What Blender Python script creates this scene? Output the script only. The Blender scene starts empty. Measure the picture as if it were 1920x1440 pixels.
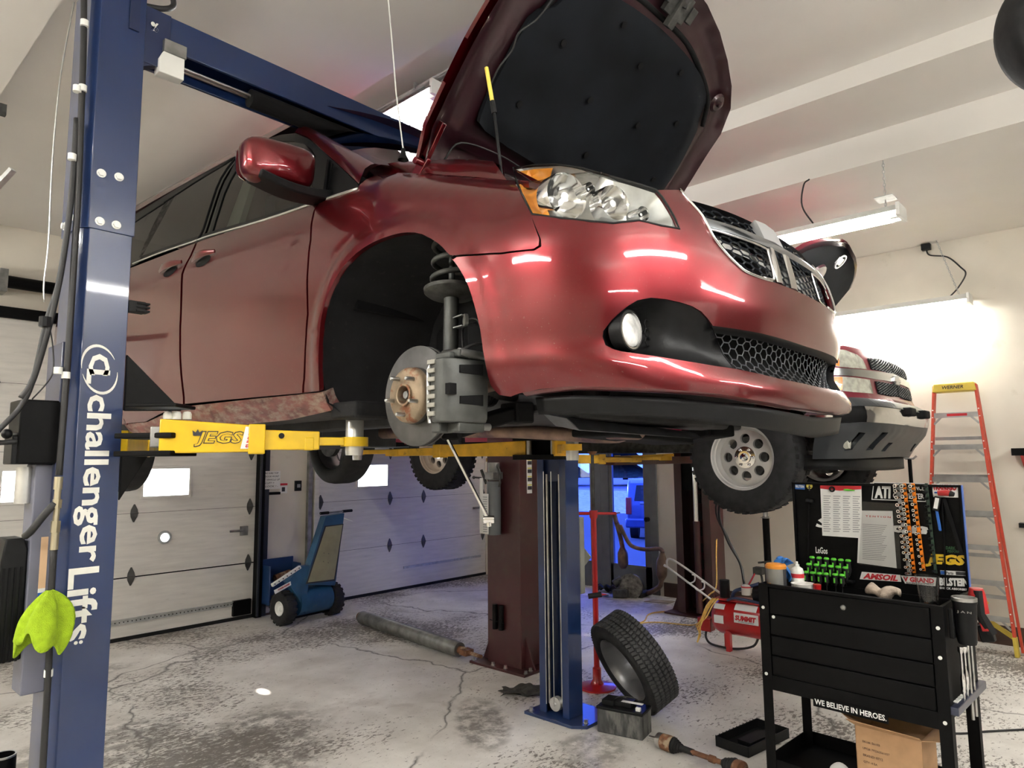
EXPO=2.1
import bpy, math, random
import numpy as np
from mathutils import Vector, Matrix, geometry
random.seed(7)
C=bpy.context.scene.collection
PI=math.pi
# ---------------------------------------------------------------- camera
H=1.7; F=1280.
def camrot(p,r,y):
    M=np.array([[math.sin(y),-math.cos(y),0],[0,0,-1],[math.cos(y),math.sin(y),0]])
    c,s=math.cos(p),math.sin(p); P=np.array([[1,0,0],[0,c,s],[0,-s,c]])
    c,s=math.cos(r),math.sin(r); Q=np.array([[c,-s,0],[s,c,0],[0,0,1]])
    return Q@P@M
CM=camrot(math.radians(6.354),math.radians(-.506),math.radians(42.377))
CO=np.array([0,0,H])
def ray(px,py): return CM.T@np.array([(px-960)/F,(py-720)/F,1.])
def at(px,py,**k):
    "point of the place seen in photo pixel (px,py), lying on the plane x=, y= or z= (or at depth d=)"
    d=ray(px,py);(a,v),=k.items()
    if a=='d': return CO+d*v
    i='xyz'.index(a); return CO+d*(v-CO[i])/d[i]
def onplane(px,py,p,n):
    d=ray(px,py);n=np.array(n,float);return CO+d*((np.array(p)-CO)@n/(d@n))
cd=bpy.data.cameras.new('camera'); cam=bpy.data.objects.new('camera',cd); C.objects.link(cam)
cd.lens=24; cd.sensor_width=36; cd.clip_start=.02; cd.clip_end=300
mw=Matrix.Identity(4)
for i in range(3):
    mw[i][0]=CM[0][i]; mw[i][1]=-CM[1][i]; mw[i][2]=-CM[2][i]; mw[i][3]=CO[i]
cam.matrix_world=mw
bpy.context.scene.camera=cam
# ---------------------------------------------------------------- materials
def nt(m): m.use_nodes=True; return m.node_tree
def mat(name,col,rough=.5,metal=0,coat=0,var=.06,vs=6,bump=0,bs=60,emis=0,ecol=None,trans=0,spec=.5,dirt=None,ds=4,dt=(.5,.62),stretch=None,alpha=1):
    m=bpy.data.materials.new(name); t=nt(m); N=t.nodes; L=t.links
    b=N['Principled BSDF']; c4=(*col,1)
    b.inputs['Base Color'].default_value=c4
    b.inputs['Roughness'].default_value=rough; b.inputs['Metallic'].default_value=metal
    b.inputs['Coat Weight'].default_value=coat; b.inputs['Coat Roughness'].default_value=.04
    b.inputs['Specular IOR Level'].default_value=spec
    b.inputs['Transmission Weight'].default_value=trans; b.inputs['Alpha'].default_value=alpha
    if emis: b.inputs['Emission Color'].default_value=(*(ecol or col),1); b.inputs['Emission Strength'].default_value=emis
    tc=N.new('ShaderNodeTexCoord'); src=tc.outputs['Object']
    if stretch:
        mp=N.new('ShaderNodeMapping'); mp.inputs['Scale'].default_value=stretch; L.new(src,mp.inputs[0]); src=mp.outputs[0]
    out=None
    if var:
        n=N.new('ShaderNodeTexNoise'); n.inputs['Scale'].default_value=vs; n.inputs['Detail'].default_value=5; L.new(src,n.inputs['Vector'])
        r=N.new('ShaderNodeValToRGB'); r.color_ramp.elements[0].position=.3; r.color_ramp.elements[1].position=.72
        r.color_ramp.elements[0].color=(*[max(0,x*(1-var*2)) for x in col],1); r.color_ramp.elements[1].color=(*[min(1,x*(1+var)) for x in col],1)
        L.new(n.outputs['Fac'],r.inputs[0]); out=r.outputs[0]
    if dirt:
        n=N.new('ShaderNodeTexNoise'); n.inputs['Scale'].default_value=ds; n.inputs['Detail'].default_value=8; n.inputs['Roughness'].default_value=.65; L.new(src,n.inputs['Vector'])
        r=N.new('ShaderNodeValToRGB'); r.color_ramp.elements[0].position=dt[0]; r.color_ramp.elements[1].position=dt[1]
        L.new(n.outputs['Fac'],r.inputs[0])
        mx=N.new('ShaderNodeMixRGB'); L.new(r.outputs[0],mx.inputs[0])
        if out: L.new(out,mx.inputs[1])
        else: mx.inputs[1].default_value=c4
        mx.inputs[2].default_value=(*dirt,1); out=mx.outputs[0]
    if out: L.new(out,b.inputs['Base Color'])
    if bump:
        n=N.new('ShaderNodeTexNoise'); n.inputs['Scale'].default_value=bs; n.inputs['Detail'].default_value=4; L.new(src,n.inputs['Vector'])
        bp=N.new('ShaderNodeBump'); bp.inputs['Strength'].default_value=bump; bp.inputs['Distance'].default_value=.01; L.new(n.outputs['Fac'],bp.inputs['Height']); L.new(bp.outputs[0],b.inputs['Normal'])
    return m
def glassmat(name,tint,refl=.12,rough=.02,trans=1.,ior=1.45):
    "thin pane: tinted transparency plus a fresnel reflection"
    m=bpy.data.materials.new(name); t=nt(m); N=t.nodes; L=t.links; N.remove(N['Principled BSDF'])
    tr=N.new('ShaderNodeBsdfTransparent'); tr.inputs[0].default_value=(*tint,1)
    gl=N.new('ShaderNodeBsdfGlossy'); gl.inputs['Roughness'].default_value=rough
    lw=N.new('ShaderNodeLayerWeight'); lw.inputs['Blend'].default_value=.5
    pw=N.new('ShaderNodeMath'); pw.operation='POWER'; pw.inputs[1].default_value=4; L.new(lw.outputs['Facing'],pw.inputs[0])
    ma=N.new('ShaderNodeMath'); ma.operation='MULTIPLY_ADD'; ma.inputs[1].default_value=.6; ma.inputs[2].default_value=((ior-1)/(ior+1))**2; L.new(pw.outputs[0],ma.inputs[0])
    mx=N.new('ShaderNodeMixShader'); L.new(ma.outputs[0],mx.inputs[0]); L.new(tr.outputs[0],mx.inputs[1]); L.new(gl.outputs[0],mx.inputs[2])
    L.new(mx.outputs[0],N['Material Output'].inputs[0]); return m
M={}
def dm(k,*a,**kw): M[k]=mat(k,*a,**kw)
dm('wall_paint',(.70,.655,.56),.55,var=.05,vs=2,bump=.03,bs=30,dirt=(.52,.47,.38),ds=3,dt=(.62,.8))
dm('ceiling_paint',(.80,.775,.73),.7,var=.03,vs=1.2,bump=.03,bs=14)
dm('door_white',(.70,.68,.635),.45,var=.06,vs=3,stretch=(1,1,9),dirt=(.42,.39,.34),ds=5,dt=(.6,.8),bump=.04,bs=30)
dm('black_rubber',(.008,.008,.0085),.7,var=.2,spec=.3)
dm('tire_rubber',(.016,.016,.017),.75,spec=.35,var=.25,vs=20,bump=.1,bs=80)
dm('black_plastic',(.005,.0053,.006),.45,spec=.22,var=.2,vs=30,bump=.03,bs=200)
dm('matte_black',(.005,.005,.0055),.85,spec=.2,var=.2,bump=.1,bs=60)
dm('liner',(.009,.009,.010),.8,spec=.3,var=.3,vs=9,dirt=(.03,.028,.025),ds=40,dt=(.6,.75),bump=.15,bs=30)
dm('black_paint',(.0022,.0022,.0025),.5,var=.2,vs=30,bump=.04,bs=160,spec=.12)
dm('lift_blue',(.008,.024,.090),.28,coat=.5,var=.04,vs=3,bump=.015,bs=60)
dm('lift_blue_dark',(.01,.02,.07),.35,coat=.3,var=.1)
dm('yellow_paint',(.72,.47,.008),.35,coat=.2,var=.08,vs=10,dirt=(.35,.2,.02),ds=14,dt=(.68,.78))
dm('old_yellow',(.75,.42,.02),.45,var=.12,vs=12,dirt=(.12,.07,.02),ds=26,dt=(.6,.72))
dm('lift_maroon',(.055,.010,.012),.4,coat=.15,var=.12,vs=4,dirt=(.05,.02,.015),ds=8,dt=(.5,.7))
dm('cast_white',(.83,.84,.80),.5,var=.04)
dm('white_ink',(.80,.80,.74),.5,var=.05,vs=20)
dm('chrome',(.8,.8,.8),.12,1,var=.03)
dm('steel',(.50,.50,.49),.32,1,var=.12,vs=15)
dm('dull_steel',(.30,.30,.29),.45,.85,var=.2,vs=12,bump=.06,bs=40)
dm('galv',(.55,.57,.56),.5,.6,var=.12,vs=20)
dm('aluminum',(.66,.66,.64),.32,.75,var=.08,vs=12)
dm('alu_tape',(.36,.37,.38),.45,.8,var=.15,vs=30)
dm('cast_iron',(.07,.07,.065),.6,.5,var=.3,vs=25,bump=.2,bs=50)
dm('caliper_gray',(.075,.078,.074),.5,.45,var=.18,vs=14,bump=.1,bs=50)
dm('rust',(.20,.085,.04),.75,.2,var=.35,vs=18,dirt=(.35,.27,.18),ds=12,dt=(.5,.6),bump=.2,bs=60)
dm('hub_rust',(.30,.23,.155),.6,.5,var=.2,vs=14,dirt=(.20,.075,.035),ds=16,dt=(.52,.6),bump=.15,bs=60)
dm('disc_steel',(.09,.088,.086),.42,.7,var=.25,vs=10)
dm('red_paint',(.42,.008,.010),.3,coat=.5,var=.05)
dm('jack_red',(.50,.02,.025),.42,var=.1,dirt=(.12,.01,.01),ds=10,dt=(.65,.75))
dm('ladder_orange',(.58,.065,.03),.55,var=.08,vs=20)
dm('ladder_yellow',(.72,.55,.08),.55,var=.1)
dm('cable_black',(.015,.015,.016),.55,var=.2)
dm('cord_yellow',(.80,.50,.12),.5,var=.12,vs=30)
dm('cord_white',(.8,.8,.76),.5,var=.05)
dm('paper',(.80,.80,.78),.7,var=.03)
dm('ink',(.03,.03,.035),.7,var=.1)
dm('ink_red',(.55,.02,.03),.6,var=.05)
dm('ink_blue',(.02,.12,.45),.6,var=.05)
dm('ink_gray',(.32,.33,.34),.7,var=.05)
dm('cardboard',(.42,.25,.13),.8,var=.06,vs=20)
dm('baseboard',(.07,.035,.022),.6,var=.15)
dm('door_gray',(.13,.14,.145),.42,var=.08)
dm('amber',(.9,.28,.02),.25,coat=.6,var=.1,vs=30)
dm('headliner',(.5,.5,.46),.8,var=.03)
dm('tug_blue',(.02,.09,.19),.42,var=.15,dirt=(.10,.11,.11),ds=12,dt=(.6,.75))
dm('tug_tan',(.38,.36,.20),.6,var=.1)
dm('bin_blue',(.012,.04,.13),.4,var=.1)
dm('lime',(.33,.50,.012),.95,var=.12,vs=40,bump=.5,bs=260)
dm('rag_gray',(.05,.047,.04),.95,var=.3,vs=20,bump=.4,bs=120)
dm('rag_tan',(.45,.37,.30),.95,var=.15,vs=30,bump=.4,bs=120)
dm('green_bright',(.13,.62,.05),.4,var=.05)
dm('orange_anod',(.75,.22,.02),.25,.8,var=.08)
dm('nitrile',(.03,.20,.62),.5,var=.1,bump=.2,bs=60)
dm('engine_alu',(.20,.19,.17),.5,.7,var=.35,vs=25,bump=.3,bs=40)
dm('exhaust',(.22,.145,.11),.55,.5,var=.3,vs=8,dirt=(.09,.05,.07),ds=6,dt=(.5,.65))
dm('stand_gray',(.25,.25,.22),.85,var=.12,bump=.2,bs=80)
dm('tube_light',(1,1,1),.4,emis=38,ecol=(1,.98,.94),var=0)
dm('wheel_alu',(.55,.54,.52),.42,.5,var=.06)
dm('alu_step',(.40,.40,.39),.4,.8,var=.1,vs=12)
dm('reflector_gray',(.07,.07,.07),.6,var=.03)
dm('tread_contrast',(.045,.045,.046),.8,var=.15,vs=30,spec=.4)  # lighter copy of the tire rubber, so the tread grooves read as shaded
dm('hinge_gray',(.10,.10,.095),.55,.5,var=.2)
dm('red_tool',(.45,.02,.02),.4,var=.1)
dm('wheel_gray',(.22,.22,.23),.35,.8,var=.1)
dm('tan_wheel',(.62,.52,.42),.35,.6,var=.1)
dm('insul',(.006,.0075,.0105),.9,spec=.2,var=.25,vs=5,bump=.25,bs=9)
M['window_glass']=glassmat('window_glass',(.95,.97,1))

M['clear_lens']=glassmat('clear_lens',(.93,.94,.93),ior=1.3)
M['clear_plastic']=glassmat('clear_plastic',(.93,.93,.93),ior=1.35)
M['blue_glass']=glassmat('blue_glass',(.26,.37,.93))  # the tint paints the blue of outdoor daylight into clear panes
def frosted():
    m=bpy.data.materials.new('frosted_glass'); t=nt(m); N=t.nodes; L=t.links; N.remove(N['Principled BSDF'])
    a=N.new('ShaderNodeBsdfTranslucent'); a.inputs[0].default_value=(.9,.93,.95,1); b=N.new('ShaderNodeBsdfTransparent'); mx=N.new('ShaderNodeMixShader'); mx.inputs[0].default_value=.15
    L.new(a.outputs[0],mx.inputs[1]); L.new(b.outputs[0],mx.inputs[2]); L.new(mx.outputs[0],N['Material Output'].inputs[0]); M['frosted_glass']=m
frosted()
M['tint_glass']=glassmat('tint_glass',(.05,.055,.055),ior=1.5)
M['tint_light']=glassmat('tint_light',(.30,.33,.30),ior=1.5)
def carpaint():
    m=mat('red_car_paint',(.125,.0014,.0055),.30,.75,coat=1,var=.0)
    t=m.node_tree;N=t.nodes;L=t.links;b=N['Principled BSDF']
    tc=N.new('ShaderNodeTexCoord')
    n=N.new('ShaderNodeTexNoise'); n.inputs['Scale'].default_value=140; n.inputs['Detail'].default_value=3; L.new(tc.outputs['Object'],n.inputs['Vector'])
    r=N.new('ShaderNodeValToRGB'); r.color_ramp.elements[0].position=.68; r.color_ramp.elements[1].position=.74; L.new(n.outputs['Fac'],r.inputs[0])
    sx=N.new('ShaderNodeSeparateXYZ'); L.new(tc.outputs['Object'],sx.inputs[0])
    mr=N.new('ShaderNodeMapRange'); mr.inputs['From Min'].default_value=2.35; mr.inputs['From Max'].default_value=1.85; L.new(sx.outputs['Z'],mr.inputs['Value'])
    n2=N.new('ShaderNodeTexNoise'); n2.inputs['Scale'].default_value=5; n2.inputs['Detail'].default_value=6; L.new(tc.outputs['Object'],n2.inputs['Vector'])
    mu=N.new('ShaderNodeMath'); mu.operation='MULTIPLY'; L.new(r.outputs[0],mu.inputs[0]); L.new(mr.outputs[0],mu.inputs[1])
    mu2=N.new('ShaderNodeMath'); mu2.operation='MULTIPLY'; L.new(n2.outputs['Fac'],mu2.inputs[0]); L.new(mr.outputs[0],mu2.inputs[1])
    mu3=N.new('ShaderNodeMath'); mu3.operation='MULTIPLY'; mu3.inputs[1].default_value=.16; L.new(mu2.outputs[0],mu3.inputs[0])
    ad=N.new('ShaderNodeMath'); ad.use_clamp=True; L.new(mu.outputs[0],ad.inputs[0]); L.new(mu3.outputs[0],ad.inputs[1])
    mx=N.new('ShaderNodeMixRGB'); mx.inputs[1].default_value=(.125,.0014,.0055,1); mx.inputs[2].default_value=(.15,.07,.06,1); L.new(ad.outputs[0],mx.inputs[0])
    L.new(mx.outputs[0],b.inputs['Base Color'])
    a2=N.new('ShaderNodeMath'); a2.operation='MULTIPLY_ADD'; a2.inputs[1].default_value=-.9; a2.inputs[2].default_value=1; L.new(ad.outputs[0],a2.inputs[0]); L.new(a2.outputs[0],b.inputs['Coat Weight'])
    M['car_red']=m
carpaint()
dm('sill_dirt',(.22,.08,.07),.55,.2,coat=.3,var=.3,vs=20,dirt=(.30,.24,.2),ds=30,dt=(.45,.65),stretch=(1,.4,1))
dm('truck_red',(.22,.008,.03),.3,.4,coat=.8,var=.03)
dm('truck_gray',(.033,.037,.042),.4,.3,coat=.2,var=.08)
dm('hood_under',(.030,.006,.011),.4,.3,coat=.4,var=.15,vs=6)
dm('hood_edge_',(.16,.010,.018),.35,.4,coat=.6,var=.1)
# ---------------------------------------------------------------- object tagging
ORG={}
def empty(name,loc=(0,0,0),label=None,cat=None,group=None,rz=0):
    o=bpy.data.objects.new(name,None); C.objects.link(o); o.location=loc; o.empty_display_size=.1
    ORG[o.name]=np.array(loc,float); o.rotation_euler=(0,0,rz)
    return tag(o,label,cat,group)
def tag(o,label=None,cat=None,group=None,kind=None):
    if label:o['label']=label
    if cat:o['category']=cat
    if group:o['group']=group
    if kind:o['kind']=kind
    return o
def copy_tree(o,parent=None):
    c=o.copy(); C.objects.link(c); ORG[c.name]=ORG.get(o.name,np.zeros(3))
    if parent: c.parent=parent
    for ch in [x for x in C.objects if x.parent==o]: copy_tree(ch,c)
    return c
# ---------------------------------------------------------------- mesh builder
def unit(v):
    v=np.array(v,float); n=np.linalg.norm(v); return v/n if n>1e-12 else np.array([0,0,1.])
def frame(d):
    d=unit(d); u=np.cross(d,[0,0,1.]) if abs(d[2])<.95 else np.cross(d,[1.,0,0]); u=unit(u); return u,np.cross(u,d),d
def cm(pts,n=4,closed=False):
    P=[np.array(p,float) for p in pts]; m=len(P); out=[]
    rng=range(m) if closed else range(m-1)
    for i in rng:
        if closed: a,b,c,d=P[i-1],P[i],P[(i+1)%m],P[(i+2)%m]
        else: b,c=P[i],P[i+1]; a=P[i-1] if i else 2*b-c; d=P[i+2] if i+2<m else 2*c-b
        for k in range(n):
            t=k/n; out.append(.5*((2*b)+(c-a)*t+(2*a-5*b+4*c-d)*t*t+(-a+3*b-3*c+d)*t**3))
    if not closed: out.append(P[-1])
    return out
SPLIT=set('bolt motor step_brace anchor_bolt end_cap arm_collar insulation_clip hose_clamp chain_guide lift_cable hinge_pin pin_cap gusset adapter_pin caliper_window caliper_bracket slide_pin rivet foot grip panel_screw shelf_slot flap shutoff_rod brake_hose strut_bracket washer_hose frame_rail crossmember seat_belt dot_mark rear_brace cross_brace cord_loop top_bracket corner_bracket chassis_frame door_frame bulb_shield stiffener_angle valve_body arm_yoke honeycomb_insert_ lower_bumper_ red_tool pipe boot steel_arm hose_fitting'.split())
class MB:
    def __init__(s): s.v=[]; s.f=[]
    def add(s,V,Fc):
        b=len(s.v); s.v+= [tuple(map(float,p)) for p in V]; s.f+=[tuple(b+i for i in f) for f in Fc]; return s
    def bx(s,x0,x1,y0,y1,z0,z1,R=None,o=None):
        V=[(x,y,z) for x in(x0,x1) for y in(y0,y1) for z in(z0,z1)]
        if R is not None:
            R=Matrix(R) if not isinstance(R,Matrix) else R; V=[tuple(R@Vector(v)) for v in V]
        if o is not None: V=[tuple(np.array(v)+o) for v in V]
        return s.add(V,[(0,1,3,2),(4,6,7,5),(0,4,5,1),(2,3,7,6),(0,2,6,4),(1,5,7,3)])
    def bar(s,p0,p1,w,h,up=(0,0,1)):
        "rectangular bar from p0 to p1, w across, h along up"
        p0=np.array(p0,float);p1=np.array(p1,float);d=unit(p1-p0);a=unit(np.cross(d,up));u=np.cross(a,d)
        V=[p+a*i*w/2+u*j*h/2 for p in(p0,p1) for i,j in((-1,-1),(1,-1),(1,1),(-1,1))]
        return s.add(V,[(3,2,1,0),(4,5,6,7),(0,1,5,4),(1,2,6,5),(2,3,7,6),(3,0,4,7)])
    def loft(s,rings,closed=True,caps=True):
        n=len(rings[0]); V=[p for r in rings for p in r]; Fc=[]
        for i in range(len(rings)-1):
            for j in range(n if closed else n-1):
                a,b=i*n+j,i*n+(j+1)%n; Fc.append((a,b,b+n,a+n))
        if caps and closed: Fc.append(tuple(range(n))[::-1]); Fc.append(tuple(range((len(rings)-1)*n,len(rings)*n)))
        return s.add(V,Fc)
    def cyl(s,p0,p1,r0,r1=None,n=20,caps=True):
        p0=np.array(p0,float);p1=np.array(p1,float);r1=r0 if r1 is None else r1;u,w,d=frame(p1-p0)
        R=[[p+r*(u*math.cos(2*PI*k/n)+w*math.sin(2*PI*k/n)) for k in range(n)] for p,r in((p0,r0),(p1,r1))]
        return s.loft(R,True,caps)
    def tube(s,pts,r,n=8,closed=False):
        P=[np.array(p,float) for p in pts]; m=len(P); rr=r if isinstance(r,(list,tuple)) else [r]*m
        u=None; R=[]
        for i in range(m):
            d=unit((P[(i+1)%m] if (i<m-1 or closed) else P[i])-(P[i-1] if (i>0 or closed) else P[i]))
            if u is None: u=frame(d)[0]
            u=unit(u-d*(u@d)); w=np.cross(d,u)
            R.append([P[i]+rr[i]*(u*math.cos(2*PI*k/n)+w*math.sin(2*PI*k/n)) for k in range(n)])
        if closed: R.append(R[0]); return s.loft(R,True,False)
        return s.loft(R,True,True)
    def lathe(s,prof,o=(0,0,0),ax=(0,0,1),n=32,closed=False,a0=0,a1=2*PI):
        o=np.array(o,float);u,w,d=frame(ax); full=abs(a1-a0-2*PI)<1e-6; k=n if full else n+1
        R=[[o+d*h+r*(u*math.cos(a0+(a1-a0)*j/n)+w*math.sin(a0+(a1-a0)*j/n)) for j in range(k)] for r,h in prof]
        if closed: R.append(R[0])
        return s.loft(R,full,False)
    def prism(s,poly,vec):
        n=len(poly);P=[np.array(p,float) for p in poly];v=np.array(vec,float)
        V=P+[p+v for p in P]
        return s.add(V,[tuple(range(n))[::-1],tuple(range(n,2*n))]+[(i,(i+1)%n,n+(i+1)%n,n+i) for i in range(n)])
    def grid(s,fn,nu,nv):
        V=[fn(i/nu,j/nv) for i in range(nu+1) for j in range(nv+1)]
        return s.add(V,[(i*(nv+1)+j,(i+1)*(nv+1)+j,(i+1)*(nv+1)+j+1,i*(nv+1)+j+1) for i in range(nu) for j in range(nv)])
    def sphere(s,c,r,n=16,sc=(1,1,1)):
        c=np.array(c,float)
        s.grid(lambda a,b:c+np.array([sc[0]*r*math.sin(PI*b)*math.cos(2*PI*a),sc[1]*r*math.sin(PI*b)*math.sin(2*PI*a),sc[2]*r*math.cos(PI*b)]),n,n//2); return s
    def text(s,str_,p,right,up,w,h,bold=0,shear=0,depth=.001,space=1,line=1,align='LEFT'):
        cu=bpy.data.curves.new('t','FONT'); cu.body=str_; cu.size=1; cu.offset=bold; cu.shear=shear; cu.extrude=.01; cu.space_character=space; cu.space_line=line; cu.align_x=align; cu.resolution_u=2
        ob=bpy.data.objects.new('t',cu); C.objects.link(ob); dg=bpy.context.evaluated_depsgraph_get(); dg.update()
        me=bpy.data.meshes.new_from_object(ob.evaluated_get(dg)); V=np.array([v.co[:] for v in me.vertices])
        Fc=[tuple(pl.vertices) for pl in me.polygons]; bpy.data.objects.remove(ob); bpy.data.curves.remove(cu); bpy.data.meshes.remove(me)
        mn,mx=V.min(0),V.max(0); r=unit(right); u=unit(up); n=np.cross(r,u); p=np.array(p,float)
        fx=w/(mx[0]-mn[0]); fy=h/(mx[1]-mn[1]) if h else fx
        W=[p+r*(v[0]-mn[0])*fx+u*(v[1]-mn[1])*fy+n*((v[2]>0)*depth) for v in V]
        return s.add(W,Fc)
    def islands(s):
        n=len(s.v); par=list(range(n))
        def fd(a):
            while par[a]!=a: par[a]=par[par[a]]; a=par[a]
            return a
        for f in s.f:
            for i in f[1:]: par[fd(i)]=fd(f[0])
        g={}
        for f in s.f: g.setdefault(fd(f[0]),[]).append(f)
        A=np.array(s.v); L=[]
        for fs_ in g.values():
            ix=sorted({i for f in fs_ for i in f}); L.append([A[ix].min(0)-.002,A[ix].max(0)+.002,fs_])
        ch=True
        while ch:
            ch=False
            for i in range(len(L)):
                for j in range(i+1,len(L)):
                    if (L[i][0]<=L[j][1]).all() and (L[j][0]<=L[i][1]).all():
                        L[i]=[np.minimum(L[i][0],L[j][0]),np.maximum(L[i][1],L[j][1]),L[i][2]+L[j][2]]; L.pop(j); ch=True; break
                if ch: break
        return [l[2] for l in L]
    def build(s,name,m,parent=None,**k):
        if name in SPLIT:
            G_=s.islands()
            if len(G_)>1:
                r=[]
                for fs_ in G_:
                    ix=sorted({i for f in fs_ for i in f}); mp={i:j for j,i in enumerate(ix)}; q=MB(); q.v=[s.v[i] for i in ix]; q.f=[tuple(mp[i] for i in f) for f in fs_]
                    r.append(q.build1(name,m,parent,**k))
                return r[0]
        return s.build1(name,m,parent,**k)
    def build1(s,name,m,parent=None,bevel=0,smooth=35,solid=0,sub=0,kind=None,seg=2):
        me=bpy.data.meshes.new(name); org=np.zeros(3); p=parent
        if p is not None: org=ORG.get(p.name,org)
        me.from_pydata([tuple(np.array(v)-org) for v in s.v],[],s.f)
        me.materials.append(M[m] if isinstance(m,str) else m)
        me.validate(); 
        if smooth is not None:
            me.shade_smooth()
            if smooth<180: me.set_sharp_from_angle(angle=math.radians(smooth))
        o=bpy.data.objects.new(name,me); C.objects.link(o); ORG[o.name]=org
        if p is not None: o.parent=p
        if solid: md=o.modifiers.new('solid','SOLIDIFY'); md.thickness=solid; md.offset=-1
        if bevel: md=o.modifiers.new('bevel','BEVEL'); md.width=bevel; md.segments=seg; md.limit_method='ANGLE'; md.angle_limit=math.radians(40); md.harden_normals=False
        if sub: md=o.modifiers.new('sub','SUBSURF'); md.levels=sub; md.render_levels=sub
        if kind: o['kind']=kind
        return o
def T(*a,**k): return MB().text(*a,**k)
# ---------------------------------------------------------------- room
XR=7.72; YW=7.37; XL=-3.2; YN=-4.0
def floormat():
    m=bpy.data.materials.new('worn_concrete'); t=nt(m); N=t.nodes; L=t.links; b=N['Principled BSDF']
    tc=N.new('ShaderNodeTexCoord'); co=tc.outputs['Object']
    def noise(sc,det=6,ro=.6,src=co,dist=0):
        n=N.new('ShaderNodeTexNoise'); n.inputs['Scale'].default_value=sc; n.inputs['Detail'].default_value=det; n.inputs['Roughness'].default_value=ro; n.inputs['Distortion'].default_value=dist; L.new(src,n.inputs['Vector']); return n.outputs['Fac']
    def ramp(f,a,b_,ca=(0,0,0,1),cb=(1,1,1,1)):
        r=N.new('ShaderNodeValToRGB'); r.color_ramp.elements[0].position=a; r.color_ramp.elements[1].position=b_; r.color_ramp.elements[0].color=ca; r.color_ramp.elements[1].color=cb; L.new(f,r.inputs[0]); return r.outputs[0]
    def mix(f,a,b_,mode='MIX'):
        x=N.new('ShaderNodeMixRGB'); x.blend_type=mode
        for i,q in enumerate((f,a,b_)):
            if isinstance(q,(tuple,float)): x.inputs[i].default_value=q
            else: L.new(q,x.inputs[i])
        return x.outputs[0]
    def math_(op,a,b_):
        x=N.new('ShaderNodeMath'); x.operation=op; x.use_clamp=True
        for i,q in enumerate((a,b_)):
            if isinstance(q,float): x.inputs[i].default_value=q
            else: L.new(q,x.inputs[i])
        return x.outputs[0]
    base=ramp(noise(2.2,5),.35,.7,(.56,.53,.49,1),(.78,.755,.715,1))
    # flaked paint: small chips, denser in big worn zones
    mp=N.new('ShaderNodeMapping'); mp.inputs['Scale'].default_value=(1,2.0,1); mp.inputs['Rotation'].default_value=(0,0,.75); L.new(co,mp.inputs[0])
    zone=ramp(noise(.75,3,.5),.46,.66); zone2=ramp(noise(.4,2,.5),.42,.7)
    chips=noise(21,10,.72,mp.outputs[0],.4)
    thr=math_('MULTIPLY',zone,.19)
    chs=math_('ADD',chips,thr)
    chip=ramp(chs,.615,.64)
    fine=ramp(noise(70,6,.7),.60,.66); base=mix(math_('MULTIPLY',fine,.45),base,(.30,.27,.24,1)); c=mix(chip,base,(.17,.15,.13,1))
    c=mix(ramp(noise(1.1,6,.6,co,.6),.60,.70),c,mix(.5,c,(.25,.20,.16,1)))
    # cracks
    v=N.new('ShaderNodeTexVoronoi'); v.feature='DISTANCE_TO_EDGE'; v.inputs['Scale'].default_value=.42
    wn=N.new('ShaderNodeTexNoise'); wn.inputs['Scale'].default_value=2.5; wn.inputs['Detail'].default_value=6; L.new(co,wn.inputs['Vector'])
    va=N.new('ShaderNodeVectorMath'); va.operation='MULTIPLY_ADD'; va.inputs[1].default_value=(.35,.35,.35); L.new(wn.outputs['Color'],va.inputs[0]); L.new(co,va.inputs[2]); L.new(va.outputs[0],v.inputs['Vector'])
    crack=ramp(v.outputs['Distance'],.002,.005,(1,1,1,1),(0,0,0,1))
    crack=math_('MULTIPLY',crack,ramp(noise(.9,2),.38,.46))
    c=mix(crack,c,(.10,.09,.08,1))
    # oily patches
    def blob(cx,cy,rx,ry,rot=0):
        q=N.new('ShaderNodeMapping'); q.vector_type='TEXTURE'; q.inputs['Location'].default_value=(cx,cy,0); q.inputs['Rotation'].default_value=(0,0,rot); q.inputs['Scale'].default_value=(rx,ry,1); L.new(va2.outputs[0],q.inputs[0])
        g=N.new('ShaderNodeTexGradient'); g.gradient_type='SPHERICAL'; L.new(q.outputs[0],g.inputs[0]); return g.outputs['Fac']
    wn2=N.new('ShaderNodeTexNoise'); wn2.inputs['Scale'].default_value=6; wn2.inputs['Detail'].default_value=5; L.new(co,wn2.inputs['Vector'])
    va2=N.new('ShaderNodeVectorMath'); va2.operation='MULTIPLY_ADD'; va2.inputs[1].default_value=(.16,.16,0); L.new(wn2.outputs['Color'],va2.inputs[0]); 
    sh=N.new('ShaderNodeVectorMath'); sh.operation='ADD'; sh.inputs[1].default_value=(-.08,-.08,0); L.new(co,sh.inputs[0]); L.new(sh.outputs[0],va2.inputs[2])
    for cx,cy,rx,ry,rot,a in ((3.42,2.52,.32,.24,.3,.62),(7.4,4.6,.7,.6,0,.5),(3.5,1.9,.3,.16,0,.35),(1.9,6.5,.4,.22,0,.6),(1.9,3.9,1.1,.55,.75,.85),(1.5,4.8,.6,.4,0,.7),(3.3,3.3,.5,.2,.9,.8)):
        pass
        c=mix(math_('MULTIPLY',math_('MULTIPLY',ramp(blob(cx,cy,rx,ry,rot),.0,.3),float(a)),ramp(noise(9,7,.7),.40,.56)),c,(.13,.115,.10,1))
    L.new(c,b.inputs['Base Color'])
    ro=ramp(noise(5,4),.3,.7,(.38,.38,.38,1),(.62,.62,.62,1)); L.new(ro,b.inputs['Roughness'])
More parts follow.
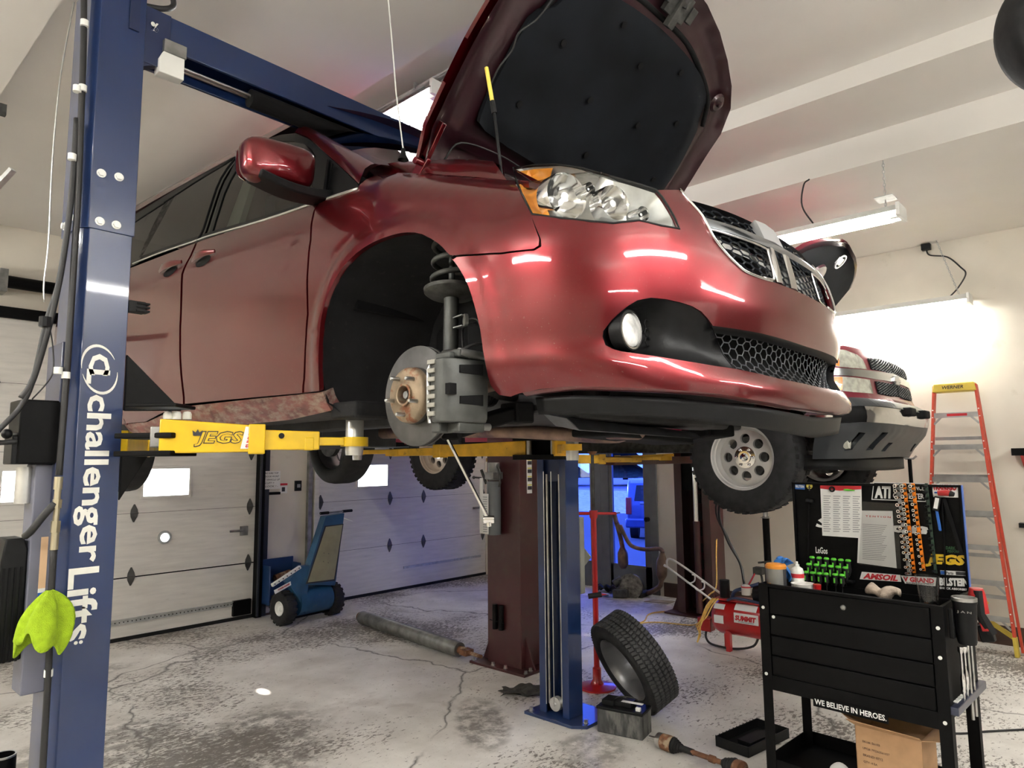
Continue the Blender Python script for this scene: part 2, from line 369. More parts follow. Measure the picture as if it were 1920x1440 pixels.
    bp=N.new('ShaderNodeBump'); bp.inputs['Strength'].default_value=.25; bp.inputs['Distance'].default_value=.004; L.new(chip,bp.inputs['Height']); bp.invert=True; L.new(bp.outputs[0],b.inputs['Normal'])
    return m
M['floor']=floormat()
MB().bx(XL,XR+.2,YN,YW+.2,-.1,0).build('floor','floor',kind='structure')
# door openings in wall y=YW: door A x .15..3.80 z 0..3.05 ; door B 5.14..7.50
def wall_y(name,y0,y1,x0,x1,z1,holes,m='wall_paint'):
    b=MB(); x=x0
    for hx0,hx1,hz in holes:
        b.bx(x,hx0,y0,y1,0,z1); b.bx(hx0,hx1,y0,y1,hz,z1); x=hx1
    b.bx(x,x1,y0,y1,0,z1); return b.build(name,m,kind='structure',smooth=None)
wall_y('wall_back',YW,YW+.2,XL,XR+.2,4.4,[(.15,3.80,3.05),(4.56,7.46,3.05)])
# right wall with glazed entry: opening y 4.56..6.3, z 0..2.2
b=MB(); b.bx(XR,XR+.2,YN,4.56,0,4.4); b.bx(XR,XR+.2,6.15,YW+.2,0,4.4); b.bx(XR,XR+.2,4.56,6.15,2.3,4.4); b.build('wall_right','wall_paint',kind='structure',smooth=None)
MB().bx(XL-.2,XL,YN,YW+.2,0,4.4).build('wall_left','wall_paint',kind='structure',smooth=None)
MB().bx(XL-.2,XR+.2,YN-.2,YN,0,4.4).build('wall_front',mat('wall_dark',(.16,.15,.14),.7),kind='structure',smooth=None)  # unseen wall, kept dark so the bumper has dark reflections
d4=empty('door_4',(2.5,YN,0)); d4['kind']='structure'  # unseen pale door, there for its bright reflection in the bumper
for k in range(5): MB().bx(1.2,4.2,YN+.005,YN+.05,.02+.6*k,.61+.6*k).build('door_section','door_white',d4,smooth=None)
# stepped ceiling
b=MB(); b.bx(XL,.73,YN,YW,3.70,4.4); b.bx(.73,2.2,YN,YW,3.84,4.4); b.bx(2.2,4.5,YN,YW,4.17,4.4); b.bx(4.5,5.24,YN,YW,4.035,4.4); b.bx(5.24,XR,YN,YW,3.807,4.4)
b.build('ceiling','ceiling_paint',kind='structure',smooth=None)
MB().bx(XR-.02,XR,YN,4.50,0,.17).build('baseboard_right','baseboard',kind='structure',bevel=.004)
MB().bx(3.93,4.42,YW-.02,YW,0,.02).build('baseboard_back','baseboard',kind='structure')
# ---- sectional garage doors
def section_door(name,x0,x1,secs,wins,hinge_x,hm='hinge_gray',track=True):
    r=empty(name,(x0,YW,0)); r['kind']='structure'
    y=YW+.01
    for i,(z0,z1) in enumerate(secs):
        b=MB()
        hs=[w for w in wins if w[2]>z0 and w[3]<z1]; x=x0
        for wx0,wx1,wz0,wz1 in hs:
            b.bx(x,wx0,y,y+.05,z0,z1); b.bx(wx0,wx1,y,y+.05,z0,wz0); b.bx(wx0,wx1,y,y+.05,wz1,z1); x=wx1
        b.bx(x,x1,y,y+.05,z0,z1)
        b.build('door_section','door_white',r,smooth=None)
        if i: MB().bx(x0,x1,y-.0015,y+.002,z0-(.012 if x0<1 and i==1 else .003),z0+.0).build('section_seam','matte_black',r,smooth=None)
    for wx0,wx1,wz0,wz1 in wins:
        if wx1-wx0<.2: continue
        b=MB(); w=.025
        b.bx(wx0-w,wx0,y-.012,y,wz0-w,wz1+w); b.bx(wx1,wx1+w,y-.012,y,wz0-w,wz1+w); b.bx(wx0,wx1,y-.012,y,wz0-w,wz0); b.bx(wx0,wx1,y-.012,y,wz1,wz1+w)
        f=b.build('window_frame','door_white',r,bevel=.003)
        MB().bx(wx0,wx1,y+.02,y+.024,wz0,wz1).build('glass','frosted_glass',f,smooth=None)
    for z in [s[1] for s in secs[:-1]]:
        for hx in hinge_x:
            b=MB(); 
            for sg in (1,-1):
                b.prism([(hx-.034,y-.012,z+sg*.005),(hx+.034,y-.012,z+sg*.005),(hx+.03,y-.006,z+sg*.035),(hx+.006,y-.002,z+sg*.088),(hx-.006,y-.002,z+sg*.088),(hx-.03,y-.006,z+sg*.035)],(0,.012,0))
            b.cyl((hx-.036,y-.012,z),(hx+.036,y-.012,z),.006)
            b.build('hinge',hm,r)
    b=MB(); b.bx(x0,x1,y-.012,y+.05,0,.035).build('bottom_seal','black_rubber',r)
    return r
SEC=[(.035,.600),(.6002,1.210),(1.2102,1.812),(1.8122,2.422),(2.4222,3.05)]
dA=section_door('door_1',.15,3.80,SEC,[(1.44,1.88,1.37,1.642),(2.603,3.047,1.37,1.642),(2.786,2.874,.906,.994)],(1.34,2.53,3.725))
# black strip along the lower seam, vent hole with sleeve, latch, perforated angle
b=MB(); b.lathe([(.068,.0),(.066,.012),(.046,.014),(.043,.006),(.043,-.05),(.046,-.05),(.046,0)],(2.83,YW+.01,.95),(0,-1,0),28,closed=True); b.build('vent_ring','galv',dA)
b=MB(); b.bx(3.62,3.70,YW-.02,YW+.01,.90,1.0); b.cyl((3.50,YW-.012,.955),(3.66,YW-.012,.955),.012); b.build('slide_latch','dull_steel',dA)
b=MB(); b.bx(2.29,3.62,YW-.004,YW+.01,.155,.205); b.bx(2.29,3.62,YW-.024,YW+.01,.2,.206); b.build('stiffener_angle','galv',dA)
b=MB()
for k in range(34): b.cyl((2.33+k*.038,YW-.007,.178),(2.33+k*.038,YW-.003,.178),.006,n=6)
b.build('punched_holes','matte_black',dA)
b=MB(); b.bx(3.56,3.76,YW-.03,YW+.012,.05,.21); b.build('corner_bracket','black_paint',dA)
dB=section_door('door_2',4.56,7.46,SEC,[(5.155,5.618,1.38,1.652)],(4.62,5.668,6.246,7.40))
MB().bx(5.9,7.35,YW-.006,YW+.01,.27,.30).build('stiffener_angle','galv',dB)
MB().bx(7.2,7.33,YW-.03,YW+.01,.98,1.01).build('slide_latch','dull_steel',dB)
# jambs, tracks, headers
b=MB(); b.bx(3.79,3.86,YW-.07,YW+.02,0,3.05); b.build('trim_1','lift_blue_dark' if 0 else 'black_paint',kind='structure',bevel=.004)
b=MB(); b.bx(3.88,3.93,YW-.035,YW+.01,0,3.1); b.bx(3.79,3.81,YW-.1,YW-.07,.02,3.0); b.build('trim_2',mat('track_navy',(.03,.035,.05),.45,.4),kind='structure',bevel=.003)
b=MB(); b.bx(4.42,4.47,YW-.05,YW,0,3.1); b.build('trim_3','dull_steel',kind='structure',bevel=.003)
b=MB(); b.bx(4.50,4.56,YW-.06,YW,0,3.1); b.build('trim_4','door_white',kind='structure',bevel=.003)
b=MB(); b.bx(.1,3.86,YW-.03,YW,3.0,3.1); b.build('trim_5','black_paint',kind='structure')
b=MB(); b.bx(0,1.33,YW-.20,YW-.08,3.27,3.39); 
b=MB(); b.cyl((1.33,YW-.14,3.30),(3.9,YW-.14,3.30),.055); o=b.build('torsion_spring','black_paint'); tag(o,'black torsion spring tube on the wall above the left garage door','door spring')
MB().bx(1.28,1.34,YW-.2,YW-.002,3.2,3.4).build('end_bracket','dull_steel',o)
# vertical board between doors, painted white
# grey glazed entry
g=empty('door_3',(XR,4.56,0)); g['kind']='structure'
b=MB()
for y0,y1 in ((4.56,4.66),(5.30,5.42),): b.bx(XR-.02,XR+.05,y0,y1,0,2.3)
b.bx(XR-.02,XR+.05,4.66,5.30,2.15,2.3); b.build('door_frame','door_gray',g,bevel=.004)
b=MB(); b.bx(XR+.0,XR+.045,4.665,4.765,.02,2.14); b.bx(XR,XR+.045,5.25,5.297,.02,2.14); b.bx(XR,XR+.045,4.66,5.30,.0,.335); b.bx(XR,XR+.045,4.765,5.25,2.0,2.14); leaf=b.build('door_leaf','door_gray',g,bevel=.004)
MB().bx(XR+.02,XR+.026,4.765,5.25,.335,2.0).build('glass','blue_glass',leaf,smooth=None)
b=MB(); b.cyl((XR-.05,4.71,.93),(XR,4.71,.93),.03); b.build('door_knob','black_plastic',leaf)
w=empty('window_1',(XR,5.42,0)); w['kind']='structure'
b=MB(); b.bx(XR-.02,XR+.05,5.42,5.60,0,2.3); b.bx(XR-.02,XR+.05,6.05,6.15,0,2.3); b.bx(XR-.02,XR+.05,5.6,6.05,0,.335); b.bx(XR-.02,XR+.05,5.6,6.05,2.0,2.3); b.build('window_frame','door_gray',w,bevel=.004)
MB().bx(XR+.02,XR+.026,5.6,6.05,.335,2.0).build('glass','blue_glass',w,smooth=None)
# ---------------------------------------------------------------- world, outside
wd=bpy.data.worlds.new('sky'); bpy.context.scene.world=wd; t=nt(wd); N=t.nodes; L=t.links
bg=N['Background']; bg.inputs[0].default_value=(.75,.86,1,1); bg.inputs[1].default_value=1.5
sun=bpy.data.lights.new('sun','SUN'); sun.energy=5; sun.angle=.009; sun.color=(1,.93,.82)
so=bpy.data.objects.new('sun',sun); C.objects.link(so); so.rotation_euler=Vector((.07,1,.39)).to_track_quat('Z','Y').to_euler()
dm('asphalt',(.05,.055,.065),.9,var=.1,vs=20,bump=.1)
dm('dry_grass',(.55,.50,.30),.95,var=.3,vs=8,dirt=(.25,.28,.10),ds=3)
dm('driveway',(.45,.45,.43),.9,var=.1)
MB().bx(-30,8,YW+.2,60,-.14,-.04).build('ground_outside','driveway',kind='structure')
def gz(x): return -.04-.41*sm0((x-8)/9)
def sm0(t): t=min(1,max(0,t)); return t*t*(3-2*t)
MB().grid(lambda u,v:np.array([XR+.2+15.4*u,-20+80*v,gz(XR+.2+15.4*u)]),20,2).build('parking_lot','asphalt',kind='structure')
MB().grid(lambda u,v:np.array([23.3+16*u,-20+80*v,-.45+.06*math.sin(9*u)]),20,2).build('lawn','dry_grass',kind='structure')
MB().bx(39.3,90,-20,80,-.6,-.46).build('road',mat('road_mauve',(.20,.19,.24),.9,var=.05),kind='structure')
dm('tree_dark',(.02,.035,.02),.95,var=.4,vs=3); dm('bark',(.06,.045,.035),.9,var=.3,stretch=(1,1,.2))
def conifer(x,y,h,r,lab):
    e=empty('tree',(x,y,0),lab,'tree','dark evergreen trees across the road')
    MB().cyl((x,y,0),(x,y,h*.5),.22,.14,n=10).build('trunk','bark',e)
    b=MB(); rg=random.Random(int(x*7+y))
    for k in range(9):
        z=h*(.02+.105*k); rr=r*(1-k/10)
        R=[[(x+rr*q*math.cos(a)*f,y+rr*q*math.sin(a)*f,z+dz) for a,f in [(2*PI*j/18,1+.25*rg.random()) for j in range(18)]] for q,dz in ((1,0),(.55,h*.07),(.08,h*.15))]
        b.loft(R)
    b.build('foliage','tree_dark',e)
for i,(x,y) in enumerate(tuple((58*math.cos(math.radians(a)),58*math.sin(math.radians(a))) for a in (27.9,33.1,38.3))): conifer(x,y,9+i%3,2.45,'dark evergreen tree across the road seen at top of the door glass')
def outside_car():
    q=at(1176,990,d=18); th=math.atan2(q[1],q[0])-.10
    e=empty('car',(0,0,0),'blue sport utility car parked on the asphalt outside the glass door','car')
    dm('car_blue',(.05,.08,.22),.3,.3,coat=1)
    prof=[(0,.40),(-.02,.8),(.03,1.02),(.28,1.50),(.5,1.60),(3.0,1.60),(3.8,1.1),(4.6,1.0),(4.75,.40)]
    MB().prism([(x,-1.85,z) for x,z in prof],(0,1.85,0)).build('body','car_blue',e,bevel=.08,seg=3)
    MB().prism([(.02,-.2,1.06),(.02,-1.65,1.06),(.25,-1.6,1.45),(.25,-.25,1.45)],(.02,0,0)).build('rear_window','tint_glass',e)
    for y in (-.13,-1.86): MB().bx(-.05,.12,y,y+.15,.70,1.14).build('tail_light','red_paint',e,bevel=.02)
    MB().bx(-.16,.1,-1.88,.03,.36,.60).build('bumper','car_blue',e,bevel=.04)
    MB().bx(-.035,.0,-1.5,-.35,.98,1.02).build('trim_strip','chrome',e)
    for wx in (.85,3.8):
        for y in (-1.83,-.24): MB().cyl((wx,y,.36),(wx,y+.22,.36),.36,n=24).build('wheel','tire_rubber',e)
    e.location=(q[0],q[1],-.45); e.rotation_euler=(0,0,th)
outside_car()
# ---------------------------------------------------------------- lamps
def shoplight(name,cx,cy,cz,ln,label,group=None,tilt=0,chain_to=None,hood=True,ax='y',rm='cast_white',bare=False):
    e=empty(name,(0,0,0),label,'light',group)
    def P(u,v,w): return (v,u,w) if ax=='y' else (u,v,w)
    b=MB(); h=ln/2
    if bare: hd_=[(-.035,-.02),(-.035,.03),(.035,.03),(.035,-.02)]
    pr=hd_ if bare else [(-.115,-.01),(-.05,.035),(-.03,.05),(.03,.05),(.05,.035),(.115,-.01),(.11,-.014),(.045,.028),(-.045,.028),(-.11,-.014)]
    b.loft([[P(u,x,z) for x,z in pr] for u in (-h,h)])
    b.build('reflector',rm,e,smooth=None)
    b=MB()
    for s in (-1,1): b.bx(*((-.105,.105,s*h-.012,s*h+.012) if ax=='y' else (s*h-.012,s*h+.012,-.105,.105)),-.05,.045)
    for s in (-1,1):
        for v in (-.05,.05): b.bx(*((v-.016,v+.016,s*(h-.03)-.03,s*(h-.03)+.03) if ax=='y' else (s*(h-.03)-.03,s*(h-.03)+.03,v-.016,v+.016)),-.052,-.02)
    b.build('end_cap','cast_white',e,bevel=.003)
    for v in (-.05,.05):
        MB().cyl(P(-h+.04,v,-.035),P(h-.04,v,-.035),.0135,n=12).build('fluorescent_tube','tube_light',e)
    e.location=(cx,cy,cz)
    if tilt: e.rotation_euler=((tilt,0,0) if ax=='y' else (0,tilt,0))
    return e
def chain(p0,p1,name,label,cat_,n=None,m='galv'):
    p0=np.array(p0,float);p1=np.array(p1,float); L_=np.linalg.norm(p1-p0); n=n or max(3,int(L_/.022)); u,w,d=frame(p1-p0); b=MB()
    for k in range(n):
        c=p0+(p1-p0)*(k+.5)/n; a=u if k%2 else w; r1=L_/n*.62; r2=.0075
        b.tube([c+d*r1*math.cos(t_)+a*r2*math.sin(t_) for t_ in np.linspace(0,2*PI,11)[:-1]],.0022,5,True)
    o=b.build(name,m); return tag(o,label,cat_)
def cord(name,pts,r,m,label=None,cat_=None,parent=None,n=6,grp=None):
    o=MB().tube(cm(pts,6),r,8).build(name,m,parent,smooth=180)
    return tag(o,label,cat_,grp) if label else o
shoplight('shop_light',5.24,1.63,3.40,1.08,'hanging white twin tube shop light under the stepped ceiling, above the open truck hood')
chain((5.24,1.18,3.80),(5.27,1.19,3.45),'hanging_chain','steel chain holding the upper shop light','chain')
MB().bx(5.17,5.31,1.12,1.24,3.515,3.52).build('chain_plate','galv'); tag(bpy.data.objects['chain_plate'],'small square metal plate threaded on the shop light chain','plate')
cord('power_cord',[(5.24,1.69,3.81),(5.20,1.72,3.76),(5.26,1.76,3.62),(5.27,1.68,3.45)],.006,'cable_black','black power cord curving down to the upper shop light','cord')
shoplight('shop_light',7.56,1.72,3.17,1.32,'lower shop light glowing against the right wall above the ladder')
chain((7.62,1.30,3.80),(7.58,1.14,3.22),'hanging_chain','thin chain slanting down to the lower shop light on the wall','chain')
o=MB().bx(7.64,7.70,1.36,1.44,3.74,3.80).build('socket_box','black_plastic',bevel=.004); tag(o,'dark socket box at the top of the right wall','socket')
cord('power_cord',[(7.66,1.40,3.74),(7.66,1.37,3.68),(7.62,1.22,3.62),(7.62,1.12,3.5),(7.60,1.08,3.42),(7.60,1.15,3.3),(7.58,1.22,3.22)],.007,'cable_black','black power cord hanging from the socket box to the lower shop light','cord')
# fixtures behind the raised hood, seen between beam and hood, and unseen bare ones added to light the ceiling
for k,(x,y0) in enumerate(((2.634,3.02),(2.86,2.95))):
    shoplight('ceiling_light',x,y0+.55,3.93,1.25,['bright twin tube ceiling light behind the blue lift beam, nearest the pipes','bright ceiling light beside the raised hood edge, further from the pipes'][k],rm='reflector_gray')
GR='fluorescent fixtures over the near end of the shop'
for x,y,z,a in ((1.5,-1.2,3.62,'x'),(-1.6,1.6,3.55,'y'),(3.9,-2.2,3.7,'x'),(-.6,-2.6,3.4,'x'),(-1.8,4.6,3.55,'y'),(5.9,5.6,3.7,'y')):
    shoplight('ceiling_light',x,y,z-.28,1.9,'white twin tube fluorescent ceiling light of the near end of the shop',GR,ax=a,bare=True)
b=MB()
for x,r in ((2.72,.013),(2.78,.013),(2.86,.022),(2.93,.012),(2.99,.012)): b.cyl((x,1.2,4.13),(x,6.8,4.13),r,n=10)
for y in (2.7,3.3,4.2,5.2): b.bx(2.70,3.02,y,y+.02,4.12,4.165)
o=b.build('conduit_pipes','galv'); tag(o,'bundle of metal conduit pipes along the ceiling behind the lift beam','pipes')
# ---------------------------------------------------------------- lift post builder
def channel(x0,x1,y0,y1,z0,z1,open_,t_=.012,lip=.06,ch=.02):
    "C profile column, open towards +x (open_=1) or -x (-1), chamfered corners at the back"
    b=MB()
    if open_>0: xo,xb=x1,x0; s=1
    else: xo,xb=x0,x1; s=-1
    P=[(xo,y0+lip),(xo,y0),(xb+s*ch,y0),(xb,y0+ch),(xb,y1-ch),(xb+s*ch,y1),(xo,y1),(xo,y1-lip),(xo-s*t_,y1-lip),(xo-s*t_,y1-t_),(xb+s*(ch+.4*t_),y1-t_),(xb+s*t_,y1-ch-.4*t_),(xb+s*t_,y0+ch+.4*t_),(xb+s*(ch+.4*t_),y0+t_),(xo-s*t_,y0+t_),(xo-s*t_,y0+lip)]
    b.loft([[(x,y,z) for x,y in P] for z in (z0,z1)]); return b
def bolt(b,c,ax,r=.012,h=.012):
    c=np.array(c,float);d=unit(ax); b.cyl(c,c+d*.003,r*1.35,n=16); b.cyl(c,c+d*h,r,n=6)
# ---------------------------------------------------------------- blue lift
BL=empty('car_lift',(2.27,3.0,0),'blue two post car lift holding up the red minivan, with yellow arms','car lift')
nx0,nx1,fx0,fx1,py0,py1=.745,.925,3.67,3.845,2.87,3.12
p=channel(nx0,nx1,py0,py1,.02,2.63,1,ch=.03).build('column','lift_blue',BL,bevel=.002)
tag(p,'near blue column with white lettering')
p2=channel(nx0-.006,nx1+.006,py0-.006,py1+.006,2.59,3.60,1,ch=.03).build('column_extension','lift_blue',BL,bevel=.002)
b=MB()
for px,py in ((190,325),(223,332),(187,415),(218,422)):
    q=at(px,py,y=2.864); bolt(b,q,(0,-1,0),.0125,.011)
for z,y in ((2.63,2.92),(2.63,3.05)): bolt(b,(nx0-.006,y,z),(-1,0,0),.0125,.012)
b.build('bolt','cast_white',p2)
b=MB(); bolt(b,(.885,2.864,3.50),(0,-1,0),.008,.006); bolt(b,(.885,2.864,3.46),(0,-1,0),.008,.006); b.bx(.868,.905,2.856,2.866,3.44,3.60); b.build('top_bracket','lift_blue_dark',p2)
# lettering
FY=py0-.001
def tx(par,s_,x,z,wz,hx,**k): return T(s_,(x,FY,z),(0,0,-1),(1,0,0),wz,hx,**k)
tx(0,'challenger',.779,1.957,.615,.106,bold=.022,depth=.0012,space=.98).build('lettering','white_ink',p,smooth=None)
tx(0,'Lifts',.7745,1.325,.255,.100,bold=.022,depth=.0012,space=.98).build('lettering','white_ink',p,smooth=None)
b=tx(0,'C',.80,2.112,.082,.07,bold=.03,depth=.0012); b.add(*(lambda q:(q.v,q.f))(tx(0,'L',.795,2.052,.055,.078,bold=.03,depth=.0012)))
for a0,a1,rz,rx in ((1.9,4.6,.092,.062),(-1.45,1.35,.096,.062)):
    cx,cz=.837,2.055; o_,i_=[],[]
    for k in range(17):
        a=a0+(a1-a0)*k/16; w_=.011*math.sin(PI*(k+.6)/17.2); ca,sa=math.cos(a),math.sin(a)
        # ellipse tilted
        def E_(q): u=(rz+q)*ca; v=(rx+q)*sa; c_,s_=math.cos(.35),math.sin(.35); return (cx+v*c_+u*s_*.6,FY-.001,cz-u*c_+v*s_*.6)
        o_.append(E_(w_/2)); i_.append(E_(-w_/2))
    b.add(o_+i_,[(k,k+1,18+k,17+k) for k in range(16)])
b.build('logo','white_ink',p,smooth=None)
b=MB()
for x in (.812,.828): b.cyl((x,FY-.001,1.062),(x,FY,1.062),.0062,n=16)
b.build('dot_mark','white_ink',p)
MB().bx(.60,1.16,2.70,3.30,0,.02).build('base_plate','lift_blue',BL,bevel=.003)
# far column
q=channel(fx0,fx1,py0,py1,.02,2.63,-1,lip=.055,ch=.03).build('column','lift_blue',BL,bevel=.002); tag(q,'far blue column with open channel')
channel(fx0-.006,fx1+.006,py0-.006,py1+.006,2.59,3.60,-1,lip=.055,ch=.03).build('column_extension','lift_blue',BL,bevel=.002)
b=MB(); b.prism([(3.60,2.80,0),(3.60,3.20,0),(3.98,3.20,0),(3.98,2.80,0),(3.90,2.72,0),(3.66,2.72,0)],(0,0,.02)); b.build('base_plate','lift_blue',BL,bevel=.002)
b=MB()
for c in ((3.64,3.17,.02),(3.95,2.80,.02),(3.70,2.76,.02),(3.95,3.15,.02)): bolt(b,c,(0,0,1),.014,.022)
b.build('anchor_bolt','steel',BL)
b=MB(); b.bx(3.685,3.70,2.93,2.945,.08,1.60); b.bx(3.685,3.70,3.04,3.055,.08,1.60); b.build('chain_guide','steel',BL)
b=MB(); b.lathe([(.01,-.02),(.045,-.02),(.045,-.01),(.036,0),(.045,.01),(.045,.02),(.01,.02)],(3.69,2.99,.09),(1,0,0),28); b.cyl((3.65,2.99,.09),(3.70,2.99,.09),.012); b.build('pulley','aluminum',BL)
for xx in (.80,3.78): MB().bx(xx-.08,xx+.08,2.90,3.09,1.55,2.15).build('carriage','lift_blue_dark',BL,bevel=.004)
b=MB(); b.cyl((3.62,2.955,.1),(3.62,2.955,1.62),.003,n=6); b.cyl((3.62,3.02,.1),(3.62,3.02,1.62),.003,n=6); b.build('lift_cable','steel',BL)
# overhead beam
b=MB(); b.prism([(0,2.875,3.575),(0,3.06,3.575),(0,3.06,3.40),(0,3.045,3.40),(0,3.045,3.56),(0,2.89,3.56),(0,2.89,3.43),(0,2.875,3.43)],(3.845-.926,0,0)); b.v=[(x+.926,y,z) for x,y,z in b.v]; b.build('overhead_beam','lift_blue_dark' if 0 else 'lift_blue',BL,bevel=.003)
b=MB(); b.bx(.93,1.03,2.868,2.876,3.33,3.575); b.prism([(.93,2.872,3.42),(1.06,2.872,3.42),(1.02,2.872,3.36),(.93,2.872,3.31)],(0,.05,0)); b.build('beam_bracket','lift_blue_dark',BL,bevel=.002)
T('%',(.95,2.866,3.475),(1,0,0),(0,0,1),.03,.04,bold=.05).build('lettering','white_ink',BL,smooth=None)
b=MB(); b.prism([(1.0,2.85,3.40),(1.085,2.85,3.40),(1.085,2.85,3.305),(.985,2.85,3.305),(.985,2.85,3.365)],(0,.055,0)); b.build('limit_switch_box','cast_white',BL,bevel=.003)
b=MB(); b.bx(1.0,1.09,2.845,2.875,3.40,3.455); b.build('switch_bracket','dull_steel',BL,bevel=.002)
b=MB(); b.cyl((1.05,2.90,3.385),(1.42,2.90,3.385),.007); b.cyl((1.05,2.925,3.385),(1.42,2.925,3.385),.007); b.build('shutoff_rod','steel',BL)
MB().cyl((1.40,2.905,3.375),(3.60,2.905,3.375),.042,n=20).build('padded_bar','matte_black',BL)
b=MB(); b.tube(cm([(.92,2.90,3.585),(1.0,2.88,3.60),(1.04,2.88,3.64),(1.0,2.88,3.70),(.85,2.9,3.70)],5),.012,8); b.build('top_hose','cable_black',BL,smooth=180)
# arms
def pad(par,c,z0,z1,m='aluminum'):
    x,y=c
    b=MB(); b.lathe([(.0,z0-.02),(.034,z0-.02),(.036,z0),(.036,z0+.01),(.036,z1-.045),(.030,z1-.035),(.017,z1-.03),(.017,z1-.018),(.0,z1-.018)],(x,y,0),(0,0,1),28); b.build('lift_pad_screw',m,par)
    b=MB(); b.lathe([(.0,z1-.018),(.075,z1-.018),(.08,z1-.008),(.06,z1-.008),(.06,z1+.012),(0,z1+.012)],(x,y,0),(0,0,1),28); return b.build('pad_plate','dull_steel',par)
def arm(p0,p1,z0,z1,m,par,ringr=.055,l1=.5,lab=None):
    p0=np.array(p0,float);p1=np.array(p1,float);d=unit(np.append(p1-p0,0));Ln=np.linalg.norm(p1-p0);n=np.array([-d[1],d[0],0])
    def pt(t_,z): return np.array([p0[0]+d[0]*t_,p0[1]+d[1]*t_,z])
    b=MB(); h=z1-z0; w=.055
    # tapered outer box (side profile), then inner box, then flat ring
    for a,c,zz0a,zz1a,zz0b,zz1b,ww in ((0,l1*Ln,z0,z1,z0+.005,z1-.022,w),(l1*Ln-.04,.80*Ln,z0+.012,z1-.036,z0+.012,z1-.042,w-.010)):
        V=[pt(a,zz0a)-n*ww,pt(a,zz0a)+n*ww,pt(a,zz1a)+n*ww,pt(a,zz1a)-n*ww,pt(c,zz0b)-n*ww,pt(c,zz0b)+n*ww,pt(c,zz1b)+n*ww,pt(c,zz1b)-n*ww]
        b.add(V,[(3,2,1,0),(4,5,6,7),(0,1,5,4),(1,2,6,5),(2,3,7,6),(3,0,4,7)])
    o=b.build('arm',m,par,bevel=.004)
    if lab: tag(o,lab)
    b=MB(); b.bar(pt(.74*Ln,z0+.045),pt(Ln-ringr*.8,z0+.045),.07,.032)
    b.build('arm_extension',m,o,bevel=.003)
    b=MB(); b.bar(pt(.72*Ln,z0+.035),pt(.77*Ln,z0+.035),.095,.05); b.bar(pt(l1*Ln-.05,z0+h*.42),pt(l1*Ln+.01,z0+h*.42),.125,h*.9); b.build('arm_collar',m,o,bevel=.004)
    b=MB(); b.lathe([(ringr-.016,z0+.025),(ringr,z0+.025),(ringr,z0+.062),(ringr-.016,z0+.062)],(p1[0],p1[1],0),(0,0,1),28,closed=True); b.build('arm_ring',m,o)
    return o,pt,d,n
AP=at(665,800,x=1.62); AP=(float(AP[0]),float(AP[1]))
a1,pt,d,n=arm((.99,2.66),AP,1.735,1.86,'yellow_paint',BL,lab='yellow front arm with lettering nearest the near column')
pad(a1,AP,1.745,1.915)
# lettering on its camera side (-n side)
fn=-n if (-n)[1]<0 else n
f0=pt(.06,1.757)+fn*.0565
b=T('JEGS',f0+d*.055,d,(0,0,1),.17,.06,bold=.05,shear=.25,depth=.001); b.build('lettering_outline','ink',a1,smooth=None)
b=T('JEGS',f0+d*.058+fn*.0012+np.array([0,0,.004]),d,(0,0,1),.164,.052,bold=.01,shear=.25,depth=.0006); b.build('lettering','yellow_paint',a1,smooth=None)
b=MB(); q=f0+d*.052+np.array([0,0,.042]); b.prism([q,q+d*.028,q+d*.031+np.array([0,0,.02]),q+d*.021+np.array([0,0,.012]),q+d*.015+np.array([0,0,.024]),q+d*.008+np.array([0,0,.012]),q+np.array([0,0,.02])-d*.003],fn*.0015); b.build('crown_mark','ink',a1)
b=MB(); q=f0+d*.215+fn*.0016-np.array([0,0,.006]); b.prism([q,q+d*.045,q+d*.06+np.array([0,0,.08]),q+d*.016+np.array([0,0,.083])],fn*.001); st=b.build('sticker','paper',a1)
T('SUMMIT',q+d*.036+fn*.0015+np.array([0,0,.004]),np.array([0,0,1.])+d*.2,-d,.068,.02,bold=.04,depth=.0004).build('lettering','ink_red',st,smooth=None)
b=MB(); 
for t_,zz in ((.05,1.862),(.085,1.862),(.02,1.862)): b.lathe([(0,.03),(.012,.028),(.016,.02),(.016,0)],pt(t_,zz),(0,0,1),14)
b.build('pin_cap','cast_white',a1)
b=MB(); b.bar(pt(-.03,1.795),pt(.035,1.795),.10,.075); b.build('arm_hinge','dull_steel',a1,bevel=.004)
q=pt(.42,1.80)+fn*.055; MB().cyl(q,q+fn*.006,.011,n=14).build('arm_button','black_plastic',a1)
b=MB(); b.bar((.93,2.80,1.80),(1.06,2.62,1.80),.17,.02); b.bar((.93,2.80,1.735),(1.06,2.62,1.735),.17,.02); b.bar((.93,2.82,1.74),(.93,2.82,1.88),.02,.15); b.bar((.935,2.75,1.91),(1.06,2.62,1.91),.17,.014)
b.prism([(.927,2.86,2.12),(.927,2.86,1.90),(1.08,2.70,1.90)],(.0,.02,0)); b.prism([(.927,2.86,1.56),(.927,2.86,1.74),(1.0,2.78,1.74)],(0,.02,0)); b.build('arm_yoke','black_paint',BL,bevel=.004)
arm((1.0,3.2),(1.62,4.45),1.735,1.84,'yellow_paint',BL)[0]
a3,pt3,d3,n3=arm((3.56,3.10),(3.10,4.45),1.725,1.83,'old_yellow',BL,lab='long rear arm of the far column')
pad(a3,(3.10,4.45),1.73,1.88)
a4,pt4,d4,n4=arm((3.56,2.82),(3.10,2.37),1.725,1.83,'old_yellow',BL,l1=.35); pad(a4,(3.10,2.37),1.715,1.90)
b=MB(); b.bx(3.46,3.67,2.80,3.16,1.70,1.735); b.bx(3.46,3.67,2.80,3.16,1.83,1.86); b.bx(3.60,3.67,2.86,3.12,1.735,1.83); b.build('arm_yoke','black_paint',BL,bevel=.004)
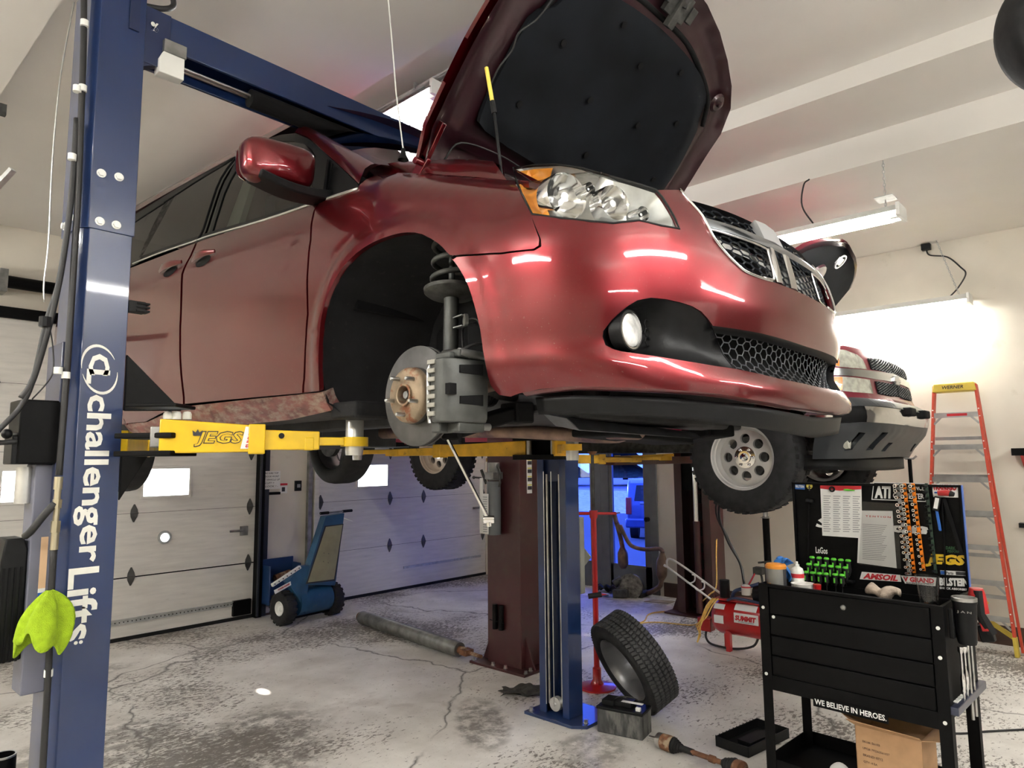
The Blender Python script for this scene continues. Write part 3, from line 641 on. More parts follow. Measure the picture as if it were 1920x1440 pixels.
b=MB(); b.cyl((3.54,3.08,1.735),(3.54,3.08,1.83),.022); b.cyl((3.54,2.86,1.735),(3.54,2.86,1.83),.022); b.build('hinge_pin','steel',BL)
# hydraulics on the near column
b=MB(); b.bx(.605,.735,2.90,3.06,1.70,1.93); cb=b.build('control_box','black_paint',BL,bevel=.006)
b=MB(); b.bx(.59,.63,2.91,3.03,1.70,1.80); b.build('control_box_side','black_plastic',cb,bevel=.004)
b=MB(); b.cyl((.63,2.93,1.806),(.585,2.915,1.806),.006); b.build('lever','steel',cb); b=MB(); b.sphere((.573,2.912,1.806),.0175); b.build('lever_knob','black_plastic',cb,smooth=180)
b=MB(); b.bx(.668,.74,2.93,3.05,.9,1.70); mp_=b.build('mounting_plate','stand_gray' if 0 else mat('gray_plate',(.14,.145,.19),.45),BL,bevel=.004)
b=MB(); b.cyl((.655,3.0,1.56),(.655,3.0,1.69),.03); b.build('motor_cap','aluminum',BL)
b=MB(); b.prism([(.60,2.95,1.44),(.655,2.95,1.44),(.668,2.95,1.40),(.668,2.95,1.02),(.59,2.95,1.02),(.59,2.95,1.36)],(0,.12,0)); mc=b.build('motor_cover','black_plastic',BL,bevel=.006)
b=MB(); 
for k in range(4): b.bx(.597+k*.017,.604+k*.017,2.943,2.952,1.02,1.34)
b.build('cooling_rib','matte_black',mc)
b=MB(); b.bx(.70,.722,2.928,2.931,1.26,1.44); s1=b.build('label_strip',mat('faded_orange',(.75,.5,.3),.6),mp_); b=MB(); b.bx(.70,.722,2.928,2.9315,1.17,1.26); b.build('label_strip','paper',mp_); MB().bx(.70,.722,2.9275,2.932,1.225,1.245).build('label_strip','ink_blue',mp_)
# hoses
hx=.733; hy=2.852
cord('hose',[(.70,2.86,3.60),(.715,2.862,3.3),(.722,2.86,3.0),(.728,2.858,2.7),(.728,2.856,2.4),(.728,2.855,2.1),(.725,2.853,1.85),(.722,2.85,1.66)],.0115,'cable_black',parent=BL)
b=MB(); 
for z0,z1,r in ((1.655,1.61,.014),(1.61,1.575,.011),(1.575,1.545,.0155),(1.545,1.50,.010),(1.50,1.46,.0155),(1.46,1.40,.013)): b.cyl((.722,2.85,z0),(.721,2.85,z1),r,n=6 if r>.015 else 16)
b.build('hose_fitting',mat('brass',(.55,.50,.36),.35,.9),BL)
cord('hose',[(.721,2.85,1.40),(.722,2.85,1.2),(.728,2.85,1.0),(.73,2.852,.7),(.735,2.855,.2)],.011,'cable_black',parent=BL)
cord('hose',[(.715,2.85,1.56),(.69,2.85,1.53),(.655,2.87,1.47),(.645,2.9,1.45)],.013,'cable_black',parent=BL)
cord('hose',[(.71,2.868,3.0),(.71,2.866,2.8),(.705,2.862,2.62),(.69,2.86,2.40),(.665,2.86,2.2),(.63,2.87,2.0),(.60,2.88,1.93)],.0105,'cable_black',parent=BL)
cord('hose',[(.70,2.87,2.5),(.685,2.865,2.35),(.655,2.865,2.2),(.63,2.87,2.0),(.60,2.88,1.90),(.545,2.88,1.82),(.53,2.88,1.79),(.545,2.89,1.775),(.60,2.9,1.78)],.009,'cable_black',parent=BL)
cord('release_cable',[(.675,2.86,3.45),(.66,2.86,3.3),(.645,2.86,3.1),(.64,2.86,2.8),(.645,2.86,2.5),(.64,2.862,2.35),(.645,2.864,2.28)],.0028,'steel',parent=BL)
cord('control_wire',[(.665,2.862,2.20),(.68,2.86,2.12),(.685,2.858,2.03),(.665,2.865,1.98),(.635,2.89,1.93)],.0025,'cable_black',parent=BL)
b=MB()
for x,z in ((.712,3.38),(.72,3.12),(.702,3.11),(.70,2.84),(.725,2.02),(.70,2.035),(.722,1.12),(.73,.98)): b.cyl((x,2.855,z-.012),(x,2.855,z+.012),.0145,n=12)
b.build('hose_clamp','cast_white',BL)
b=MB(); b.cyl((.652,2.86,2.225),(.652,2.86,2.19),.02,n=10); b.build('cable_tie','black_plastic',BL)
b=MB(); b.bx(.925,.985,2.86,2.90,2.29,2.335)
for k in range(3): b.bx(.95,1.0,2.855,2.905,2.294+k*.015,2.302+k*.015)
b.build('door_guard','black_rubber',BL,bevel=.002)
# ---------------------------------------------------------------- lime cloth on the hose
def cloth_mesh(fn,nu,nv): return MB().grid(fn,nu,nv)
rg=random.Random(3)
def lime(u,v):
    a=u*2*PI; 
    # cone like hanging cloth with big folds, draped over the hose
    r=.010+.088*math.sin(min(1,v*1.25)*PI/2)*(1+.20*math.sin(3*a+.6)+.13*math.sin(5*a+2+2*v)+.05*math.sin(9*a+5*v))
    z=1.262-.165*v**1.15-.030*math.sin(2*a+3.6)*v+.018*math.sin(6*a+3*v)*v
    return (.712+r*math.cos(a)*.80-.018*v,2.835+r*math.sin(a)*.50-.03*v,z)
o=MB().grid(lime,72,18).build('microfiber_cloth','lime',smooth=180,solid=.004); tag(o,'bright lime green cloth draped over the hose of the near blue column','cloth')
# ---------------------------------------------------------------- maroon lift
ML=empty('car_lift',(5.7,3.9,0),'dark maroon two post car lift holding up the pickup truck','car lift')
def mpost(x0,x1,y0,y1,op,lab):
    c=channel(x0,x1,y0,y1,.02,3.55,op,t_=.014,lip=.09,ch=.004).build('column','lift_maroon',ML,bevel=.003); tag(c,lab)
    b=MB(); b.bx(x0-.10,x1+.10,y0-.12,y1+.12,0,.02)
    b.build('base_plate','lift_maroon',c,bevel=.002)
    b=MB()
    for yy in (y0-.10,y0+.12,y1-.12,y1+.10):
        xx=x0-.06 if op>0 else x1+.06; bolt(b,(xx,yy,.02),(0,0,1),.014,.022)
    for xx in (x0+.02,x1+.03,x1-.1): bolt(b,(xx,y0-.08,.02),(0,0,1),.014,.022)
    b.build('anchor_bolt','steel',c)
    b=MB()
    for yy,sg in ((y0,-1),(y1,1)): b.prism([(x0+.05,yy,.02),(x0+.05,yy+sg*.1,.02),(x0+.05,yy,.26)],(.012,0,0)); b.prism([(x1-.02,yy,.02),(x1-.02,yy+sg*.1,.02),(x1-.02,yy,.26)],(.012,0,0))
    b.build('gusset','lift_maroon',c)
    MB().bx(x0+.03,x1-.03,y0+.03,y1-.03,1.35,2.0).build('carriage','black_paint',c)
    return c
c1=mpost(4.27,4.53,3.82,4.20,1,'near maroon column beside the blue one')
c2=mpost(6.97,7.29,3.48,3.90,-1,'far maroon column by the right wall')
b=MB(); b.bx(4.53,6.97,3.70,3.95,3.40,3.55); b.build('overhead_beam','lift_maroon',ML,bevel=.003)
b=MB()
for k in range(9): b.bx(7.13,7.14,3.66,3.72,.3+.18*k,.40+.18*k)
b.build('lock_ladder','black_paint',c2)
# power unit
b=MB(); b.cyl((4.20,4.05,1.08),(4.20,4.05,1.50),.058,n=24); b.cyl((4.20,4.05,1.50),(4.20,4.05,1.52),.062,n=24); pu=b.build('oil_reservoir','door_gray',c1)
b=MB(); b.cyl((4.20,4.05,1.53),(4.20,4.05,1.68),.05,n=20); b.bx(4.14,4.26,4.0,4.1,1.54,1.60); b.build('pump','dull_steel',c1,bevel=.004)
b=MB(); b.bx(4.125,4.135,4.05,4.11,1.09,1.42); lb=b.build('instruction_label','paper',pu)
b=MB()
for k in range(16): b.bx(4.122,4.125,4.056,4.104,1.105+k*.019,1.111+k*.019)
b.build('print','ink_gray',lb); MB().bx(4.13,4.138,4.115,4.15,1.09,1.55).build('instruction_label','paper',pu)
b=MB(); b.cyl((4.18,4.12,1.50),(4.16,4.16,1.62),.012); b.cyl((4.15,4.15,1.55),(4.13,4.20,1.555),.008); b.sphere((4.12,4.21,1.555),.014); b.tube(cm([(4.19,4.0,1.66),(4.17,3.95,1.6),(4.17,3.955,1.52),(4.18,3.97,1.48)],4),.008); b.build('valve','cast_iron',c1)
b=MB(); b.bx(4.36,4.42,3.814,3.82,1.42,1.72); lb=b.build('warning_label','paper',c1)
b=MB()
for k in range(4): b.bx(4.365,4.415,3.811,3.815,1.45+k*.07,1.48+k*.07)
b.build('print','ink',lb); b=MB()
for k in range(4): b.bx(4.365,4.415,3.811,3.815,1.485+k*.07,1.495+k*.07)
b.build('print',mat('sticker_yellow',(.7,.65,.1),.6),lb)
b=MB(); 
for y in (4.02,4.09): b.cyl((4.245,y,.30),(4.245,y,.50),.022,n=14)
b.cyl((4.235,4.14,.37),(4.235,3.98,.36),.004); b.build('adapter_pin','black_paint',c1)
a,_,_,_=arm((4.62,3.86),(5.32,3.05),1.66,1.755,'old_yellow',c1,lab='worn yellow arm reaching under the truck')
b=MB(); b.bar((5.0,3.42,1.685),(6.95,3.62,1.685),.10,.075); b.build('cross_arm','lift_maroon',c2,bevel=.003)
arm((6.9,3.5),(6.3,2.9),1.66,1.755,'old_yellow',c2); arm((4.62,4.15),(5.25,5.1),1.66,1.755,'old_yellow',c1); arm((6.9,3.85),(6.3,5.0),1.66,1.755,'old_yellow',c2)
b=MB(); b.cyl((6.93,3.62,1.0),(6.93,3.62,1.66),.028,n=16); b.build('cylinder_rod','chrome',c2); b=MB(); b.cyl((6.93,3.62,.05),(6.93,3.62,1.02),.036,n=16); b.build('hydraulic_cylinder','lift_maroon',c2)
b=MB(); b.cyl((5.34,2.66,1.58),(5.34,2.66,1.80),.06,n=18); b.build('rubber_pad','stand_gray',c2)
for k,(dx,dy) in enumerate(((0,0),(.03,.05))):
    cord('air_hose',[(6.75,3.05+dy,1.62),(6.62+dx,3.2+dy,1.2),(6.55+dx,3.1,.9),(6.5,2.95,.68),(6.35,2.85,.52)],.012,'cable_black',parent=c2)
# ---------------------------------------------------------------- curved body surfaces
def itp(x,t_):
    if x<=t_[0][0]: return t_[0][1]
    for (a,b_),(c,d) in zip(t_,t_[1:]):
        if x<=c: return b_+(d-b_)*(x-a)/(c-a)
    return t_[-1][1]
def sm(x,a,b_):
    q=min(1,max(0,(x-a)/(b_-a))); return q*q*(3-2*q)
def smooth_tab(t_):
    xs=[p[0] for p in t_]; lo,hi=xs[0],xs[-1]; N_=160
    g=[lo+(hi-lo)*i/N_ for i in range(N_+1)]; v=np.array([itp(x,t_) for x in g])
    for _ in range(14): v[1:-1]=.25*v[:-2]+.5*v[1:-1]+.25*v[2:]
    return g,v
class Surf:
    def __init__(s,XC,YB,NS,Wf,Yf): s.XC,s.YB,s.NS,s.W,s.Yf=XC,YB,NS,Wf,Yf
    def L(s,z): return s.YB-s.Yf(z)
    def G(s,p):
        x,y,z=p; w=s.W(z,y)
        if y>=s.YB: return abs(x-s.XC)/w-1
        return ((abs(x-s.XC)/w)**s.NS+((s.YB-y)/s.L(z))**s.NS)**(1/s.NS)-1
    def S(s,a,z):
        if a>PI/2: x,y,z=s.S(PI-a,z); return np.array((2*s.XC-x,y,z))
        if a<=0: return np.array((s.XC-s.W(z,s.YB-a),s.YB-a,z))
        y=s.YB-s.L(z)*math.sin(a)**(2/s.NS); return np.array((s.XC-s.W(z,y)*max(0,math.cos(a))**(2/s.NS),y,z))
    def N(s,a,z):
        e=.004; a_=a if abs(a-PI/2)>.01 else PI/2-.01
        n=unit(np.cross(s.S(a_+e,z)-s.S(a_-e,z),s.S(a_,z+e)-s.S(a_,z-e)))
        c=s.S(a,z)-np.array([s.XC,s.YB+(max(0,-a) if a<0 else max(0,a-PI)),z]); return n if n@c>0 else -n
    def hit(s,px,py,t0=.6,t1=9):
        d=ray(px,py); t_=t0; g=s.G(CO+d*t_)
        while t_<t1:
            u=t_+.02; h=s.G(CO+d*u)
            if g>0 and h<=0:
                a,b_=t_,u
                for _ in range(22):
                    m_=(a+b_)/2
                    if s.G(CO+d*m_)>0:a=m_
                    else:b_=m_
                return CO+d*b_
            t_,g=u,h
        raise ValueError('miss %s %s'%(px,py))
    def inv(s,p):
        x,y,z=p
        if y>=s.YB: return (s.YB-y,z)
        a=math.atan2(((s.YB-y)/s.L(z))**(s.NS/2),(abs(x-s.XC)/s.W(z,y))**(s.NS/2)); return (a if x<s.XC else PI-a,z)
    def px(s,l): return [s.inv(s.hit(*q)) for q in l]
    def pt(s,a,z,off=0): return s.S(a,z)+(s.N(a,z)*off if off else 0)
def inside(p,poly):
    x,y=p;r=False;j=len(poly)-1
    for i in range(len(poly)):
        xi,yi=poly[i];xj,yj=poly[j]
        if (yi>y)!=(yj>y) and x<(xj-xi)*(y-yi)/(yj-yi)+xi: r=not r
        j=i
    return r
def pdist(p,poly):
    P=np.array(poly); Q=np.roll(P,-1,0); d=Q-P; t_=np.clip(((np.array(p)-P)*d).sum(1)/np.maximum((d*d).sum(1),1e-12),0,1)
    return float(np.sqrt(((P+d*t_[:,None]-np.array(p))**2).sum(1)).min())
def dens(l,step=.03):
    o=[];n=len(l)
    for i in range(n):
        a,b_=np.array(l[i]),np.array(l[(i+1)%n]); k=max(1,int(np.linalg.norm(b_-a)/step+.5))
        o+= [tuple(a+(b_-a)*j/k) for j in range(k)]
    return o
def panel(sf,name,outer,m,parent,holes=(),off=0,rim=.012,ds=.05,dz=.04,solid=0,mirror=False,smooth=50):
    if mirror: outer=[(PI-a,z) for a,z in outer]; holes=[[(PI-a,z) for a,z in h] for h in holes]
    outer=dens(outer); holes=[dens(h) for h in holes]
    V=[];E_=[]
    for l in [outer]+holes:
        b0=len(V); V+=l; E_+=[(b0+i,b0+(i+1)%len(l)) for i in range(len(l))]
    A=np.array(outer); lo,hi=A.min(0),A.max(0)
    nu=int((hi[0]-lo[0])/ds)+1; nv=int((hi[1]-lo[1])/dz)+1
    for i in range(nu+1):
        for j in range(nv+1):
            p=(lo[0]+(i+.5*(j%2))*ds+.0013,lo[1]+j*dz+.0017)
            if inside(p,outer) and not any(inside(p,h) for h in holes) and min([pdist(p,l) for l in [outer]+holes])>.35*min(ds,dz): V.append(p)
    vs,es,fs,_,_,_=geometry.delaunay_2d_cdt([Vector(v) for v in V],E_,[],0,1e-6)
    vs=[tuple(v) for v in vs]; F_=[]
    for f in fs:
        c=(sum(vs[i][0] for i in f)/3,sum(vs[i][1] for i in f)/3)
        if inside(c,outer) and not any(inside(c,h) for h in holes): F_.append(tuple(f))
    of=off if callable(off) else (lambda a,z:off)
    P=[sf.pt(a,z,of(a,z)) for a,z in vs]
    out=[]
    for f in F_:
        n=np.cross(P[f[1]]-P[f[0]],P[f[2]]-P[f[0]]); a,z=vs[f[0]]
        out.append(f if n@sf.N(a,z)>0 else f[::-1])
    b=MB().add(P,out)
    if rim:
        cnt={}
        for f in out:
            for i in range(3): e=(f[i],f[(i+1)%3]); cnt[e]=1
        bd=[e for e in cnt if (e[1],e[0]) not in cnt]; mp={}
        for e in bd:
            for i in e:
                if i not in mp: mp[i]=len(b.v); b.v.append(tuple(P[i]-sf.N(*vs[i])*rim))
        for i,j in bd: b.f.append((j,i,mp[i],mp[j]))
    return b.build(name,m,parent,smooth=smooth)
def seam(sf,l,r,name,m,parent,off=.0,closed=False,n=6,k=3,mirror=False):
    l=[(PI-a,z) for a,z in l] if mirror else l
    return MB().tube(cm([sf.pt(a,z,off) for a,z in l],k,closed),r,n,closed).build(name,m,parent,smooth=180)
# ---------------------------------------------------------------- the red minivan
XC=2.40
g_,v_=smooth_tab([(1.70,.14),(1.86,.095),(1.92,.05),(1.975,.012),(2.02,.018),(2.1,.010),(2.25,0),(2.42,0),(2.55,.012),(2.65,.035),(2.72,.06)]); WLt=list(zip(g_,v_))
WFt=WLt+[(2.76,.09),(2.79,.13),(2.81,.18),(2.82,.24),(2.83,.4),(3.6,.6)]
WGt=WLt+[(2.74,.068),(3.3,.25),(3.38,.285),(3.42,.33),(3.44,.4),(3.8,.6)]
g_,v_=smooth_tab([(1.70,.90),(1.80,.85),(1.85,.79),(1.885,.745),(1.92,.77),(1.96,.80),(2.02,.838),(2.08,.815),(2.14,.80),(2.3,.818),(2.4,.84),(2.5,.88),(2.6,.95),(2.7,1.05),(2.8,1.2)]); YFt=list(zip(g_,v_))
def zsh(y,z):
    if y>2: return -.06*(y-2)*sm(z,2.5,2.75)
    return min(.228,.35*(2-y))*sm(z,2.2,2.52)
def Wv(z,y):
    zz=z+zsh(y,z); k=sm(y,2.02,2.22)
    a=itp(zz,WFt)
    if k>0: a=a*(1-k)+itp(zz,WGt)*k
    r=max(0,y-5.2); return .98-a-.06*r*r
SV=Surf(XC,1.45,2.5,Wv,lambda z:itp(z,YFt))
V=empty('minivan',(2.40,1.774,0),'dark red minivan raised on the blue lift with hood open and one wheel off','car')
arch=cm([(603,727),(602,687),(603,640),(608,592),(621,550),(643,508),(672,477),(704,456),(739,443),(768,438),(796,441.5),(825,457.5),(842,474)],2)
arch2=cm([(852,486),(866,505),(883,537),(895,576),(905,617),(910,655),(916,687),(924,719),(940,737)],2)
AR=[(float(p[0]),float(p[1])) for p in arch]; AR2=[(float(p[0]),float(p[1])) for p in arch2]
px=SV.px
crest=[(-.66,2.845),(-.5,2.80),(-.3,2.725),(-.12,2.66),(.0,2.612),(.09,2.59)]
hl_left=[(960,314),(967,338),(977,362),(996,401)]
fender=px([(601,377),(591,394),(585,425),(584,450),(578.6,589),(574,655),(570,736),(603,732)]+AR+[(849,480),(858,480),(940,473.5),(1000,466.5),(1010,460),(1011,448)]+hl_left[::-1])+crest[::-1]+px([(674,347),(671,353.5)])

ARC=px(AR+AR2)
def flare(a,z): a=min(a,PI-a); return .011*(1-sm(pdist((a,z),ARC),.045,.075)) if a<.35 and z<2.62 else 0
fo=panel(SV,'front_fender',fender,'car_red',V,rim=.02,off=flare,ds=.028,dz=.024)
panel(SV,'front_fender',fender,'car_red',V,rim=.02,mirror=True,ds=.08,dz=.06)
up_=[at(qx,qy,x=1.655) for qx,qy in ((679,340),(700,314),(740,304.5),(780,302),(850,298.5),(890,299.5),(925,302.5))]
lo_=[SV.S(*SV.inv(SV.hit(675,346)))]+[SV.S(a,z-.004) for a,z in ((-.66,2.845),(-.58,2.822),(-.46,2.785),(-.30,2.723),(-.16,2.676),(-.01,2.618))]
for f_ in (lambda p:p,lambda p:np.array([2*XC-p[0],p[1],p[2]])):
    A_=cm([f_(p) for p in lo_],4); B_=cm([f_(p) for p in up_],4); R=[]
    sg=1 if f_(lo_[0])[0]<XC else -1
    for p,q in zip(A_,B_): R.append([p,p*.5+q*.5+np.array([-sg*.006,0,.006]),q,q+np.array([sg*.05,0,-.004]),q+np.array([sg*.06,0,-.05])])
    MB().loft(R,False,False).build('fender_top','car_red',V,smooth=60)
# bumper skin
hlb=[(996,403),(1052,410.5),(1108,416),(1150,419.5),(1180,416),(1198,414),(1240,424),(1275,430)]
gre=[(1274,356),(1294,380),(1315,404),(1326,424),(1337,445),(1350,463),(1364,479),(1380,495),(1397,509),(1420,519),(1446,527.5)]
bn=px([(853,489),(861,483.5),(940,477),(1002,470),(1015,462),(1014,447)]+hlb+[(1266,408),(1255,389),(1232,356.5)]+gre)+[(PI/2-.03,2.262)]
podtop=[(1337,611),(1326,596),(1315,584),(1298,574),(1277,567),(1250,561),(1221,558),(1195,563),(1177,574),(1161,587),(1148,599),(1139,610),(1131,621),(1130,632),(1135,647),(1148,654),(1165,659),(1277,675.6),(1340,686),(1382,692)]
hole_n=[(PI/2,2.079)]+px([(1427,625)]+podtop+[(1465,711)])+[(PI/2,1.936)]
hole=hole_n+[(PI-a,z) for a,z in hole_n[::-1][1:-1]]
botn=[(.078,1.893),(.2,1.902),(.34,1.905),(.67,1.893),(.94,1.882),(1.15,1.868),(1.35,1.858),(PI/2,1.855)]
near=[(PI/2,2.262)]+bn[::-1][1:]+px(AR2)+botn
bump=near+[(PI-a,z) for a,z in near[::-1][1:-1]]
bo=panel(SV,'front_bumper',bump,'car_red',V,holes=[hole],rim=.02,ds=.032,dz=.024,off=flare)
# lower lip, overlapping shelf under the bumper
def lip(u,v):
    a=.12+(PI-.24)*u; z0=itp(min(a,PI-a),[(.12,1.897),(.34,1.905),(.67,1.893),(.94,1.882),(1.15,1.868),(1.35,1.858),(1.6,1.855)])
    p=SV.pt(a,z0,-.002); q=SV.pt(a,z0-.022,-.05); return p*(1-v)+q*v-np.array([0,0,.014*math.sin(PI*v)])
MB().grid(lip,60,5).build('bumper_lip','car_red',bo,smooth=60)
YF0=1.35
def dam(u,v):
    a=.14+(PI-.28)*u; e=min(a,PI-a); z1=itp(e,[(.14,1.885),(.3,1.885),(.9,1.865),(1.6,1.835)]); z0=itp(e,[(.14,1.835),(.6,1.82),(1.2,1.79),(1.6,1.765)])
    p=SV.S(a,1.90); k=unit(np.array([XC-p[0],YF0-p[1],0])); p=p+k*(.05+.015*v); return np.array([p[0],p[1],z1*(1-v)+z0*v])
MB().grid(dam,50,4).build('air_dam','black_plastic',V,smooth=60,solid=.006)
# fog lamp pods and lower grille
podn=px([(1337,611),(1326,596),(1315,584),(1298,574),(1277,567),(1250,561),(1221,558),(1195,563),(1177,574),(1161,587),(1148,599),(1139,610),(1131,621),(1130,632),(1135,647),(1148,654),(1165,659),(1277,675.6),(1340,686),(1382,692),(1370,677),(1358,662),(1349,640)])
lc=SV.inv(SV.hit(1196,616))
def podoff(a,z):
    a=min(a,PI-a); d=pdist((a,z),podn); r=math.hypot((a-lc[0])*.9,(z-lc[1])*1.0)
    return -.008-min(.03,d*.5)-.045*(1-sm(r,.03,.17))*sm(d,0,.025)
for mi in (False,True):
    po=panel(SV,'fog_lamp_bezel',podn,'black_plastic',V,off=podoff,rim=.01,ds=.025,dz=.02,mirror=mi,smooth=70)
    c=SV.hit(1189,616)+np.array([.012,.022,0]); 
    if mi: c=np.array([2*XC-c[0],c[1],c[2]])
    fl=MB().lathe([(.0,.03),(.035,.026),(.048,.0),(.050,-.008),(.055,-.008),(.056,.035)],c,(0,1,0),28).build('fog_lamp_reflector','chrome',po)
    b=MB(); b.lathe([(.0,-.012),(.03,-.009),(.048,-.002)],c,(0,1,0),28); b.build('fog_lamp_lens',mat('frosted_lens',(.72,.72,.70),.18,coat=.6,var=.25,vs=30),po)
    b=MB(); b.lathe([(.048,-.006),(.058,-.006),(.062,.03)],c,(0,1,0),28); b.build('fog_lamp_ring','black_plastic',po)
    x0=c[0]+(.075 if not mi else -.075)
    b=MB()
    for i,j in ((0,0),(0,1),(0,-1),(1,.5),(1,-.5),(1,1.5),(1,-1.5),(2,0),(2,1),(2,-1)):
        cx_=x0+(i*.026 if not mi else -i*.026); cz=c[2]+j*.026; R_=[(cx_+.016*math.cos(k*PI/3),c[1]-.012+.0*i,cz+.013*math.sin(k*PI/3)) for k in range(6)]; b.tube(R_,.0022,4,True)
    b.build('honeycomb_insert','black_plastic',po)
def hexmesh(sf,poly,cell,off,r,name,m,parent,flat=False,ar=1.0):
    # hexagonal lattice laid out on the surface; arc length used for the horizontal spacing
    A=np.array(poly);zm=A[:,1].mean(); a=A[:,0].min(); U=[(a,0.)]; 
    while a<A[:,0].max():
        p=sf.S(a,zm);q=sf.S(a+.01,zm);U.append((a+.01,U[-1][1]+float(np.linalg.norm((q-p)))));a+=.01
    L_=U[-1][1]; inv_=[(u,a) for a,u in U]; b=MB(); w=cell*ar; h=cell*.5
    def P(u,z): aa=itp(u,inv_); return (aa,z)
    seen=set(); ny=int((A[:,1].max()-A[:,1].min())/(h))+3; nx=int(L_/(w*.75))+3
    for i in range(nx):
        for j in range(-1,ny):
            cu=i*w*.75; cz=A[:,1].min()+j*h*1.0+(h*.5 if i%2 else 0)
            C_=[(cu+w/2*math.cos(k*PI/3),cz+h/2/.866*.866*math.sin(k*PI/3)/.866) for k in range(6)]
            for k in range(6):
                p,q=C_[k],C_[(k+1)%6]; key=tuple(sorted([(round(p[0],3),round(p[1],3)),(round(q[0],3),round(q[1],3))]))
                if key in seen or not(0<p[0]<L_ and 0<q[0]<L_): continue
                P0,P1=P(*p),P(*q)
                if not(inside(P0,poly) and inside(P1,poly)): continue
                seen.add(key); b.cyl(sf.pt(P0[0],P0[1],off),sf.pt(P1[0],P1[1],off),r,n=4,caps=False)
    return b.build(name,m,parent,smooth=80)
lg_n=[(PI/2,2.079)]+px([(1427,625),(1337,611),(1349,640),(1358,662),(1370,677),(1382,692),(1465,711)])+[(PI/2,1.936)]
lg=lg_n+[(PI-a,z) for a,z in lg_n[::-1][1:-1]]
def ring(sf,poly,name,m,par,off0,off1,w):
    "border frame that runs along the inside of an opening"
    c=np.mean(poly,0); P=dens(poly,.04); b=MB(); R=[]
    for a,z in P:
        v=np.array([a,z])-c; 
        dd=np.array([w*np.sign(v[0])*min(1,abs(v[0])/.25),w*np.sign(v[1])*min(1,abs(v[1])/.03)])
        R.append([sf.pt(a,z,off0),sf.pt(a-dd[0]*.3,z-dd[1]*.3,off0-.002),sf.pt(a-dd[0],z-dd[1],off1)])
    R.append(R[0]); b.loft(R,False,False); return b.build(name,m,par,smooth=50)
ring(SV,lg,'lower_grille_frame','black_plastic',V,-.006,-.03,.022)
hexmesh(SV,lg,.042,-.034,.0019,'lower_grille_mesh',mat('mesh_gray',(.10,.105,.115),.35,.2),V,ar=1.15)
panel(SV,'radiator_panel',[(.5,1.80),(PI-.5,1.80),(PI-.5,2.45),(.5,2.45)],'matte_black',V,off=-.12,rim=0,ds=.1,dz=.08)
# upper grille
ug_n=[(PI/2,2.262)]+px(gre[::-1])+[(.99,2.508),(1.2,2.503),(PI/2,2.500)]
ug=ug_n+[(PI-a,z) for a,z in ug_n[::-1][1:-1]]
hexmesh(SV,ug,.050,-.03,.0035,'upper_grille_mesh',mat('grille_dark',(.03,.036,.045),.2,.6,var=.05),V,ar=1.3)
seam(SV,px(gre),.005,'grille_trim','chrome',V,off=.002)
seam(SV,px(gre),.005,'grille_trim','chrome',V,off=.002,mirror=True)
def band(sf,c0,c1,w,off,name,m,par,th=.012,mirror=False,k=10):
    P=[(np.array(c0)*(1-i/k)+np.array(c1)*i/k) for i in range(k+1)]; d=np.array(c1)-np.array(c0); R=[]
    horiz=abs(d[0])>abs(d[1])
    for a,z in P:
        if mirror: a=PI-a
        dz_,da=(w/2,0) if horiz else (0,w/2)
        R.append([sf.pt(a-da,z-dz_,off-th),sf.pt(a-da,z-dz_,off),sf.pt(a,z,off+.004),sf.pt(a+da,z+dz_,off),sf.pt(a+da,z+dz_,off-th)])
    return MB().loft(R,True,True).build(name,m,par,smooth=40)
dkc=mat('dark_chrome',(.35,.38,.42),.14,1,var=.03)
bar=band(SV,(1.02,2.413),(PI-1.02,2.413),.034,-.008,'grille_crossbar',dkc,V,th=.03,k=24)
for a in (1.445,1.535): band(SV,(a,2.27),(a,2.395),.038,-.006,'grille_upright','chrome',V,th=.03)
band(SV,(1.49,2.43),(1.49,2.505),.12,-.008,'grille_upright',mat('satin_gray',(.45,.46,.47),.35,.5),V,th=.03)
for mi in (False,True):
    fr=[(1.13,2.345),(1.075,2.385),(1.13,2.393),(1.30,2.392),(1.41,2.39),(1.425,2.375),(1.42,2.29),(1.41,2.277),(1.35,2.272)]
    seam(SV,fr,.0045,'grille_window_trim','chrome',V,off=-.012,mirror=mi,k=3)
MB().add(*(lambda q:(q.v,q.f))(MB().grid(lambda u,v:SV.pt(.97+(PI-1.94)*u,2.505+.0*v,-.02-.10*v),24,2))).build('grille_top_cover','black_plastic',V)
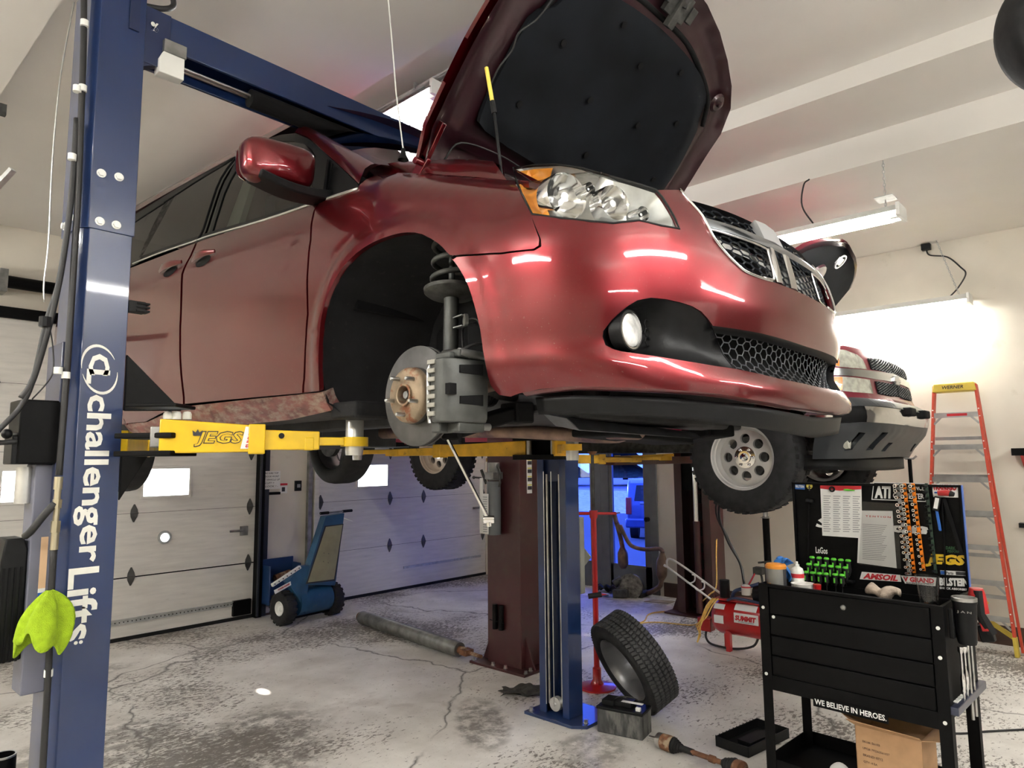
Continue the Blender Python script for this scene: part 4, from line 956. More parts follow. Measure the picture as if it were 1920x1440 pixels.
# headlights
lens=px([(962,314.5),(1000,309.5),(1041,308),(1090,315),(1146,331),(1202,346.5),(1230,356),(1242,370),(1254,389),(1265,408),(1274,429)]+[(1240,423),(1198,413),(1180,415),(1150,418.5),(1108,415),(1052,409),(998,401.5),(978,362),(968,338)])
for mi in (False,True):
    h=panel(SV,'headlight_lens',lens,'clear_lens',V,off=.003,rim=.012,mirror=mi,ds=.05,dz=.03)
    seam(SV,lens,.0035,'headlight_seal','black_rubber',h,off=.0,closed=True,k=1,mirror=mi)
    hs=mat('headlight_chrome',(.78,.79,.78),.28,.6,var=.1,vs=16)
    panel(SV,'headlight_housing',lens,hs,h,off=lambda a,z:-.012-min(.085,pdist((min(a,PI-a),z),lens)*2.2),rim=0,mirror=mi,ds=.03,dz=.02)
    am=px([(966,319),(1000,314),(1034,312),(1028,330),(1022,350),(1020,370),(1026,392),(1030,403),(999,399),(981,362)])
    panel(SV,'turn_signal',am,mat('amber_plastic',(.95,.36,.05),.3,coat=.5,var=.12,vs=25),h,off=lambda a,z:-.010-min(.02,pdist((min(a,PI-a),z),am)*1.1),rim=0,mirror=mi,ds=.03,dz=.02)  # amber by its own colour, no emission
    for (qx,qy),r,dep in (((1068,363),.070,.045),((1158,376),.052,.042),((1108,350),.018,.03),((1208,398),.022,.03)):
        c=SV.hit(qx,qy)+np.array([.010,dep*.55,0]); ax=unit((.30,1,.0))
        if mi: c=np.array([2*XC-c[0],c[1],c[2]]); ax=ax*np.array([-1,1,1])
        MB().lathe([(.0,.05),(r*.35,.046),(r*.8,.02),(r*.93,-.004),(r,-.010),(r*1.04,.0),(r*1.06,.04)],c,ax,36).build('reflector_bowl','chrome',h,smooth=50)
        MB().lathe([(.0,-.0),(r*.2,.0),(r*.24,.05)],c,ax,16).build('bulb_shield','chrome',h)
# doors and side glass
fs=[(588,395),(582,425),(581,450),(575.5,589),(571,655),(566.5,737)]
rs=[(370,455),(358.5,481),(343.5,514),(340.5,600),(341.5,700),(346.5,757)]
fd=px([(597,379),(490,415.5),(394,446)]+rs+[(460,746.5)]+fs[::-1])
o=panel(SV,'front_door',fd,'car_red',V,rim=.015)
sd=px([(246,502),(366,456),(355.5,481),(340,514),(337,600),(338,700),(343,757),(272,766.5)])
yr=-3.32
belt_r=lambda a:itp(-a,[(2.9,2.885),(3.3,2.905),(4.8,2.94)])
sdo=[(yr,belt_r(yr)),sd[0]][:1]+[q for q in sd[:1] if q[0]>yr+.05]+[(sd[1])]+sd[2:7]+[(-2.75,1.935),(yr,1.94)]
sdo=[(yr,sd[0][1]+.012)]+[sd[0]]+[sd[1]]+sd[2:7]+[(-2.7,1.935),(yr,1.94)]
panel(SV,'sliding_door',sdo,'car_red',V,rim=.015)
for mi in (True,):
    panel(SV,'front_door',fd,'car_red',V,rim=.015,mirror=True,ds=.1,dz=.08); panel(SV,'sliding_door',sdo,'car_red',V,rim=.015,mirror=True,ds=.1,dz=.08)
hy_=1.774+3.078-1.45
qp=[(yr-.02,sd[0][1]+.013),(yr-.02,1.94)]+[(-hy_+.40*math.cos(k*PI/14),1.93+.40*math.sin(k*PI/14)) for k in range(0,15)]+[(-4.72,1.99),(-4.80,2.3),(-4.80,2.93)]
for mi in (False,True): panel(SV,'quarter_panel',qp,'car_red',V,rim=.02,mirror=mi,ds=.1,dz=.08)
# sills
rk=px([(345,762),(460,750),(566,740),(603,736),(610,756)])
rko=[(yr,1.935),(-2.7,1.93)]+rk+[(rk[4][0],1.895),(-1.2,1.875),(-2.2,1.868),(yr,1.875)]
for mi in (False,True): panel(SV,'rocker_panel',rko,'sill_dirt',V,rim=.05,mirror=mi,off=-.006)
gut=[(553,249),(525,252),(494,261.5),(452,279),(397,310.5),(313,364)]
gs=px([(672,351),(640,361.5),(608,372),(500,408.5),(394,440),(366,449),(252,489.5)])
gf=gs+[(-3.4,gs[-1][1]+.01),(-4.78,2.965),(-4.72,3.2),(-4.6,3.47)]+px(gut[::-1])+px([(578,260),(603,282),(640,315),(671,345)])
gfr=px([(600,369),(500,402.5),(397,433),(403,412),(410,390),(419,362),(430,338),(444,314),(463,290),(480,277),(497,269),(522,263.5),(549,263),(568,268),(583,279),(592,294),(597,325)])
qt=px([(613,363),(617,330),(622,305),(640,322),(667,348),(640,355)])
sg=px([(258,482),(270,452),(285,420),(307,378),(360,343),(419,307),(447,288),(436,311),(420,345),(408,380),(400,408),(392,434.5),(330,456)])
rg_=[(-3.12,2.96),(-4.6,2.99),(-4.5,3.36),(-2.98,3.40)]
for mi in (False,True):
    w=panel(SV,'side_window_frame',gf,'black_plastic',V,holes=[gfr,qt,sg,rg_],rim=.012,off=-.003,mirror=mi,ds=.08 if mi else .06)
    for nm,pl_,m_ in (('front_window',gfr,'tint_light'),('quarter_window',qt,'black_plastic'),('sliding_door_window',sg,'tint_glass'),('rear_quarter_window',rg_,'tint_glass')):
        panel(SV,nm,pl_,m_,w,off=-.008,rim=0,mirror=mi,ds=.1,dz=.08)
cb=seam(SV,px([(671,355),(640,364.5),(608,375),(500,412),(394,442.5),(366,452.5),(300,475),(250,495)]),.0055,'belt_trim','aluminum',V,off=.003)
seam(SV,px([(371,452),(382,430),(395,390),(415,335),(452,284)]),.006,'pillar_strip','matte_black',V,off=.002) 
# roof, pillars, windscreen
apo=[SV.hit(*q) for q in ((673,345),(640,313.5),(604,281),(579,258.5),(553,248))]
api=[at(702,307,x=1.585),at(660,283,x=1.615),at(626,263,x=1.655),at(603,249.5,x=1.70),at(582,238,x=1.74)]
def mir(p): return np.array([2*XC-p[0],p[1],p[2]])
for f_ in (lambda p:p,mir):
    o_=cm([f_(p) for p in apo],4); i_=cm([f_(p) for p in api],4); R=[]
    for a,c in zip(o_,i_):
        mid=(a+c)/2+np.array([(-1 if f_ is not mir else 1)*.018,-.012,.012]); R.append([a,a*.6+mid*.4+np.array([0,0,.004]),mid,c*.6+mid*.4+np.array([0,0,.004]),c])
    MB().loft(R,False,False).build('windscreen_pillar','car_red',V,smooth=60)
ic=cm(api,4)
def ws(u,v):
    k=u*(len(ic)-1); i=min(int(k),len(ic)-2); p=ic[i]*(1-(k-i))+ic[i+1]*(k-i); q=mir(p); t_=v*2-1
    return p*(1-v)+q*v+np.array([0,-.20,.02])*(1-t_*t_)
MB().grid(ws,16,20).build('windscreen','tint_glass',V,smooth=180)
ytop=float(api[-1][1])
def roofz(y): return 3.325+.06*(y-2)-.012*max(0,y-3.6)**2
def roof(u,v):
    y=max(ytop-.06,0)+ (6.28-ytop+.06)*u; yy=y+ (1-u)**3*0
    a=SV.YB-y; zg=roofz(y); pts=[SV.S(a,zg),SV.S(a,zg+.045),SV.S(a,zg+.075),SV.S(a,zg+.095)]
    p3=pts[-1]; t_=abs(v*2-1); near=v<.5
    if t_>.86: k=(1-t_)/.14*3; i=min(int(k),2); p=pts[i]*(1-(k-i))+pts[i+1]*(k-i)
    else: q=t_/.86; p=np.array([XC-(XC-p3[0])*q,p3[1]-.10*(1-q*q)*(1-u)**2,p3[2]+.045*(1-q*q)])
    return p if near else mir(p)
MB().grid(roof,40,40).build('roof','car_red',V,smooth=60)
tl=[(SV.YB-6.25,z) for z in (1.99,2.5,2.93,3.2,3.48)]
def tail(u,v): z=1.95+1.5*u; p=SV.S(-4.8,min(z,3.42)); q=mir(p); t_=2*v-1; r=p*(1-v)+q*v; return np.array([r[0],r[1]+.10*(1-t_**4)-.25*max(0,u-.6)**1.5,z])
MB().grid(tail,14,14).build('tailgate','car_red',V,smooth=60)
cw=MB().grid(lambda u,v:np.array([1.69+1.42*u,2.30-.02*abs(2*u-1)-.36*v-.14*(1-(2*u-1)**2)*(1-v),2.845+.012*(1-(2*u-1)**2)-.02*v]),16,4).build('cowl_panel','black_plastic',V,smooth=60)
MB().tube(cm([(1.72,2.10,2.875),(2.0,2.08,2.895),(2.3,2.10,2.90)],4),.008,6).build('wiper','matte_black',V)
MB().bx(1.55,3.25,2.24,2.28,2.3,2.85).build('firewall','matte_black',V)
# inner darkness: seats, floor, engine bay
b=MB(); b.bx(1.50,3.30,2.42,6.1,1.90,1.97); b.build('floor_pan',mat('underbody',(.035,.032,.03),.8,.2,var=.3,vs=8,bump=.2,bs=20),V,bevel=.01)
MB().bx(1.62,3.18,5.2,5.3,2.0,3.3).build('rear_trim','matte_black',V)
for sx_ in (1.92,2.88):
    b=MB(); b.bx(sx_-.26,sx_+.26,3.0,3.5,2.1,2.4); b.bx(sx_-.25,sx_+.25,3.42,3.56,2.4,3.0); b.bx(sx_-.12,sx_+.12,3.46,3.54,3.02,3.2); b.build('seat','matte_black',V,bevel=.05)
b=MB(); b.prism([(1.56,3.42,2.75),(1.56,3.60,2.75),(1.71,3.56,3.30),(1.71,3.44,3.30)],(.03,0,0)); b.build('pillar_trim','headliner',V)
b=MB(); b.bx(1.62,3.2,2.30,2.75,2.72,2.80); b.build('dashboard','matte_black',V,bevel=.03)
b=MB(); b.bx(1.95,2.98,1.15,2.24,2.05,2.52); b.bx(2.0,2.8,1.25,1.9,2.52,2.60); b.build('engine','matte_black',V,bevel=.02)
b=MB(); b.bar((1.85,1.16,2.42),(2.95,1.16,2.42),.12,.06); b.build('radiator_support','hood_under',V,bevel=.01)

# antenna
q=SV.S(-.52,2.79)+np.array([.05,0,.03]); q=at(756,300,x=1.60)
b=MB(); b.lathe([(.0,.05),(.008,.045),(.011,.02),(.022,.0)],q,(0,0,1),14); b.build('antenna_base','black_plastic',V)
top=at(728,0,x=1.57); b=MB(); b.tube([q+np.array([0,0,.04]),q*.6+top*.4+np.array([-.004,0,0]),q*.2+top*.8,top+unit(top-q)*.08],.0028,6); b.build('antenna_mast','cord_white',V)
# door handles
for (hx_,hy2),mi in (((300,507),0),((362,487),0)):
    s0=SV.inv(SV.hit(hx_+8,hy2)); s1=SV.inv(SV.hit(hx_+40,hy2-10)); zc=(s0[1]+s1[1])/2; a0,a1_=s0[0]-.03,s1[0]+.02
    R=[]
    for k in range(11):
        t_=k/10; a=a0+(a1_-a0)*t_; o_=.012+.022*math.sin(PI*t_); w_=.010+.010*math.sin(PI*t_)
        c=SV.pt(a,zc,o_); R.append([c+SV.N(a,zc)*w_*.5*math.cos(j*PI/4)+np.array([0,0,w_*math.sin(j*PI/4)]) for j in range(8)])
    MB().loft(R).build('door_handle','car_red',o,smooth=60)
    cc=((a0+a1_)/2-.01,zc-.02); ell=[(cc[0]+.085*math.cos(k*PI/10),cc[1]+.028*math.sin(k*PI/10)) for k in range(20)]
    panel(SV,'handle_shade',ell,'matte_black',o,off=.0015,rim=0,ds=.03,dz=.015)  # flat black patch paints the shade of the handle hollow
# mirror
c=at(521,310,y=2.43); R=[]
for k in range(13):
    t_=-1+2*k/12; s_=max(.05,(1-abs(t_)**3.2))**.42; yy_=c[1]+.0+t_*.075; ring_=[]
    for j in range(28):
        th=2*PI*j/28; e=.5; cx_=math.copysign(abs(math.cos(th))**e,math.cos(th)); cz_=math.copysign(abs(math.sin(th))**e,math.sin(th))
        ring_.append((c[0]+.150*cx_*s_*(1+.05*cz_),yy_,c[2]+.088*cz_*s_+.012*cx_))
    R.append(ring_)
m_=MB().loft(R).build('mirror_cap','car_red',V,smooth=60)
b=MB(); R=[]
for k in range(9):
    t_=k/8; x_=c[0]-.10+.31*t_; h_=.012+.014*t_; R.append([(x_,c[1]+dy,c[2]-.075+dz-.018*math.sin(PI*t_)+.004*t_) for dy,dz in ((-.07,.012),(-.055,-h_),(.055,-h_),(.075,.012))])
b.loft(R); b.build('mirror_arm','black_plastic',m_,smooth=50,bevel=.006)
b=MB(); R=[(c[0]+.135*math.copysign(abs(math.cos(t_))**.5,math.cos(t_)),c[1]+.078,c[2]+.075*math.copysign(abs(math.sin(t_))**.5,math.sin(t_))) for t_ in np.linspace(0,2*PI,25)[:-1]]; b.prism(R,(0,.004,0)); b.build('mirror_glass','chrome',m_)
b=MB(); sp=[SV.hit(*q) for q in ((596,296),(619,300),(611,368),(590,375))]; b.prism([p+np.array([-.004,0,0]) for p in sp],(-.012,0,0)); b.build('mirror_sail','black_plastic',V)
# ---- raised hood
hn=np.array([0,1,1])/math.sqrt(2); h0=np.array([1.58,1.93,2.84]); hd=np.array([0,-1,1])/math.sqrt(2)
def HP(x,t_,o=0): "point on the hood: x across, t along from hinge, o above underside"; return np.array([x,h0[1],h0[2]])+hd*t_+hn*o
HW=[(0,.80),(.12,.83),(.45,.82),(.70,.80),(.82,.74),(.90,.64),(.97,.50),(1.03,.34),(1.07,.17),(1.085,0)]
half=[(XC-w_,t_) for t_,w_ in HW]; outl=half+[(2*XC-x,t_) for x,t_ in half[::-1][1:]]
def crown(x,t_): u=(x-XC)/.82; return .055*(1-u*u)+.045*math.sin(PI*min(1,max(0,t_/1.1)))
def hoodsheet(poly,o,name,m,par,step=.06,rim=0):
    P=dens(poly,.04); A=np.array(P); VV=list(P); E_=[(i,(i+1)%len(P)) for i in range(len(P))]; x=A[:,0].min()
    while x<A[:,0].max():
        y=A[:,1].min()
        while y<A[:,1].max():
            if inside((x,y),P) and pdist((x,y),P)>step*.4: VV.append((x,y))
            y+=step
        x+=step
    vs,_,fs_,_,_,_=geometry.delaunay_2d_cdt([Vector(v) for v in VV],E_,[],0,1e-6); vs=[tuple(v) for v in vs]
    F_=[tuple(f) for f in fs_ if inside((sum(vs[i][0] for i in f)/3,sum(vs[i][1] for i in f)/3),P)]
    of=o if callable(o) else (lambda x,t_:o)
    PP=[HP(x,t_,of(x,t_)) for x,t_ in vs]; b=MB().add(PP,[f for f in F_])
    if rim:
        n0=len(P); k=len(b.v); b.v+=[tuple(HP(x,t_,of(x,t_)-rim)) for x,t_ in P]
        idx={}
        for i,v in enumerate(vs): idx[(round(v[0],4),round(v[1],4))]=i
        for i in range(n0):
            a,c_=idx.get((round(P[i][0],4),round(P[i][1],4))),idx.get((round(P[(i+1)%n0][0],4),round(P[(i+1)%n0][1],4)))
            if a is not None and c_ is not None: b.f.append((a,c_,k+(i+1)%n0,k+i))
    return b.build(name,m,par,smooth=50)
ho=hoodsheet(outl,lambda x,t_:.02+crown(x,t_),'hood','car_red',V,rim=.022)
inn=[(XC+(x-XC)*.985,.01+t_*.985) for x,t_ in outl]
def under(x,t_):
    d=pdist((x,t_),outl); c_=crown(x,t_)
    # raised edge frame, pressed ribs and recesses of the inner panel
    f=.0+.028*sm(d,.02,.05)-.024*sm(d,.10,.14)
    f+=-.02*math.exp(-((abs(x-XC)-.30-.25*(t_-.3))/.06)**2)*sm(t_,.05,.2)*0
    return c_-.012-.006+f-.01
hoodsheet(inn,under,'hood_inner_panel','hood_under',ho,step=.03)
ins=[(XC-.58,.20),(XC-.64,.30),(XC-.635,.62),(XC-.56,.70),(XC-.50,.80),(XC-.30,.86),(XC,.88),(XC+.30,.86),(XC+.50,.80),(XC+.56,.70),(XC+.62,.6),(XC+.64,.30),(XC+.56,.20),(XC,.16)]
hoodsheet([tuple(p) for p in cm(ins,3,True)],lambda x,t_:crown(x,t_)-.050-.018*sm(pdist((x,t_),ins),0,.05)-.004*math.sin(x*19)*math.sin(t_*17),'hood_insulation','insul',ho,step=.04,rim=-.02)
b=MB()
for x,t_ in ((-.5,.35),(0,.3),(.5,.35),(-.45,.62),(.42,.62),(0,.72),(-.22,.80),(.24,.80),(-.15,.5),(.2,.52)): 
    q=HP(XC+x,t_,crown(XC+x,t_)-.074); b.cyl(q,q-hn*.006,.014,n=12)
b.build('insulation_clip','matte_black',ho)
b=MB(); b.tube(cm([HP(XC-.60,.66,.03),HP(XC-.52,.79,.04),HP(XC-.25,.90,.05),HP(XC,.915,.055),HP(XC+.25,.90,.05),HP(XC+.52,.80,.03),HP(XC+.62,.68,.02)],6),.012,8); b.build('hood_seal','matte_black',ho,smooth=180)
b=MB(); q=HP(XC,.985,.02); 
b.bx(-.07,.07,-.05,.05,-.012,.012); b.bx(-.02,.02,-.09,.02,-.03,0); b.bx(-.11,-.07,-.03,.03,-.02,.006); b.bx(.07,.10,-.02,.05,-.02,.006)
RT=Matrix((( -1,0,0),(0,hd[1],hn[1]),(0,hd[2],hn[2]))).to_3x3(); b.v=[tuple(np.array(RT@Vector(v))+q) for v in b.v]; b.tube([q+np.array([0,0,0])-hn*.02,q-hn*.05,q-hn*.05+hd*.05,q-hn*.02+hd*.05],.005,6); b.build('hood_latch_striker','cast_iron',ho,bevel=.003)
for x in (-.62,.62):
    q=HP(XC+x,.80,crown(XC+x,.8)-.03); MB().lathe([(.045,.0),(.035,-.012),(.016,-.012),(.014,-.028),(0,-.03)],q,hn,20).build('bump_stop','hood_under',ho)
for x in (-.80,.80):
    b=MB(); b.bar(HP(XC+x*.965,.0,.0),HP(XC+x*.965,.16,.012),.02,.035,up=hn); b.bar((XC+x*.965,1.99,2.78),HP(XC+x*.965,.02,.0),.02,.05); b.cyl((XC+x-.02,1.93,2.83),(XC+x+.02,1.93,2.83),.014,n=12); b.build('hood_hinge','car_red',ho,bevel=.003)
# washer hose and prop rod
b=MB(); b.tube(cm([HP(XC-.70,.03,-.01),HP(XC-.66,.12,.0),HP(XC-.45,.14,.0),HP(XC-.2,.12,.02),HP(XC+.1,.14,.03)],5),.004,6); b.tube(cm([HP(XC-.66,.32,-.0),HP(XC-.675,.42,-.005),HP(XC-.655,.50,.0),HP(XC-.67,.56,-.005),HP(XC-.62,.64,.0),HP(XC-.60,.76,.0)],5),.004,6); b.build('washer_hose','cable_black',ho,smooth=180)
pt_=onplane(912,127,HP(1.7,0,-.005),hn); pb=at(942,300,x=1.70)
b=MB(); b.cyl(pt_,pt_*.63+pb*.37,.0075,n=10); b.build('prop_rod_sleeve','cord_yellow' if 0 else mat('sleeve_yellow',(.85,.68,.12),.45),V)
b=MB(); b.cyl(pt_*.63+pb*.37,pt_*.50+pb*.5,.010,n=10); b.build('prop_rod_grip','black_rubber',V); MB().cyl(pt_*.5+pb*.5,pb-np.array([0,0,.08]),.0055,n=8).build('prop_rod','black_plastic',V)
# ---- wheel well
HUB=at(760,740.5,x=1.392); hy0,hz0=float(HUB[1]),float(HUB[2])
def well(xc_sign,name):
    AP_=[SV.hit(*q) for q in [(640,776),(622,771),(611,755)]+AR+AR2]; P0=[p.copy() for p in AP_]
    P0=[p for i,p in enumerate(P0) if i%2==0]+[P0[-1]]
    cy,cz=1.80,2.03; R=[]
    xs=[.0,.03,.12,.28,.42,.52]; ks=[1.0,1.025,1.03,1.02,1.0,.97]
    for dx,k in zip(xs,ks):
        R.append([np.array([p[0]+.006+dx,cy+(p[1]-cy)*k,cz+(p[2]-cz)*(k if p[2]>cz else 1)]) for p in P0])
    b=MB(); 
    if xc_sign<0: R=[[mir(p) for p in r] for r in R]
    b.loft(R,False,False); o_=b.build(name,'liner',V,smooth=60)
    wl=[(float(p[0]),p[1],p[2]) for p in R[-1]]; b=MB(); b.add([tuple(p) for p in wl],[tuple(range(len(wl)))]); b.build('well_wall','liner',V,smooth=None)
well(1,'wheel_arch_liner'); well(-1,'wheel_arch_liner')
b=MB(); b.bx(1.50,1.66,2.17,2.34,1.865,1.93); b.build('jacking_point','liner',V,bevel=.01)
# front corner: brake
bk=empty('brake_assembly',(0,0,0)); bk.parent=V; bk.location=(-2.40,-1.774,0); ORG[bk.name]=np.zeros(3)
hc=np.array([1.392,hy0,hz0])
b=MB(); b.lathe([(.092,.028),(.094,.034),(.094,.045),(.165,.045),(.1655,.0465),(.1655,.052),(.160,.053),(.160,.064),(.1655,.065),(.1655,.072),(.165,.073),(.094,.073)],hc,(1,0,0),64); b.build('brake_disc','disc_steel',bk,smooth=40)
b=MB(); b.lathe([(.036,-.002),(.040,.0),(.078,.0),(.086,.004),(.090,.010),(.092,.03)],hc,(1,0,0),48); b.lathe([(.0365,.02),(.0365,-.01),(.033,-.012),(.029,-.01),(.027,.03)],hc,(1,0,0),36); b.build('wheel_hub','hub_rust',bk,smooth=40)
b=MB(); b.lathe([(0,.0),(.012,.0),(.014,.006),(.014,.022),(.020,.026),(.020,.04)],hc,(1,0,0),20); b.cyl(hc+[.025,0,0],hc+[.06,0,0],.03); b.build('axle_stub','dull_steel',bk)
for k in range(5):
    th=math.radians(90+36+72*k+4); c=hc+np.array([0,.0635*math.cos(th),.0635*math.sin(th)])
    b=MB(); b.lathe([(0,-.034),(.0045,-.034),(.0066,-.030),(.0066,.0)],c,(1,0,0),12); b.build('wheel_stud','steel',bk)
# caliper: body with windows, bracket
def cp(y,z,x): return (x,y,z)
cy0=float(at(838,730,x=1.37)[1])
zt,zb=float(at(838,672,x=1.37)[2]),float(at(838,792,x=1.37)[2])
b=MB(); R=[]
for z_,k in ((zb,.80),(zb+.012,.95),(zb+.05,1),((zb+zt)/2,1.03),(zt-.05,1),(zt-.015,.93),(zt,.76)):
    R.append([(1.352+.0,cy0+.055*k,z_),(1.340,cy0+.01,z_),(1.345,cy0-.012*k,z_),(1.372,cy0-.036*k,z_),(1.45,cy0-.05*k,z_),(1.50,cy0-.045*k,z_),(1.50,cy0+.0,z_),(1.46,cy0+.012,z_),(1.36,cy0+.03,z_)])
b.loft(R); cl=b.build('brake_caliper','caliper_gray',bk,smooth=45,bevel=.004)
b=MB()
for z_,h_ in ((zb+.055,.030),((zb+zt)/2+.052,.030)): b.prism([(1.385,cy0-.044,z_),(1.47,cy0-.054,z_-.004),(1.47,cy0-.054,z_+h_),(1.385,cy0-.044,z_+h_*.75)],(.0,.006,0))
b.bx(1.345,1.372,cy0-.040,cy0-.02,(zb+zt)/2-.015,(zb+zt)/2+.018); b.build('caliper_window','matte_black',cl)
b=MB(); b.tube([(1.352,cy0+.058,zb-.0),(1.350,cy0+.062,zb+.04),(1.350,cy0+.062,zt-.03),(1.36,cy0+.052,zt+.0)],.005,6); b.build('caliper_spring','steel',cl)
b=MB()
for k in range(7): b.bx(1.338,1.350,cy0+.022,cy0+.055,zb+.02+k*.026,zb+.034+k*.026)
b.build('pad_tab',mat('pad_beige',(.33,.32,.28),.6,.3),cl,bevel=.002)
b=MB(); b.bx(1.37,1.43,cy0-.01,cy0+.055,zt,zt+.022); b.bx(1.39,1.50,cy0-.03,cy0+.03,zt+.005,zt+.03); b.bx(1.36,1.42,cy0+.02,cy0+.06,zb-.03,zb+.005); b.bx(1.39,1.5,cy0-.03,cy0+.05,zb-.028,zb+.002); b.build('caliper_bracket','caliper_gray',bk,bevel=.005)
b=MB(); b.cyl((1.40,cy0-.02,zt+.02),(1.52,cy0-.03,zt+.015),.014,n=12); b.cyl((1.40,cy0-.0,zb-.012),(1.53,cy0-.02,zb-.01),.012,n=12); b.build('slide_pin','dull_steel',bk)
# strut
SX=1.60; s0=at(845,668,x=SX); s1=at(848,440,x=SX+.04); sd_=s1-s0
def SP(z): t_=(z-s0[2])/sd_[2]; return s0+sd_*t_
zt2=float(at(845,560,x=SX)[2])
b=MB(); b.cyl(SP(s0[2]-.10),SP(zt2+.03),.027,n=20); b.cyl(SP(zt2),SP(zt2+.25),.011,n=12); st=b.build('strut_tube','caliper_gray',bk)
b=MB(); b.lathe([(.0,.0),(.03,.0),(.085,.012),(.098,.022),(.100,.034),(.092,.036),(.05,.028),(.0,.028)],SP(zt2+.005),sd_,36); b.build('spring_seat','cast_iron',bk)
b=MB(); pts=[]
for k in range(90):
    th=k*2*PI/22; z_=zt2+.055+k*.0028; r_=.072-.006*math.sin(k/90*PI); c=SP(z_); pts.append(c+np.array([r_*math.cos(th),r_*math.sin(th),0]))
b.tube(pts,.0095,8); b.build('coil_spring','cast_iron',bk,smooth=180)
b=MB(); q=at(870,600,x=SX); b.cyl(q,q+np.array([.01,-.006,0]),.022,n=20); b.bar(SP(q[2]+.015),q+np.array([0,0,.018]),.02,.004); b.bar(SP(q[2]-.02),q+np.array([0,0,-.02]),.02,.004); b.build('strut_bracket','dull_steel',bk)
b=MB(); c=SP(s0[2]-.02); b.cyl(c-[0,0,.06],c+[0,0,.04],.034,n=14); b.bar(c,(1.46,hy0-.02,hz0+.10),.05,.06); b.bar((1.47,hy0-.02,hz0+.12),(1.47,hy0,hz0-.16),.06,.06); b.build('steering_knuckle','cast_iron',bk,bevel=.01)
b=MB(); b.tube(cm([(1.42,cy0-.01,zt+.03),(1.46,cy0-.03,zt+.05),(1.52,cy0-.05,zt+.05),(1.55,cy0-.08,zt+.02),(1.56,cy0-.06,zt-.0)],5),.005,6); b.tube(cm([at(868,650,x=1.6),at(867,620,x=1.63),at(876,600,x=1.66),at(895,600,x=1.68),at(905,625,x=1.68)],4),.004,6); b.build('brake_hose','cable_black',bk,smooth=180)
b=MB(); q=at(893,640,x=1.80); b.bx(1.80,1.84,q[1]-.07,q[1]+.06,q[2]-.09,q[2]+.08); b.build('inner_shield','matte_black',bk,bevel=.03)
b=MB(); q=at(893,690,x=1.75); b.lathe([(.05,-.10),(.055,-.05),(.07,-.04),(.07,-.02),(.05,0),(.05,.05)],q,(0,0,1),20); b.build('oil_filter','cast_iron',bk)
p0=at(885,733,x=1.56); p1=at(935,720,x=1.70); b=MB(); b.cyl(p0,p1,.020,n=14); b.build('tie_rod','exhaust',bk)
b=MB(); q0=at(880,752,x=1.58); q1=at(918,742,x=1.75); 
for k in range(9): 
    c=q0+(q1-q0)*k/9; b.cyl(c,c+(q1-q0)/18,.014+.003*k,.017+.003*k,n=16); b.cyl(c+(q1-q0)/18,c+(q1-q0)/9,.017+.003*k,.014+.003*k,n=16)
b.build('rack_boot','black_rubber',bk)
p0=at(845,803,x=1.52); p1=at(960,775,x=1.80); b=MB(); b.bar(p0-[0,0,.01],p1,.09,.05); b.bar(p1-[0.02,0,0],p1+[.05,-.02,.0],.12,.075); b.cyl(p0-[0,0,.04],p0+[0,0,.03],.03); b.build('control_arm','matte_black',bk,bevel=.008)
b=MB(); b.cyl(at(870,690,x=1.62),at(925,700,x=1.80),.010); b.cyl((1.60,hy0-.08,hz0+.03),(1.95,hy0-.05,hz0+.02),.024,n=14); b.build('drive_shaft','cast_iron',bk)
# underbody
ub=mat('under_dark',(.03,.03,.032),.6,.2,var=.3,vs=10,bump=.1,bs=30)
b=MB(); b.bx(1.85,2.95,1.30,2.3,1.86,1.95); b.bar((1.78,1.40,1.86),(3.02,1.40,1.86),.14,.07); b.build('subframe',ub,V,bevel=.015)
ut=mat('tray_gray',(.10,.105,.115),.45,var=.2,vs=14,dirt=(.05,.045,.04),ds=9,dt=(.5,.7))
b=MB(); b.prism([(1.66,1.30,1.862),(1.70,1.10,1.855),(1.86,1.0,1.85),(2.94,1.0,1.85),(3.10,1.10,1.855),(3.14,1.30,1.862)],(0,0,.012))
for x in (1.9,2.3,2.7): b.bar((x,1.05,1.85),(x+.1,1.28,1.855),.03,.012)
b.build('engine_undertray',ut,V,bevel=.003)
b=MB(); b.prism([(1.70,1.32,1.83),(1.74,1.30,1.79),(2.5,1.26,1.775),(2.55,1.32,1.80)],(0,.10,.02)); b.build('splash_guard',ut,V,bevel=.004)
b=MB(); b.cyl((2.2,1.5,1.83),(2.34,1.46,1.83),.055,n=20); b.tube(cm([(2.3,1.5,1.83),(2.5,1.7,1.80),(2.45,2.3,1.84),(2.4,3.2,1.86),(2.4,4.4,1.86),(2.6,5.6,1.88)],6),.032,12); b.build('exhaust_pipe','exhaust',V,smooth=180)
b=MB(); b.bar((1.90,2.2,1.885),(1.92,5.9,1.885),.08,.07); b.bar((2.90,2.2,1.885),(2.88,5.9,1.885),.08,.07); b.bx(2.0,2.5,3.2,4.3,1.78,1.90); b.build('frame_rail',ub,V,bevel=.008)
b=MB(); b.bar((2.1,1.5,1.80),(2.9,1.62,1.78),.2,.03); b.bar((2.85,1.35,1.82),(3.2,1.75,1.80),.12,.05); b.build('crossmember','matte_black',V,bevel=.008)
